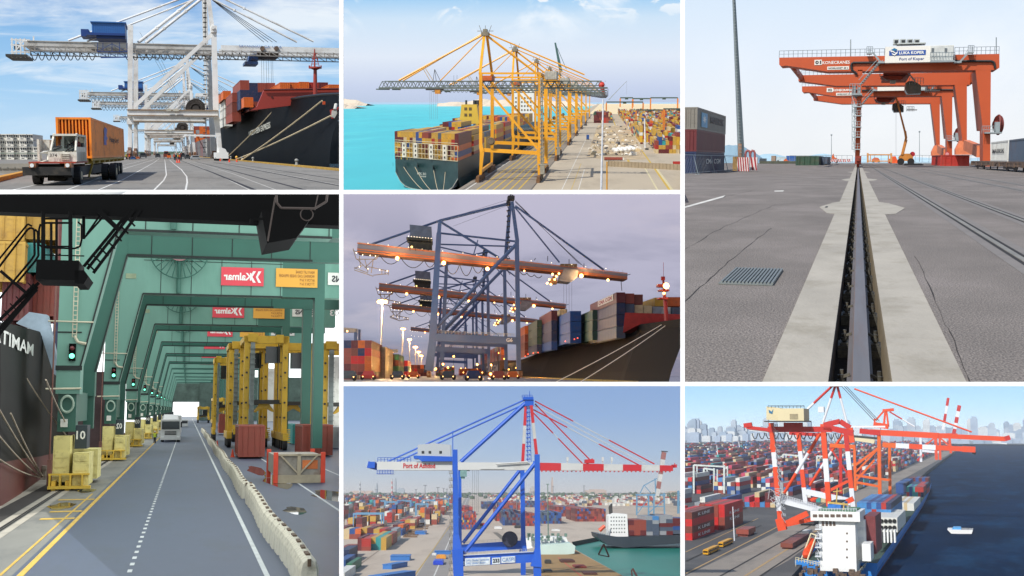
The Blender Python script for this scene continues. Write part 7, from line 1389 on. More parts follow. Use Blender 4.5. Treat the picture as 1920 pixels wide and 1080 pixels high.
# ================================================================ lower middle view: blue quay crane 233 over a wide container terminal
def block(P,xl,xr,yt,yb,n,tiers,rows,L_,pal,nm,lod=2,gap=6,vis=99,z0=0):
 Yc=P.h*F/(yb-P.yh);a=P.gr(xl,yb);a.x*=Yc/a.y;b=P.gr(xr,yb);b.x*=Yc/b.y;w=(b.x-a.x)/n;h=P.at((xl+xr)/2,yt,Yc).z/tiers
 for r in range(rows):
  for i in range(n):
   T=tiers-(random.random()<.25)*(r>0 or tiers>3)
   for j in range(T):
    if r and j<T-1 and not(i in(0,n-1)):continue
    if r>1 and j<T-1:continue
    c=pick(pal);P.inst('shipping_container',cont(w,L_,h,c,lod),(a.x+w*(i+.5),Yc+L_/2+r*(L_+gap),z0+j*h),0,'%s container, %s stack %s tier %s row of %s'%(c,nth(i),nth(j),nth(r),nm),'container',nm)
def view6():
 P=P6;at=P.at;Pw=P.w
 bl=mat('crane_bright_blue','#1650b4',.4,0,.06,.06,dirt='#3a6aa8',dsc=.06,damt=.3);rd=mat('crane_signal_red','#b3262e',.45,0,.06,.1);wh=mat('crane_pale_grey','#b9bbb8',.5,0,.06,.06,dirt='#8f8d86',dsc=.1,damt=.4);dk=mat('dark_steel',0);lr=mat('letter_signal_red','#b01824',.5,var=.02);lk=mat('letter_black',0)
 m=MB();G=lambda x,y,z=0:P.gr(x,y,z)
 e=[G(1008,1100),G(1079,1100),G(1170,1092),G(1078,1032),G(1077,1018),G(1122,1011),G(1300,1000)]
 edge=[(1210,1110),(1172,1082),(1078,1030),(1072,1016),(1120,1007),(1320,985)]
 q=[G(x,y)for x,y in edge];m.add([(-900,300,0),(q[0].x,300,0)]+q+[(2600,q[-1].y,0),(6000,7750,0),(-6000,7750,0),(-2500,600,0)],[list(range(12))])
 P.struct('ground',m,mat('terminal_tan','#b5a795',.9,0,.07,.02,dirt='#948676',dsc=.03,damt=.6,stretch=(1,.2,1)))
 m=MB();m.poly((-900,300,-3),(3000,300,-3),(3000,1400,-3),(-900,1400,-3));P.struct('water',m,mat('green_sea','#0f7262',.4,0,.12,.03,spec=.2,bump=.5,bsc=.25,stretch=(1,.3,1)))
 m=MB();m.loft([[p for p in q],[V((p.x,p.y,-3))for p in q]]);P.struct('quay_wall',m,mat('quay_wall_dark','#4a443c',.9))
 def strip(pts,m_,z=.02,nm='road'):m=MB();m.poly(*[G(x,y,z)for x,y in pts]);return P.struct(nm,m,m_)
 strip([(772,1095),(835,1095),(884,925),(878,925)],mat('road_grey','#8f8982',.9,0,.08,.1),.05);strip([(806,1095),(809,1095),(880.7,925),(880.2,925)],mat('paint_white',0),.08,'road_marking')
 strip([(765,1095),(767,1095),(845,985),(844,985)],mat('paint_yellow',0),.08,'road_marking');strip([(642,1084),(642,1080),(740,1010),(742,1010)],mat('road_line_brown','#8a7c6c',.9),.05,'road_marking')
 strip([(1010,1100),(1210,1105),(1172,1082),(1078,1031),(1012,1038)],mat('pier_rust','#9a7a4c',.9,0,.2,.08,dirt='#6c5c3c',dsc=.08,damt=.8),.04,'pier');strip([(1045,1045),(1048,1045),(1098,1085),(1094,1085)],mat('pier_line','#b0583c',.8),.08,'road_marking');strip([(924,998),(932,998),(950,1010),(940,1012)],mat('oil_patch','#6c655a',.9),.04,'ground_patch')
 A,B,Gm=430,492,461;x0=at(930,915,A).x;t=P.thing('quay_crane','bright blue quay crane numbered 233 with a red and white boom','crane',(x0,A,0));O=V((x0,A,0))
 def bm(p,q,Y,w,h=None,w2=None,nm='beam',mt=bl,Y2=None,tube=False):
  m=MB();a=at(*p,Y);b=at(*q,Y2 or Y);m.tube(a,b,Pw(w/2,Y),Pw((w2 or w)/2,Y),12)if tube else m.beam(a,b,Pw(w,Y),Pw(h or w,Y),Pw(w2,Y)if w2 else None);return P.part(nm,m,mt,t)
 for segs in((((853,843),(855,1005),A,9.5,10),((855,1003),(858,1035),A,11,18),((858,1030),(862,1140),A,20,16)),(((1007,852),(1008,1030),A,9.5,9.5),((1008,1028),(1005,1062),A,10,20),((1007,1058),(1009,1140),A,14,12)),(((979,866),(981,1004),B,8,8),((981,1004),(981,1035),B,8,14),((981,1030),(981,1080),B,9,9)),(((862,870),(863,1080),B,6,6),)):
  m=MB()
  for p,q_,Y,w,w2 in segs:m.beam(at(*p,Y),at(*q_,Y),Pw(w,Y),None,Pw(w2,Y))
  P.part('leg',m,bl,t)
 bm((862,1052),(1002,1044),A,8,19,nm='portal_beam');bm((864,1029),(980,1021),B,8,15,nm='portal_beam');bm((853,846),(1007,854),A,4,4)if False else None
 m=MB();m.beam(at(865,1041,A-1.5),at(1000,1034,A-1.5),.25,.3);m.rail(at(868,1042,A-1),at(1000,1035,A-1),1.2,.05,18);m.rail(at(868,1021,B-1),at(975,1014,B-1),1.2,.05,14);P.part('walkway',m,wh,t)
 bm((1004,868),(868,1040),A,7.5,nm='diagonal_brace',tube=True);bm((976,880),(868,1018),B,6.5,nm='diagonal_brace',tube=True);bm((985,756),(864,866),Gm,7.5,7,nm='main_strut',tube=True)
 bm((849,808),(849,846),A,1.6,nm='post');bm((1000,868),(1007,866),Gm,6)
 for p,q_,Y in(((986,760),(980,866),B),((996,760),(1006,852),A)):
  for k,(f0,f1,mt)in enumerate(((0,.36,rd),(.36,.68,wh),(.68,1,rd))):P0=V((p[0],p[1]));P1=V((q_[0],q_[1]));a=P0.lerp(P1,f0);b=P0.lerp(P1,f1);bm(a,b,Y,5.5,nm='mast_section',mt=mt)
 m=MB()
 for y in range(765,866,8):m.cb(at(990.5,y,Gm),1.6,3,.3);m.beam(at(988,y,Gm-1),at(994,y+8,Gm-1),.15)
 m.tube(at(988,760,Gm-1),at(989,866,Gm-1),.12,n=4);m.tube(at(992,760,Gm-1),at(996,866,Gm-1),.12,n=4);P.part('mast_stair',m,bl,t)
 m=MB();m.cb(at(990,748,Gm),4,6,1);m.rail(at(979,747,Gm),at(998,747,Gm),1.3,.1,4);m.cb(at(992,756,Gm),3.4,5,2.4);m.tube(at(993,745,Gm),at(993,733,Gm),.12);P.part('apex_platform',m,bl,t)
 for p,q_ in(((985,749),(728,865)),((985,757),(744,866))):bm(p,q_,Gm,3,nm='back_stay',tube=True)
 for(p,q_,parts)in(((1003,752),(1227,870),(0,.32,.62,1)),((1000,768),(1198,872),(0,.32,.62,1)),((1003,757),(1106,862),(0,.5,.5,1)),((1000,774),(1093,870),(0,.4,.5,1)),((1001,760),(1212,871),(0,.01,.99,1))):
  P0=V(p);P1=V(q_)
  for k in range(3):
   if parts[k+1]-parts[k]<.02:continue
   bm(P0.lerp(P1,parts[k]),P0.lerp(P1,parts[k+1]),Gm,2.4 if k!=1 else 1.6,nm='fore_stay',mt=(rd,wh,rd)[k],tube=True)
 m=MB();xa=at(708,0,Gm).x;m.box(xa,at(848,0,Gm).x,Gm-5,Gm+5,at(780,882,Gm).z,at(780,866,Gm).z);gl=P.part('girder',m,wh,t)
 m=MB();m.box(at(858,0,Gm).x,at(1004,0,Gm).x,Gm-5,Gm+5,at(930,881.5,Gm).z,at(930,867.5,Gm).z);P.part('girder',m,wh,t)
 a=at(756,878,Gm-5.1)-O;b=at(816,868.5,Gm-5.1)-O;text(P,'Port of Ashdod',gl,Matrix.Translation(a),b.x-a.x,b.z-a.z,lr,'lettering',bold=.03)
 xs=[1013,1052,1093,1132,1168,1203,1237,1262]
 for k in range(7):
  m=MB();f=lambda x:867.5+(x-1013)*.021;g_=lambda x:882+(x-1013)*.004
  m.prism([at(xs[k],g_(xs[k]),Gm-4),at(xs[k+1],g_(xs[k+1]),Gm-4),at(xs[k+1],f(xs[k+1]),Gm-4),at(xs[k],f(xs[k]),Gm-4)],(0,8,0));P.part('boom_section',m,rd if k%2==0 else wh,t)
 m=MB()
 for x in range(1016,1260,8):m.cb(at(x,883.5+(x-1013)*.004,Gm-4.5),.5,.6,.5)
 m.beam(at(1099,868,Gm),at(1112,862,Gm),1.2);m.cb(at(1105,865,Gm),3.5,5,1.4);m.cb(at(1264,874,Gm),1,7,1.2);m.tube(at(1265,877,Gm),at(1265,868,Gm),.15);P.part('boom_fitting',m,rd,t)
 m=MB()
 for x in(1064,1130,1147):m.tube(at(x,869,Gm),at(x,859,Gm),.3,n=5);m.cb(at(x,861,Gm),.8,1,1.6)
 m.cb(at(922,878.6,Gm-5.4),9,.3,.5);m.tube(at(930,870,Gm-6),at(990,866,Gm-6),.3,n=5);P.part('boom_lamp',m,wh,t)
 m=MB();m.beam(at(690,871,Gm),at(710,876,Gm),3,2.6);m.cb(at(698,872,Gm),2.6,8,2.4);m.box(at(707,0,Gm).x,at(737,0,Gm).x,Gm-5,Gm+5,at(720,889,Gm).z,at(720,888,Gm).z);m.rail(at(707,888,Gm-5),at(737,888,Gm-5),1.3,.1,6);m.rail(at(708,866,Gm-5),at(770,866,Gm-5),1.6,.1,10);P.part('tail_frame',m,bl,t)
 m=MB();m.prism([at(x,y,Gm-6)for x,y in((783,857),(783,834),(812,831),(845,834),(845,857))],(0,13,0));hs=P.part('machinery_house',m,mat('house_pale','#a4aaae',.5,0,.04,.1),t)
 m=MB();m2=MB()
 for x in(793,806,826):q_=at(x,848,Gm-6.1);m.box(q_.x-.5,q_.x+.5,q_.y,q_.y+.09,q_.z-.5,q_.z+.5)
 P.part('window',m,mat('grille_dark','#20262a',.6),hs)
 m=MB();m.prism([at(x,y,Gm-6.6)for x,y in((775,854),(848,856),(848,865),(790,865),(784,860),(776,860))],(0,14,0));P.part('house_base',m,bl,t)
 m=MB();m.cb(at(869,888,Gm-3),2.6,4,2.4);m.cb(at(868,896,Gm-3),1.6,3,.8);m.cb(at(871,882,Gm),4,5,.5);P.part('operator_cab',m,mat('cab_green_glass','#6f8f8c',.2,0,.3,1),t)
 m=MB()
 for x in(886,890,894,897):m.tube(at(x,881,Gm),at(x,960,Gm),.05,n=3)
 P.part('hoist_rope',m,dk,t);m=MB();q_=at(956,1011,B-3);m.ring(q_,Pw(13,B),.35,n=26);m.disc(q_,Pw(12.5,B),(0,1,0),.8,26);P.part('cable_reel',m,mat('reel_navy','#25283c',.5,0,.3,.8),t)
 m=MB()
 for y in range(888,1085,13):m.cb(at(845.5,y,A),1.3,2.5,.2);m.rail(at(842,y,A-1),at(849,y,A-1),.9,.06,2);m.beam(at(843,y,A),at(848,y+13,A),.25,.12)
 P.part('stair_tower',m,mat('stair_brown_grey','#6e6a62',.6),t)
 for x0_,x1_,y0_,y1_,s,tx in((872,919,1047,1061,-.055,'SWL Under Spreader\nSWL Under Beam'),(922.5,938,1046,1058,-.055,'233'),(940,966,1044,1056,-.055,'CASPI'),(853,871,1053,1060,-.02,'ASHDOD')):
  m=MB();m.prism([at(x0_,y1_,A-1.2),at(x1_,y1_+(x1_-x0_)*s,A-1.2),at(x1_,y0_+(x1_-x0_)*s,A-1.2),at(x0_,y0_,A-1.2)],(0,.3,0));sb=P.part('name_board',m,mat('board_pale_blue','#b9c2c8',.5),t);a=at(x0_+1.5,y1_-2.5,A-1.3)-O;b=at(x1_-1.5,y0_+2.0,A-1.3)-O;wv=b.x-a.x;dz=at(x1_,y0_+(x1_-x0_)*s,A).z-at(x1_,y0_,A).z
  text(P,tx,sb,Matrix(((1,0,0,a.x),(0,1,0,a.y),(dz/wv*.9,0,1,a.z),(0,0,0,1))),wv,b.z-a.z,lk if tx=='233' else mat('letter_blue',0),bold=.04 if tx=='233' else 0)
 mx={'rust':3,'maroon':2,'blue':2,'navy':1,'mustard':1,'orange':1,'red':2,'slate':1};rp={'rust':4,'maroon':4,'red':1,'brown':2,'blue':1};bp={'blue':3,'navy':3,'slate':2,'maroon':1};lp={'red':3,'rust':3,'orange':1.5,'maroon':2,'blue':1.2,'slate':1,'white':1.6,'sand':1.5,'grey':1,'dark green':.8,'mustard':1,'teal':.4}
 for a in((859,893,966,990,12,6,3,60,mx,'the chequered block between the crane legs'),(943,978,960,983,10,5,3,60,{'slate':3,'navy':2,'maroon':2,'blue':1},'the dark block behind the diagonal braces'),(979,1002,962,984,7,5,2,60,rp,'the brown block left of the right leg'),(1013,1053,961,980,12,4,2,60,bp,'the blue block right of the crane'),(1079,1136,954,976,16,5,2,60,rp,'the brown block behind the white ship'),(1040,1088,950,967,12,3,2,70,rp,'the low red block behind the blue one'),(929,950,958,975,7,4,2,60,rp,'the small rust block near the braces'),(859,886,951,964,9,3,3,60,{'maroon':3,'red':2,'rust':1},'the red rows behind the chequered block'),(903,930,941,953,9,3,2,70,bp,'the blue block beside the far road'),(1013,1037,943,955,8,3,2,70,rp,'the rust block right of the crane leg'),(935,975,943,955,12,3,2,70,rp,'the far rows behind the braces'),(985,1003,939,950,6,3,1,70,bp,'the far navy block')):block(P,*a)
 for a in((670,678,1008,1028,1,2,1,55,{'maroon':1},'the left yard, dark end stack'),(677,695,1002,1028,1,4,1,60,{'red':2,'rust':2},'the tall red left yard stack'),(694,724,1008,1027,3,2,2,50,{'rust':2,'slate':1,'mustard':1,'teal':1},'the low stack right of the tall red one'),(697,726,998,1008,2,2,1,50,{'red':1},'x')[:0]or(700,744,992,1012,4,3,1,45,lp,'the second row of the left yard'),(644,676,992,1007,3,2,2,45,lp,'the stacks at the left edge'),(676,700,990,1006,2,2,2,50,lp,'the stacks left of the gantry'),(736,756,984,998,2,3,2,45,lp,'the stacks at the end of the left yard'),(744,754,993,1001,1,1,1,50,{'blue':1},'the single blue box at the yard edge'),(750,778,975,989,3,3,3,45,lp,'the row along the yard road')):block(P,*a,lod=1)
 for(xl,xr,yb,h,c,nm)in((636,663,1050,24,'navy','large grey and rust container at the left edge'),(632,657,1062,18,'blue','blue container at the left edge'),(650,669,1067,17,'green','green container near the lower left corner'),(626,655,1084,17,'white','white container at the lower left corner'),(635,664,1043,20,'rust','red container behind the grey one at the left edge')):
  Yc=35*F/(yb-915);a=P.at(xl,yb,Yc);b=P.at(xr-9,yb,Yc);P.inst('shipping_container',cont(b.x-a.x,45,Pw(h,Yc),c,1),((a.x+b.x)/2,Yc+22,0),0,nm,'container')
 cells=[]
 for Y in range(950,4200,70):
  sp=1+Y/9000
  for i in range(-60,-2):
   x=i*6*sp
   if i%9 in(0,7,8)or random.random()<.3:continue
   if Y<1080 and x>-90:continue
   if x>-26-Y*.003:continue
   cells.append((x,Y,random.choice([1,1,2,2,3]),[pick(lp)for _ in range(3)]))
 for Y in range(2300,5200,110):
  for i in range(12,190):
   if random.random()<.78:continue
   cells.append((i*6,Y+random.random()*60,random.choice([1,1,2]),[pick({'white':3,'sand':2,'red':2,'rust':1,'slate':1})for _ in range(2)]))
 stuff_stacks(P,'distant_container_stacks',cells,5.4,52,5.0,0)
 def bx(nm,cat,lb,x0_,x1_,yb,hp,L_,mt,rz=0):
  if nm=='long_shed':
   Yc=35*F/(yb-915);a=at(x0_,yb,Yc);b=at(x1_,yb,Yc);w=(b.x-a.x)/2;h=Pw(hp,Yc);m=MB();m.box(-w,w,0,L_,0,h*.9);m.box(-w-.2,w+.2,-.2,L_+.2,h*.9,h);return P.solo(nm,m,mt,lb,cat,loc=((a.x+b.x)/2,Yc,0),local=True,rz=rz)
  Yc=35*F/(yb-915);a=at(x0_,yb,Yc);b=at(x1_,yb,Yc);w=(b.x-a.x)/2;h=Pw(hp,Yc);m=MB();m.box(-w,w,0,L_,h*.12,h*.8);m.prism([(-w*.95,.5,h*.8),(w*.95,.5,h*.8),(w*.7,1,h),(-w*.7,1,h)],(0,L_*.8,0));m.box(-w*.8,w*.8,.3,L_*.9,.02,h*.12);P.solo(nm,m,mt,lb,cat,loc=((a.x+b.x)/2,Yc,0),local=True,rz=rz)
 for i,(x0_,x1_,yb,hp,L_,rz,lb)in enumerate(((717,735,1061,9,20,-.3,'bright blue long shed, lower piece by the road'),(732,768,1046,9,14,0,'bright blue long shed, upper piece'),(690,716,1084,12,30,-.4,'bright blue long shed at the bottom edge'),(815,846,1035,6,10,0,'blue flat shed left of the crane stair'),(778,798,999,5,26,0,'dark blue box trailer in the middle of the tan yard'))):bx('long_shed','shed',lb,x0_,x1_,yb,hp,L_,mat('shed_blue','#2f6aac',.5,0,.06,.2),rz)
 for x0_,x1_,yb,hp,L_,mt,lb in((812,831,1054,8,18,mat('truck_blue','#2342b4',.4),'deep blue truck parked left of the crane'),(818,836,1043,7,10,mat('truck_amber','#c9882c',.5),'amber machine behind the deep blue truck'),(810,818,1037,4,8,mat('car_white','#c9c9c4',.4),'white car left of the amber machine'),(893,908,1090,8,8,mat('truck_amber',0),'yellow machine at the bottom under the crane'),(927,941,990,5,12,mat('car_white',0),'white truck on the tan yard seen between braces'),(900,912,984,5,8,mat('truck_red','#8c2c2c',.5),'red tractor beside the chequered block'),(965,978,988,5,8,dk,'dark loader behind the rear leg'),(1035,1050,994,4,8,mat('car_white',0),'pale lorry on the tan yard right of the crane'),(1022,1034,1052,7,5,dk,'dark machine on the rusty pier, left'),(1052,1078,1050,5,12,mat('pier_steel','#4c2c24',.8),'stack of dark steel sections on the pier'),(1078,1100,1060,4,14,mat('pier_pipe','#8a3c30',.8),'bundle of red pipes lying on the pier'),(1095,1120,1072,4,12,mat('pier_steel',0),'second bundle of dark pipes nearer the water'),(1020,1036,1068,5,8,dk,'heap of machine parts on the pier'),(1027,1049,1086,7,4,mat('car_white',0),'white and black mobile machine at the bottom of the pier')):bx('yard_vehicle' if 'pipes' not in lb and 'steel' not in lb and 'heap' not in lb else 'cargo_bundle','vehicle' if 'pipes' not in lb and 'steel' not in lb and 'heap' not in lb else 'cargo',lb,x0_,x1_,yb,hp,L_,mt)
 for i in range(9):
  q_=G(770+i*4+random.uniform(-6,6),1008-i*3.2);m=MB();[m.beam((-5,k*3,.4+k*.1),(5,k*3+random.uniform(-4,4),.5),.8,.5)for k in range(4)];P.solo('stacked_chassis',m,mat('chassis_brown','#6a5038',.8),'pile of brown trailer frames, %s from the front beside the blue box trailer'%nth(i),'trailer',loc=q_,local=True,group='piles of brown trailer frames')
 m=MB();a=at(1112,1062,560);m.beam(at(1122,1040,500),at(1132,1020,500),.6);m.beam(at(1132,1020,500),at(1142,1044,500),.6);m.beam(at(1122,1040,500),at(1142,1044,500),.4);P.solo('lifting_frame',m,mat('pier_steel',0),'triangular dark lifting frame standing on the pier edge','frame')
 m=MB();m.beam(at(1186,1066,460),at(1196,1084,460),.7);m.beam(at(1184,1068,460),at(1186,1090,460),.5);P.solo('broken_beam',m,mat('pier_steel',0),'dark angled beam sticking up at the bottom right of the water','beam')
 Y=800;t=P.thing('container_ship','dark grey container ship with a white deckhouse at the right edge','ship',at(1200,1010,Y));Yb=730;Yt=810
 def pr(nm,mt,pts,Yq,d,par=t):m=MB();m.prism([at(x,y,Yq)for x,y in pts],(0,d,0));return P.part(nm,m,mt,par)
 pr('hull',mat('hull_slate','#2c343c',.5,0,.1,.1),[(1120,1001),(1122,1009),(1140,1022),(1170,1027),(1290,1018),(1290,1003),(1160,1007)],760,40);dh=pr('deckhouse',mat('superstructure_white',0),[(1141,1006),(1141,967),(1150,962),(1176,964),(1178,1006)],765,14)
 m=MB()
 for j in range(5):
  for x in range(1146,1176,5):q_=at(x,970+j*7,764.9);m.box(q_.x-.35,q_.x+.35,q_.y,q_.y+.08,q_.z-.4,q_.z+.4)
 P.part('window',m,mat('grille_dark',0),dh);pr('funnel',dk,[(1144,966),(1143,950),(1148,944),(1149,966)],770,6);m=MB();q_=at(1129,990,762);m.tube(at(1124,995,762),at(1134,986,762),1.3,1.1,8);P.part('lifeboat',m,mat('lifeboat_orange','#d0481c',.5),t);m=MB();m.rail(at(1124,1001,760),at(1142,1004,760),1.2,.12,5);m.beam(at(1136,1004,762),at(1140,985,762),.5);P.part('deck_fitting',m,wh,t)
 for i,(x0_,x1_,yt,yb,n,T,pl)in enumerate(((1178,1212,975,1004,3,3,{'maroon':3,'rust':2}),(1212,1236,968,1004,2,5,{'slate':3,'grey':2,'light blue':1}),(1237,1262,966,1003,2,5,{'grey':2,'maroon':2,'slate':2}),(1262,1290,972,1001,2,4,{'maroon':2,'blue':2,'slate':1}))):
  Yc=766;a=at(x0_,yb,Yc);b=at(x1_,yb,Yc);w=(b.x-a.x)/n;h=(at(x0_,yt,Yc).z-a.z)/T
  for r in range(2):
   for k in range(n):
    for j in range(T):
     if r and j<T-1:continue
     c=pick(pl);P.inst('shipping_container',cont(w,20,h,c,1),(a.x+w*(k+.5),Yc+10+r*22,a.z+j*h),0,'%s container, %s stack %s tier %s row in %s bay on the grey ship'%(c,nth(k),nth(j),nth(r),nth(i)),'container','containers on the grey ship')
 t=P.thing('service_ship','pale green and white ship moored behind the right crane leg','ship',at(1045,1040,700));pr('hull',mat('ship_mint','#b4c8c0',.5,0,.08,.1),[(1012,1046),(1012,1022),(1070,1018),(1079,1024),(1077,1038)],640,24,t);pr('deckhouse',mat('superstructure_white',0),[(985,1030),(985,1012),(1012,1006),(1062,1008),(1066,1019),(1012,1024)],655,16,t)
 m=MB()
 for i in range(26):q_=at(random.uniform(990,1062),random.uniform(1002,1013),650);m.cb(q_,random.uniform(.6,2.4),3,random.uniform(.6,2));
 m.tube(at(1028,1010,650),at(1027,908,650),.35,.2,6);m.cb(at(1027,908,650),1.6,1,.4);m.tube(at(1045,1002,650),at(1045,1010,650),.4);P.part('deck_gear',m,mat('gear_green','#5c7468',.7,0,.4,.5),t)
 tb=mat('crane_teal_blue','#5c87a4',.6,0,.1,.1)
 def gan(x0_,x1_,yt,yb,lb,mt,d=25):
  Yc=35*F/(yb-915);t=P.thing('yard_gantry',lb,'crane',at((x0_+x1_)/2,yb,Yc),group='blue yard gantries');z=at(x0_,yt,Yc).z;z1=at(x0_,yt+3,Yc).z;w=Pw(2,Yc);a=at(x0_,yb,Yc).x;b=at(x1_,yb,Yc).x;m=MB();m.box(a,b,Yc,Yc+w,z1,z);m.box(a,b,Yc+d,Yc+d+w,z1,z);P.part('girder',m,mt,t)
  for x in(a,b-w):
   for y in(Yc,Yc+d):m=MB();m.box(x,x+w,y,y+w,0,z1);P.part('leg',m,mt,t)
 for a in((661,716,962,992,'large blue yard gantry over the left yard'),(778,802,944,965,'blue yard gantry at the end of the left yard'),(720,742,940,958,'pale blue yard gantry, middle distance, first'),(744,770,938,955,'pale blue yard gantry, middle distance, second'),(790,815,937,953,'pale blue yard gantry near the far road'),(700,722,938,953,'pale blue yard gantry, middle distance, leftmost'),(818,842,934,948,'small blue gantry left of the crane leg')):gan(*a,tb)
 t=P.thing('quay_crane','teal crane with raised red and white boom near the right edge','crane',at(1215,966,1400));Yc=1400
 def tbm(p,q_,w,mt=tb,nm='leg'):m=MB();m.beam(at(*p,Yc),at(*q_,Yc),Pw(w,Yc));P.part(nm,m,mt,t)
 for p,q_,w in(((1194,926),(1194,966),2.6),((1216,926),(1216,966),2.6),((1226,926),(1226,966),2.6),((1245,924),(1246,966),2.6),((1192,928),(1248,928),3),((1200,925),(1208,909),1.6),((1208,910),(1232,897),1.6),((1208,910),(1220,924),1.4),((1216,962),(1246,936),1.6),((1196,962),(1214,936),1.4),((1228,897),(1230,926),2),((1194,950),(1246,950),1.6)):tbm(p,q_,w)
 for k in range(6):a=V((1245,848)).lerp(V((1232,930)),k/6);b=V((1245,848)).lerp(V((1232,930)),(k+1)/6);tbm(a,b,8-k*.2,mat('boom_faded_red','#8c5a54',.6)if k%2==0 else wh,'raised_boom_section')
 tbm((1240,846),(1252,847),2,dk,'boom_tip');t=P.thing('quay_crane','part of another teal crane leg at the extreme right edge','crane',at(1274,963,1380));tbm((1272,920),(1272,963),4)
 for x,yt,yb,lb in((797,910,1000,'tall twin headed lamp mast in the tan yard'),(821,914,970,'second lamp mast along the yard road'),(832,916,957,'third lamp mast along the yard road'),(1095,911,957,'lamp mast behind the brown block at right'),(838,917,948,'fourth lamp mast, small, along the yard road'),(780,918,950,'thin lamp mast left of the tall one'),(969,915,960,'thin lamp mast between the crane legs'),(1037,912,945,'thin lamp mast right of the crane'),(705,918,945,'thin lamp mast over the left yard')):
  Yc=35*F/(yb-915);m=MB();m.tube(at(x,yb,Yc),at(x,yt,Yc),Pw(.7,Yc),Pw(.5,Yc),6);m.cb(at(x,yt,Yc),Pw(7 if yb>960 else 4,Yc),2,Pw(1,Yc));P.solo('lamp_mast',m,mat('mast_dark_grey','#6c7076',.6),lb,'lamp post')
 for x,yt,mt2,lb in((675,903,'grey','banded grey chimney on the left horizon'),(735,898,'red','red and white lattice mast on the left horizon')):
  t=P.thing('tall_mast',lb,'mast',at(x,930,5200))
  for k in range(8):a=V((x,yt)).lerp(V((x,935)),k/8);b=V((x,yt)).lerp(V((x,935)),(k+1)/8);m=MB();m.tube(at(*a,5200),at(*b,5200),2.6+k*.3,n=6);P.part('band',m,(mat('band_red','#b06058',.7)if mt2=='red' else mat('band_dark','#6a6c70',.7))if k%2 else wh,t)
 m=MB();rnd=random.Random(8)
 for i in range(700):
  Y=rnd.uniform(3600,6800);x=rnd.uniform(-1700,1500)*Y/5000;r=rnd.uniform(5,12);m.ball((x,Y,r*.5),r,6,.8)
 P.solo('tree_belt',m,mat('tree_belt_green','#4c5c40',.95,0,.5,.02),'belt of dark green scrub and trees stretching across behind the terminal','trees',kind='stuff',loc=(0,0,0))
 for i in range(34):
  x=rnd.uniform(-2100,2300);h=rnd.uniform(12,46)if rnd.random()<.7 else rnd.uniform(60,110);w=rnd.uniform(20,130)if h<50 else 9;m=MB();m.box(-w/2,w/2,0,60,0,h*.8);m.box(-w*.3,w*.4,5,40,h*.8,h);P.solo('distant_building',m,mat('far_building_%d'%(i%3),('#a8a49c','#98a0a4','#b4a090')[i%3],.9),'hazy industrial building or stack, %s of the scatter along the horizon'%nth(i),'building',loc=(x,7200,0),local=True,group='hazy industrial buildings on the horizon')
 backdrop(P,8200,718,924,638,1282,[(0,'#c9c6c4'),(.12,'#bcc4cc'),(.35,'#9fb8d4'),(.7,'#7ba2d4'),(1,'#6a96d0')],st=1.05)
view6()
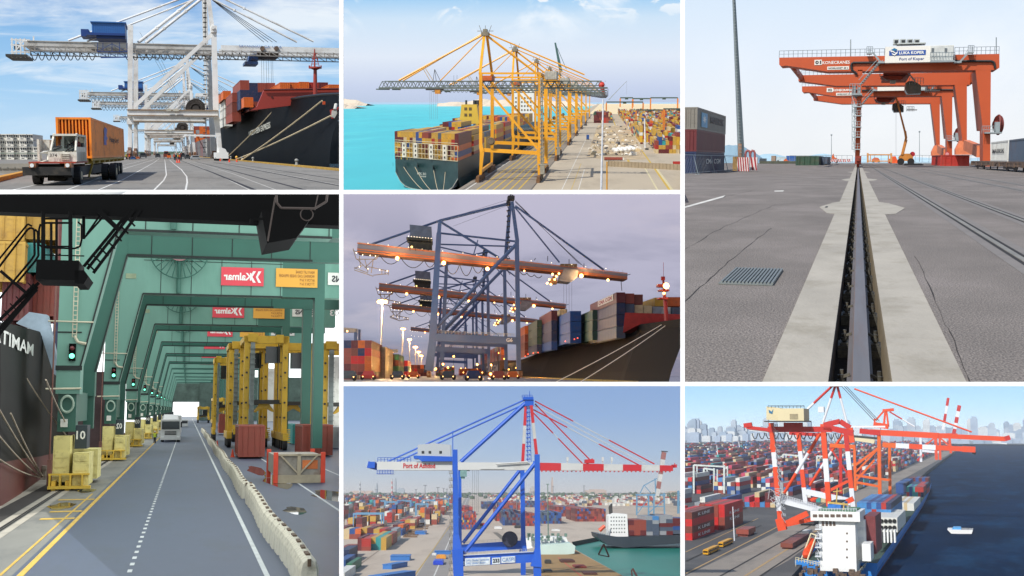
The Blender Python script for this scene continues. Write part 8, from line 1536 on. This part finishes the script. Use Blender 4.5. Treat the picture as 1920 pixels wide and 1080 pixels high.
# ================================================================ lower right view: city port from the air, red and white cranes, blue feeder ship
def view7():
 P=P7;at=P.at;Pw=P.w;G=P.gr
 og=mat('crane_vivid_orange','#d0441a',.45,0,.06,.03);rd=mat('crane_red','#b3221c',.45,0,.06,.03);wh=mat('crane_clean_white','#cfd2d6',.5,0,.04,.05);oy=mat('crane_plain_orange','#cf5a18',.45,0,.06,.03);dk=mat('dark_steel',0);lw=mat('letter_white',0)
 ed=[(1440,1130),(1520,1040),(1600,985),(1700,916),(1745,878),(1792,845),(1700,843),(1600,815)]
 q=[G(x,y)for x,y in ed]
 m=MB();m.poly((-3000,300,-5),(3500,300,-5),(9000,7640,-5),(-9000,7640,-5));P.struct('water',m,mat('deep_blue_sea','#0b2440',.85,spec=.04,var=.35,sc=.02,bump=1.6,bsc=.09,stretch=(1,.35,1),dirt='#1d4566',dsc=.03,damt=.5))
 m=MB();k=[p for p in q[:6]];m.add(k+[(k[-1].x-400,k[-1].y+500,0),(-9000,5200,0),(-3500,300,0),(k[0].x,300,0)],[list(range(10))]);m.loft([[p for p in k],[V((p.x,p.y,-5))for p in k]]);P.struct('ground',m,mat('terminal_asphalt','#4e4d4c',.85,0,.1,.02,dirt='#6a6560',dsc=.02,damt=.5))
 m=MB();m.add([G(x,y,.05)for x,y in((1390,1150),(1425,1080),(1480,1050),(1560,990),(1690,900),(1790,846),(1770,846),(1600,925),(1480,985),(1410,1020),(1284,1080),(1284,1150))],[list(range(12))][:0]or[[0,1,2,3,4,5,6,7,8,9,10,11]]);P.struct('pavement',m,mat('apron_tan','#8a8176',.85,0,.1,.02,dirt='#5c5852',dsc=.03,damt=.7,stretch=(1,.3,1)))
 for a,b,c,w in(((1284,1052),(1425,985),'line_rail',1.2),((1284,1075),(1560,935),'line_tan',1.0),((1330,1090),(1600,940),'line_rail',1.0),((1370,1095),(1640,925),'line_tan',1.2),((1400,1095),(1690,905),'line_rail',1),((1284,1035),(1420,972),'line_tan',.8)):
  m=MB();p=G(*a,.12);r=G(*b,.12);m.poly(p,p+V((w,0,0)),r+V((w,0,0)),r);P.struct('rail_track',m,mat(c,'#2e2c2a' if c=='line_rail' else '#a88c64',.9))
 pl={'red':4,'maroon':3,'blue':2.5,'light blue':1.6,'rust':1.5,'navy':1.5,'white':2,'brown':1,'teal':.4,'sand':1.4,'pink':1.2,'grey':1,'bright red':.8}
 W_,L_,H_=3.7,57,3.75
 def lane(X,Y,n,tiers,nm,pal=pl,rows=1,side=True,lod=2):
  for r in range(rows):
   for i in range(n):
    T=tiers[i%len(tiers)]-(random.random()<.2)
    for j in range(T):
     if not(j>=T-1 or i==n-1 or(r==0)):continue
     c=pick(pal);P.inst('shipping_container',cont(W_,L_,H_,c,lod),(X+i*(W_+.25),Y+L_/2+r*(L_+6),j*H_),0,'%s container, %s stack %s tier %s bay of %s'%(c,nth(i),nth(j),nth(r),nm),'container',nm)
 rk={'bright red':5,'rust':1,'brown':1}
 lane(-169,640,5,[4],'the red block beside the pole',rk,lod=1);lane(-166,712,5,[4,4,4,4,4],'the second bright red block',{'bright red':4,'rust':1},lod=1)
 for tt,(X,Y,j)in{'K LINE':(-150.3,640,3)}.items():
  for jj,Yk in((3,640),(1,640),(0,640),(2,712),(1,712)):
   Xs=-169+4*(W_+.25)+W_/2+.25 if Yk==640 else-166+4*(W_+.25)+W_/2+.25;t=P.thing('cargo_marking','white lettering on the side of a red container, %s tier of the %s red block'%(nth(jj),'front' if Yk==640 else 'second'),'lettering',(Xs,Yk+28,jj*H_));text(P,'K LINE',t,Matrix.Translation((0,-14,1.1))@Matrix.Rotation(R_(90),4,'Z'),30,1.6,lw,bold=.03)
 lane(-181,560,3,[4],'the navy stack at the left edge',{'navy':5,'blue':1},lod=1);lane(-176,610,2,[2],'the two low red stacks at the left',{'bright red':1,'red':1},lod=1);lane(-232,745,6,[4],'the block with a green container',{'rust':3,'red':2,'light blue':1,'dark green':1},lod=1);lane(-212,650,5,[3,2,4],'the mixed block at the left edge',lod=1);lane(-197,850,6,[2,3,1,2],'the mixed block behind the red',lod=1);lane(-180,930,7,[2,3,2,4],'the block by the crane leg',lod=1);lane(-265,860,9,[3,2,3],'the wide block in the left middle',lod=1,rows=2);lane(-140,1010,6,[3,4,2],'the block between the crane legs',lod=1,rows=2)
 cells=[]
 for Y in range(760,4600,68):
  if(Y//68)%6==5:continue
  xr=-150+(Y-760)*.02 if Y<1000 else-118-(Y-1000)*.002
  x=xr-6
  n=0
  while x>-Y*.9-150 and n<130:
   n+=1
   if n%8==0:x-=12
   if not(Y<1060 and x>-285)and random.random()>.13:cells.append((x,Y+random.random()*4,random.choice([2,3,3,4,4,5])if Y>1000 else random.choice([1,2,3,3]),[pick(pl)for _ in range(5)]))
   x-=W_+.35
 stuff_stacks(P,'distant_container_stacks',cells,W_+.2,L_,H_,0)
 A,B=640,760;t=P.thing('quay_crane','red and white banded quay crane with a cream machinery house','crane',G(1545,960))
 def bm(p,q_,Y,w,mt,nm='beam',Y2=None,tube=False,w2=None):m=MB();a=at(*p,Y);b=at(*q_,Y2 or Y);m.tube(a,b,Pw(w/2,Y),Pw((w2 or w)/2,Y),10)if tube else m.beam(a,b,Pw(w,Y),None,Pw(w2,Y)if w2 else None);return P.part(nm,m,mt,t)
 def seg(p,q_,Y,w,cols,nm='leg',tube=False,Y2=None):
  n=len(cols);P0=V(p);P1=V(q_);YY=Y2 or Y
  for k in range(n):bm(P0.lerp(P1,k/n),P0.lerp(P1,(k+1)/n),Y+(YY-Y)*k/n,w,{'r':rd,'w':wh,'o':og}[cols[k]],nm+'_section',Y2=Y+(YY-Y)*(k+1)/n,tube=tube)
 seg((1446,793),(1464,985),A,8.5,'oowoowo');seg((1543,795),(1556,968),A,9,'ooowwooo');seg((1497,812),(1511,948),B,7.5,'owow');seg((1586,812),(1600,950),B,8,'rwow')
 for p,q_,Y,w,mt in(((1400,801),(1442,806),A,6,rd),((1440,805),(1560,805),A,10,rd),((1545,800),(1600,812),A,10,rd),((1470,797),(1505,797),A,9,rd),((1466,938),(1545,958),A,11,wh),((1512,922),(1596,940),B,10,wh),((1466,985),(1515,962),A,10,og),((1462,972),(1468,994),A,15,og),((1556,955),(1600,935),A,9,og),((1395,798),(1410,796),A,8,rd)):bm(p,q_,Y,w,mt)
 seg((1538,812),(1470,925),A,6,'owo','diagonal_brace',True);seg((1580,815),(1518,910),B,5,'owo','diagonal_brace',True)
 seg((1560,724),(1492,788),A,4.5,'rw','stay',True);seg((1566,724),(1543,792),A,4.5,'rww','stay',True);seg((1570,724),(1588,793),A,4.5,'rww','stay',True)
 for d in(0,5,9):bm((1576+d,722),(1640+d,790),A,1.1,dk,'rope',tube=True)
 m=MB();m.cb(at(1567,722,A),6,8,1.5);m.cb(at(1540,768,A),3,4,3);P.part('apex_platform',m,wh,t)
 m=MB();hy=A-14;m.prism([at(1437,787,hy),at(1462,789,hy),at(1462,765,hy),at(1437,762,hy)],(0,14,0));m.box(at(1462,0,hy).x,at(1510,0,hy).x,hy-4,hy+16,at(1480,789,hy).z,at(1480,766,hy).z);hs=P.part('machinery_house',m,mat('house_cream','#c9bd98',.6,0,.05,.1),t);m=MB();m.add([at(x,y,hy-.3)for x,y in((1441,768),(1447,772),(1450,766),(1448,776),(1442,774))],[[0,1,2,3,4]]);P.part('logo',m,mat('logo_teal',0),hs);m=MB();a=at(1481,786,hy-4.2);b=at(1496,776,hy-4.2);m.box(a.x,b.x,a.y,a.y+.15,a.z,b.z);P.part('door',m,mat('door_tan','#8f8468',.6),hs)
 m=MB();m.box(at(1436,0,hy).x,at(1514,0,hy).x,hy-5,hy+16,at(1480,791,hy).z,at(1480,789,hy).z);m.rail(at(1440,765,hy),at(1508,765,hy),1.2,.12,10);P.part('house_platform',m,dk,t)
 m=MB()
 for i in range(13):m.sag(at(1410+i*13,812,A),at(1421+i*13,812,A),Pw(11,A),Pw(.8,A),6,4)
 P.part('festoon_cable',m,dk,t)
 m=MB()
 for y in range(800,975,12):m.rail(at(1450+(y-800)*.09,y,A-4),at(1458+(y-800)*.09,y,A-4),1.2,.12,2);m.beam(at(1450+(y-800)*.09,y,A-4),at(1458+(y-800)*.09,y+12,A-4),.4,.2)
 for i in range(16):m.beam(at(1440+random.random()*30,915+random.random()*40,A-5),at(1440+random.random()*30,915+random.random()*40,A-5),.25)
 P.part('stair_tower',m,mat('stair_pale','#a4a8ac',.6),t);m=MB();m.rail(at(1468,933,A-3),at(1530,950,A-3),1.3,.12,14);P.part('hand_rail',m,wh,t)
 for p,q_,Y,w,mt in(((1545,797),(1575,790),A,9,rd),((1575,790),(1594,802),A,9,rd),((1594,802),(1598,830),A,9,og),((1585,800),(1660,800),B,3,wh),((1612,808),(1650,812),B,9,rd),((1600,818),(1645,822),B,4,dk),((1480,812),(1545,816),B,6,rd),((1444,838),(1448,838),A,10,og),((1405,806),(1440,810),A,2.5,wh),((1556,835),(1604,838),B,7,oy),((1576,838),(1577,925),B+60,5,rd),((1556,838),(1600,905),B+60,3,rd),((1640,862),(1602,905),B+60,3.5,oy),((1520,938),(1590,902),B,5,og),((1470,985),(1548,968),A+40,7,og)):bm(p,q_,Y,w,mt)
 Y=900;t=P.thing('quay_crane','plain orange quay crane whose long boom reaches over the sea','crane',G(1650,925));
 for p,q_,w in(((1648,815),(1650,932),6),((1668,838),(1669,932),5),((1602,835),(1604,920),4.5),((1650,838),(1604,872),4),((1650,838),(1605,885),3),((1604,891),(1648,898),4),((1604,904),(1648,912),4),((1650,898),(1668,900),4)):bm(p,q_,Y if w!=5 else Y+40,w,oy,'leg' if w>4.2 and p[0]==q_[0]-2 or p[0]==q_[0]-1 else 'beam')
 for p,q_,w in(((1632,810),(1760,817),10),((1760,817),(1885,823),8),((1638,796),(1666,800),9),((1660,770),(1657,800),3.5),((1662,770),(1666,800),3),((1656,772),(1642,788),3),((1640,785),(1640,802),3),((1655,770),(1676,768),5),((1626,800),(1600,800),2)):bm(p,q_,Y,w,og,'boom' if w>7 else 'frame')
 seg((1668,772),(1715,800),Y,2.6,'rw','stay',True);bm((1602,729),(1822,810),Y,3,og,'fore_stay',tube=True);bm((1884,823),(1894,820),Y,8,rd,'boom_tip');bm((1862,829),(1888,832),Y,2,wh,'tip_platform');bm((1600,822),(1640,828),Y,7,mat('house_cream',0),'operator_house')
 t=P.thing('quay_crane_boom','short red and white banded boom under the long orange one','crane',at(1740,840,1050))
 P0=V((1655,834));P1=V((1829,843))
 for k in range(7):bm(P0.lerp(P1,k/7),P0.lerp(P1,(k+1)/7),1050,8.5 if k<6 else 10,(oy,og,wh,og,wh,og,og)[(k+1)%7 if k<6 else 5]if k else oy,'boom_section')
 bm((1823,848),(1830,850),1050,5,dk,'tip_fitting')
 Y=1750;t=P.thing('quay_crane','far crane frame with two raised red and white booms','crane',at(1760,862,Y))
 seg((1778,746),(1768,806),Y,4.5,'rwrw','raised_boom');seg((1799,760),(1788,815),Y,6,'rwrwr','raised_boom')
 for p,q_,w,mt in(((1726,820),(1727,866),4,wh),((1754,818),(1756,862),5,og),((1762,820),(1763,862),4,og),((1780,818),(1783,850),4,og),((1727,845),(1760,848),4,wh),((1735,835),(1756,818),2.5,og),((1764,822),(1780,836),2.5,og),((1745,815),(1795,815),5,og),((1720,864),(1732,852),4,rd)):bm(p,q_,Y,w,mt,'frame')
 t=P.thing('feeder_ship','blue hulled feeder ship with a white deckhouse alongside the quay','ship',G(1600,1050));
 R1=[]
 XL=G(1490,1050,2).x;rp=[(1645,1056),(1656,1040),(1677,1012),(1700,980),(1721,951),(1732,935),(1739,922),(1744,911),(1746,905)]
 for i,pq in enumerate(rp):
  p=G(*pq,2);xr=p.x;Y=p.y;xl=XL if i<5 else XL+(xr-XL)*((i-4)/4.2)**1.8
  R1.append([V((xl,Y,-5)),V((xl,Y,2)),V((xr,Y,2)),V((xr-.1,Y,-1.2)),V((xr-.8,Y,-3.9)),V((xr-1.0,Y,-5))])
 m=MB();m.loft([[r[0],r[1]]for r in R1]);m.loft([[r[2],r[3]]for r in R1]);m.loft([[r[3],r[4]]for r in R1]);m.add([tuple(p)for p in R1[0]],[[0,1,2,3,4,5]]);hb=P.part('hull',m,mat('ship_blue','#2a7cc8',.5,0,.08,.05),t);m=MB();m.loft([[r[4],r[5]]for r in R1]);P.part('boot_top',m,mat('boot_maroon','#5a2228',.6),t)
 m=MB();m.loft([[r[1]+V((0,0,-3.2)),r[2]+V((0,0,-3.2))]for r in R1]);P.part('deck',m,mat('deck_green','#3a4f42',.8,0,.4,.1,dirt='#2a2420',dsc=.1,damt=.7),t);a=R1[3][2];b=R1[5][2];Oq=G(1600,1050);dv=b-a
 def hs_(nm,x0_,x1_,yt,yb,Y,d,mt,par=None):a=at(x0_,yb,Y);b=at(x1_,yt,Y);m=MB();m.box(a.x,b.x,Y,Y+d,a.z,b.z);return P.part(nm,m,mt,par or t)
 wt=mat('superstructure_white',0);Yh=528;dh=hs_('deckhouse',1538,1603,974,1070,Yh,26,wt);hs_('bridge',1520,1612,960,976,Yh-2,24,wt);hs_('deck_top',1534,1604,957,960,Yh-1,22,mat('deck_green_paint','#2f7048',.7),dh);hs_('funnel_house',1553,1576,944,968,Yh+8,22,wt);hs_('funnel',1552,1577,946,954,Yh+6,26,mat('funnel_blue','#2a6cb8',.5));hs_('funnel_top',1554,1575,942,946,Yh+7,22,mat('matt_black',0));hs_('side_house',1603,1622,975,1050,Yh+10,30,wt);hs_('funnel_casing',1622,1641,968,1038,Yh+14,30,mat('casing_maroon','#6e2c2e',.6));hs_('winch_house',1617,1632,1020,1052,Yh-2,14,wt)
 m=MB()
 for x in(1543,1550,1557,1564):a=at(x,981,Yh-.2);m.box(a.x-.5,a.x+.5,a.y,a.y+.1,a.z-1.1,a.z+1.1)
 for k in range(4):a=at(1588,1000+k*15,Yh-.2);m.box(a.x-.35,a.x+.35,a.y,a.y+.1,a.z-.35,a.z+.35)
 for k in range(7):a=at(1528+k*11,967,Yh-2.2);m.box(a.x-.9,a.x+.9,a.y,a.y+.1,a.z-.6,a.z+.6)
 P.part('window',m,mat('window_brown','#5c4c44',.3),dh)
 m=MB();m.rail(at(1524,959,Yh-2),at(1606,959,Yh-2),1.3,.1,16)
 for k in range(4):m.rail(at(1530,990+k*17,Yh-1),at(1540,990+k*17,Yh-1),1.3,.1,3);m.cb(at(1535,992+k*17,Yh),Pw(11,Yh),4,.4);m.beam(at(1531,992+k*17,Yh-1),at(1539,1008+k*17,Yh-1),.5,.2)
 for k in range(3):m.rail(at(1597,995+k*18,Yh+9),at(1622,995+k*18,Yh+9),1.3,.1,6)
 m.tube(at(1590,957,Yh),at(1590,944,Yh),.15);m.cb(at(1590,946,Yh),2,.4,.4);P.part('railing',m,wh,t)
 m=MB()
 for r in range(5):q_=at(1597.2,990+r*16,Yh);m.box(q_.x-.05,q_.x+.03,Yh+3,Yh+5,q_.z-.5,q_.z+.5);m.box(q_.x-.05,q_.x+.03,Yh+12,Yh+14,q_.z-.5,q_.z+.5)
 for i in range(5):
  for j in range(2):q_=at(1645+i*8,977+j*12,627.7);m.disc(q_,1.0,(0,1,0),.3,12)
 P.part('porthole',m,mat('port_black',0),t)
 m=MB();m.tube(at(1512,1040,545),at(1522,1016,552),1.9,1.9,10);m.ball(at(1512,1040,545),1.9,8);m.ball(at(1522,1016,552),1.9,8);P.part('lifeboat',m,mat('lifeboat_orange',0),t);m=MB();m.beam(at(1503,1048,544),at(1521,1000,550),.5);m.beam(at(1514,1050,542),at(1531,1004,550),.5);m.beam(at(1521,1000,550),at(1531,1004,550),.5);m.rail(at(1492,1052,538),at(1580,1072,534),1.6,.16,16);m.rail(at(1492,1062,536),at(1492,1052,540),1.4,.16,3);m.rail(at(1610,1078,530),at(1640,1045,560),1.6,.16,8);P.part('davit',m,mat('davit_cream','#c9c0a0',.6),t)
 m=MB()
 for i in range(40):m.cb(G(random.uniform(1500,1620),random.uniform(1062,1082),random.uniform(-1,0))+V((0,0,.5)),random.uniform(.5,2.5),random.uniform(1,3),random.uniform(.5,2))
 P.part('deck_gear',m,mat('gear_mixed','#5c4a3c',.7,0,.5,.6),t);m=MB();m.tube(at(1568,945,Yh),at(1570,915,Yh),.3);m.beam(at(1562,922,Yh),at(1578,920,Yh),.4);m.beam(at(1582,962,Yh),at(1582,942,Yh),.5);m.beam(at(1552,942,Yh),at(1590,946,Yh),.8);P.part('mast',m,mat('mast_gold','#b89c54',.6),t)
 for i in range(6):m=MB();a=at(1645+i*6.5,1010,620);m.box(a.x-.4,a.x+.4,620,626,a.z-2,at(1650,993,620).z);P.part('cell_guide',m,wt,t)
 def bay(x0_,x1_,yt,yb,Y,n,T,rows,pal,nm,ln=44):
  a=at(x0_,yb,Y);b=at(x1_,yb,Y);w=(b.x-a.x)/n;h=(at(x0_,yt,Y).z-a.z)/T
  for r in range(rows):
   for i in range(n):
    for j in range(T):
     if r and j<T-1 and i<n-1:continue
     c=pick(pal);P.inst('shipping_container',cont(w,ln,h,c,1),(a.x+w*(i+.5),Y+ln/2+r*(ln+4),a.z+j*h),0,'%s container, %s stack %s tier %s row of %s'%(c,nth(i),nth(j),nth(r),nm),'container',nm)
 bay(1641,1683,970,997,628,5,2,1,{'white':1},'the white reefers aboard the feeder',66);bay(1608,1672,942,990,668,7,4,1,{'blue':3,'light blue':3,'navy':2,'red':1},'the blue row aboard the feeder',90);bay(1676,1714,943,957,796,6,1,1,{'sand':1,'white':2},'the pale row aboard the feeder',80);bay(1700,1732,913,932,960,6,2,2,{'teal':1,'blue':2,'red':2,'light blue':1,'navy':1},'the mixed row near the bow',50);bay(1680,1699,906,925,985,4,2,2,{'blue':2,'navy':2},'the blue stack at the port bow',50);bay(1705,1741,896,907,1160,6,1,1,{'maroon':2,'blue':2,'teal':1},'the foremost row by the bow',40)
 t=P.thing('harbour_boat','small white boat with a blue roof alone on the sea','boat',G(1800,1000));q_=G(1800,1001,-5);Y=q_.y
 m=MB();m.prism([at(x,y,Y)for x,y in((1776,993),(1784,1001),(1822,1001),(1824,994))],(0,16,0));P.part('hull',m,wt,t);m=MB();m.prism([at(x,y,Y+2)for x,y in((1784,994),(1787,989),(1801,989),(1803,994))],(0,10,0));P.part('cabin',m,mat('boat_blue','#4a90c4',.5),t);m=MB();m.rail(at(1803,994,Y+1),at(1823,994,Y+1),1.1,.12,9);P.part('railing',m,dk,t)
 bd=None
 for i,(px,py)in enumerate(((1333,1037),(1360,1023))):
  q_=G(px,py);t=P.thing('yellow_bus',('nearer','farther')[i]+' of two yellow buses driving on the quay road','bus',(q_.x,q_.y-12,0),group='yellow buses');m=MB();m.box(-1.3,1.3,0,26,.5,2.4);m.box(-1.2,1.2,1,25,2.4,2.7);P.part('body',m,mat('bus_yellow','#c9920f',.45),t,local=True);m=MB();m.box(1.3,1.36,2,24,1.4,2.1);m.box(-1.1,1.1,-.06,0,1.3,2.1);P.part('window',m,mat('glass_black','#16191c',.15),t,local=True)
  m=MB()
  for y in(5,21):m.disc((1.2,y,.5),.5,(1,0,0),.4,10)
  P.part('wheel',m,mat('rubber',0),t,local=True)
 for px,yt,yb,lb in((1377,950,1014,'white lamp pole standing before the red container block'),(1347,835,870,'dark lamp pole in the far left yard'),(1388,828,850,'white lamp pole far back in the yard'),(1377,832,846,'second white lamp pole far back'),(1601,880,905,'short pole by the orange crane')):q_=G(px,yb);m=MB();m.tube(q_,at(px-3,yt,q_.y),Pw(1.2,q_.y),Pw(.8,q_.y),6);P.solo('lamp_pole',m,wh,lb,'lamp post')
 for a,b,y0_,y1_,lb in((1301,1358,872,925,'white yard gantry in the left container yard'),(1320,1339,878,920,'second white yard gantry behind it'),(1468,1500,852,880,'white yard gantry behind the main crane'),(1532,1560,855,880,'white yard gantry between crane legs')):
  Y=60*F/(y1_-805);t=P.thing('yard_gantry',lb,'crane',at(a,y1_,Y),group='white yard gantries');m=MB();m.beam(at(a,y0_,Y),at(b,y0_+3,Y),Pw(3,Y));P.part('girder',m,mat('gantry_pale','#b4bcb8',.6),t)
  for x in(a,b):m=MB();m.beam(at(x,y0_,Y),at(x,y1_,Y),Pw(3.4,Y));P.part('leg',m,mat('gantry_pale',0),t);m=MB();m.beam(at(x+6,y0_+2,Y+80),at(x+6,y1_-6,Y+80),Pw(2.6,Y));P.part('leg',m,mat('gantry_pale',0),t)
 for px,py,w,l,h,c,lb in((1392,1006,7,22,4,'rust','small rust red container beside the lamp pole'),(1475,1030,6,60,3,'brown','row of brown flat trailers on the apron left of the ship'),(1512,986,9,60,3.5,'charcoal','grey flat hatch cover parked under the main crane'),(1510,1006,4,14,3,'white','white truck cab behind the lifeboat')):q_=G(px,py);m=MB();m.box(-w/2,w/2,0,l,h*.3,h);m.box(-w/2*.8,w/2*.8,1,l-1,.02,h*.3);P.solo('parked_trailer',m,cmat(c),lb,'trailer',loc=q_,local=True)
 rnd=random.Random(11);m=MB()
 for i in range(520):Y=rnd.uniform(4700,5400);m.ball((rnd.uniform(-3600,-1500),Y,8),rnd.uniform(15,40),6,.7)
 P.solo('park_trees',m,mat('tree_belt_green',0),'dark green belt of trees between the left yard and the city','trees',kind='stuff',loc=(0,0,0));m=MB();m.poly((-9000,5100,1),(4000,5100,1),(5000,7640,1),(-9000,7640,1));P.struct('far_land',m,mat('city_ground','#8a9298',.9))
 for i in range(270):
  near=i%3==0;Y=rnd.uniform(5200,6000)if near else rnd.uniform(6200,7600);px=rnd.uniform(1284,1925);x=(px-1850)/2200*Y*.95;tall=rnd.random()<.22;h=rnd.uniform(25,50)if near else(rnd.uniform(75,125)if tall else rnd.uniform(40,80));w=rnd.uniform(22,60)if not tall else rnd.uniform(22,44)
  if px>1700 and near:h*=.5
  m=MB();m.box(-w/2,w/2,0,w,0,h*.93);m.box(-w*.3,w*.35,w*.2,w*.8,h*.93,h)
  P.solo('city_building',m,mat('city_%d'%(i%4),('#a9b4be','#8fa0b0','#c4c8c8','#9aa8b8')[i%4],.8,0,.2,.02),'pale hazy city block or tower, %s of the skyline scatter'%('number '+nth(i%90)+' '+('near','middle','far')[i//90]),'building',loc=(x,Y,0),local=True,group='hazy city skyline')  # distance haze is also painted into these pale colours
 backdrop(P,8000,718,826,1278,2015,[(0,'#c6d2da'),(.25,'#c2d8e2'),(.6,'#a8d0e6'),(1,'#8cc0e0')],st=1.5)
view7()
# ---------------------------------------------------------------- cut everything at the edges of the opening it is seen through
bpy.context.view_layer.update()
def finish():
 for o,P in ALL:
  if o.type!='MESH' or o.get('kind')=='frame_part':continue
  if o.get('_nc'):continue
  M=o.matrix_world;me=o.data
  x0,y0,x1,y1=P.rect
  a=(x0-960)/F;b=(x1-960)/F;t=(540-y0)/F;u=(540-y1)/F
  planes=[V((1,-a,0)),V((-1,b,0)),V((0,t,-1)),V((0,-u,1)),None]
  cut=[];dead=False
  bb=[M@V(c)for c in o.bound_box]
  for i,n in enumerate(planes):
   co,n=(V((0,0,0)),n)if n is not None else(V((0,P.y0,0)),V((0,1,0)))
   ds=[n.dot(c-co)for c in bb]
   if max(ds)<=0:dead=True;break
   if min(ds)<0:cut.append((co,n))
  if dead:o['_dead']=1;continue
  if not cut:continue
  Mi=M.inverted();bm=bmesh.new();bm.from_mesh(me)
  for co,n in cut:
   lc=Mi@co;ln=(M.to_3x3().transposed()@n).normalized()
   r=bmesh.ops.bisect_plane(bm,geom=bm.verts[:]+bm.edges[:]+bm.faces[:],plane_co=lc,plane_no=-ln,clear_outer=True,dist=1e-6)
   ed=[e for e in r['geom_cut']if isinstance(e,bmesh.types.BMEdge)and e.is_boundary]
   if len(ed)>2 and not P_flat(o):
    try:bmesh.ops.holes_fill(bm,edges=ed,sides=12)
    except Exception:pass
  if not bm.verts:o['_dead']=1;bm.free();continue
  nm=bpy.data.meshes.new(me.name)
  for m in me.materials:nm.materials.append(m)
  bm.to_mesh(nm);bm.free();o.data=nm
def o_ok(o):
 try:return bool(o.name)
 except ReferenceError:return False
def P_flat(o):return o.get('kind')in('structure','stuff')
finish()
dead=[o for o,_ in ALL if o.get('_dead')]
kids={}
for o,_ in ALL:
 if o.parent:kids.setdefault(o.parent.name,[]).append(o)
for o in dead:
 for c in kids.get(o.name,[]):
  if not c.get('_dead'):
   mw=c.matrix_world.copy();c.parent=o.parent;c.matrix_world=mw
   if o.parent is None:c['_dead']=1
names=set()
for o,_ in ALL:
 if o.get('_dead'):names.add(o.name)
ALL2=[(o,P)for o,P in ALL if o.name not in names]
for n in names:bpy.data.objects.remove(bpy.data.objects[n])
for _ in range(2):
 have={o.parent.name for o,_ in ALL2 if o.parent}
 gone=[o.name for o,_ in ALL2 if o.type=='EMPTY' and o.name not in have]
 ALL2=[(o,P)for o,P in ALL2 if o.name not in gone]
 for n in gone:bpy.data.objects.remove(bpy.data.objects[n])
def merge_rest():
 cs=[]
 for o,P in ALL2:
  if o.name.split('.')[0]!='shipping_container' or o.parent:continue
  if o.type=='EMPTY':continue
  pts=[o.matrix_world@V(c)for c in o.bound_box];xs=[960+p.x/p.y*F for p in pts];ys=[540-p.z/p.y*F for p in pts];x0,y0,x1,y1=P.rect
  cs.append(((min(x1,max(xs))-max(x0,min(xs)))*(min(y1,max(ys))-max(y0,min(ys))),o))
 cs.sort(key=lambda t:-t[0]);keep=290;rest=[o for _,o in cs[keep:]]+[o for o,_ in ALL2 if o.name.startswith('distant_container_stacks')]
 print('containers kept',min(keep,len(cs)),'merged',len(rest),'smallest kept area',cs[min(keep,len(cs))-1][0])
 vs=[];fs=[];mi=[];mats=[]
 for o in rest:
  M=o.matrix_world;b=len(vs);vs+=[tuple(M@v.co)for v in o.data.vertices];ids=[]
  for m in o.data.materials:
   if m not in mats:mats.append(m)
   ids.append(mats.index(m))
  for p in o.data.polygons:fs.append([i+b for i in p.vertices]);mi.append(ids[p.material_index])
 me=bpy.data.meshes.new('container_stacks');me.from_pydata(vs,[],fs)
 for m in mats:me.materials.append(m)
 me.polygons.foreach_set('material_index',mi);me.update();o=bpy.data.objects.new('container_stacks',me);C.objects.link(o)
 tag(o,'mass of small far containers in many colours filling the ships and yards','containers',kind='stuff')
 for r in rest:bpy.data.objects.remove(r)
merge_rest()
ALL2=[(o,P)for o,P in ALL2 if any(True for _ in[0])and o_ok(o)]
for o,_ in ALL2:
 for k in('_l','_nc','_dead'):
  if k in o.keys():del o[k]
print('objects',len(ALL2))
def build_haze():
 m=MB();m.box(-90000,90000,-30,234000,-60000,2500);mt=bpy.data.materials.new('haze');mt.use_nodes=True;n=mt.node_tree.nodes;n.clear()
 o_=n.new('ShaderNodeOutputMaterial');v=n.new('ShaderNodeVolumePrincipled');v.inputs['Color'].default_value=(.86,.92,1,1);v.inputs['Density'].default_value=2.0e-6;v.inputs['Anisotropy'].default_value=0
 mt.node_tree.links.new(v.outputs[0],o_.inputs['Volume']);o=bpy.data.objects.new('haze',m.mesh('haze',mt));C.objects.link(o);tag(o,kind='stuff',label='thin pale haze over the wide harbour views')
build_haze()
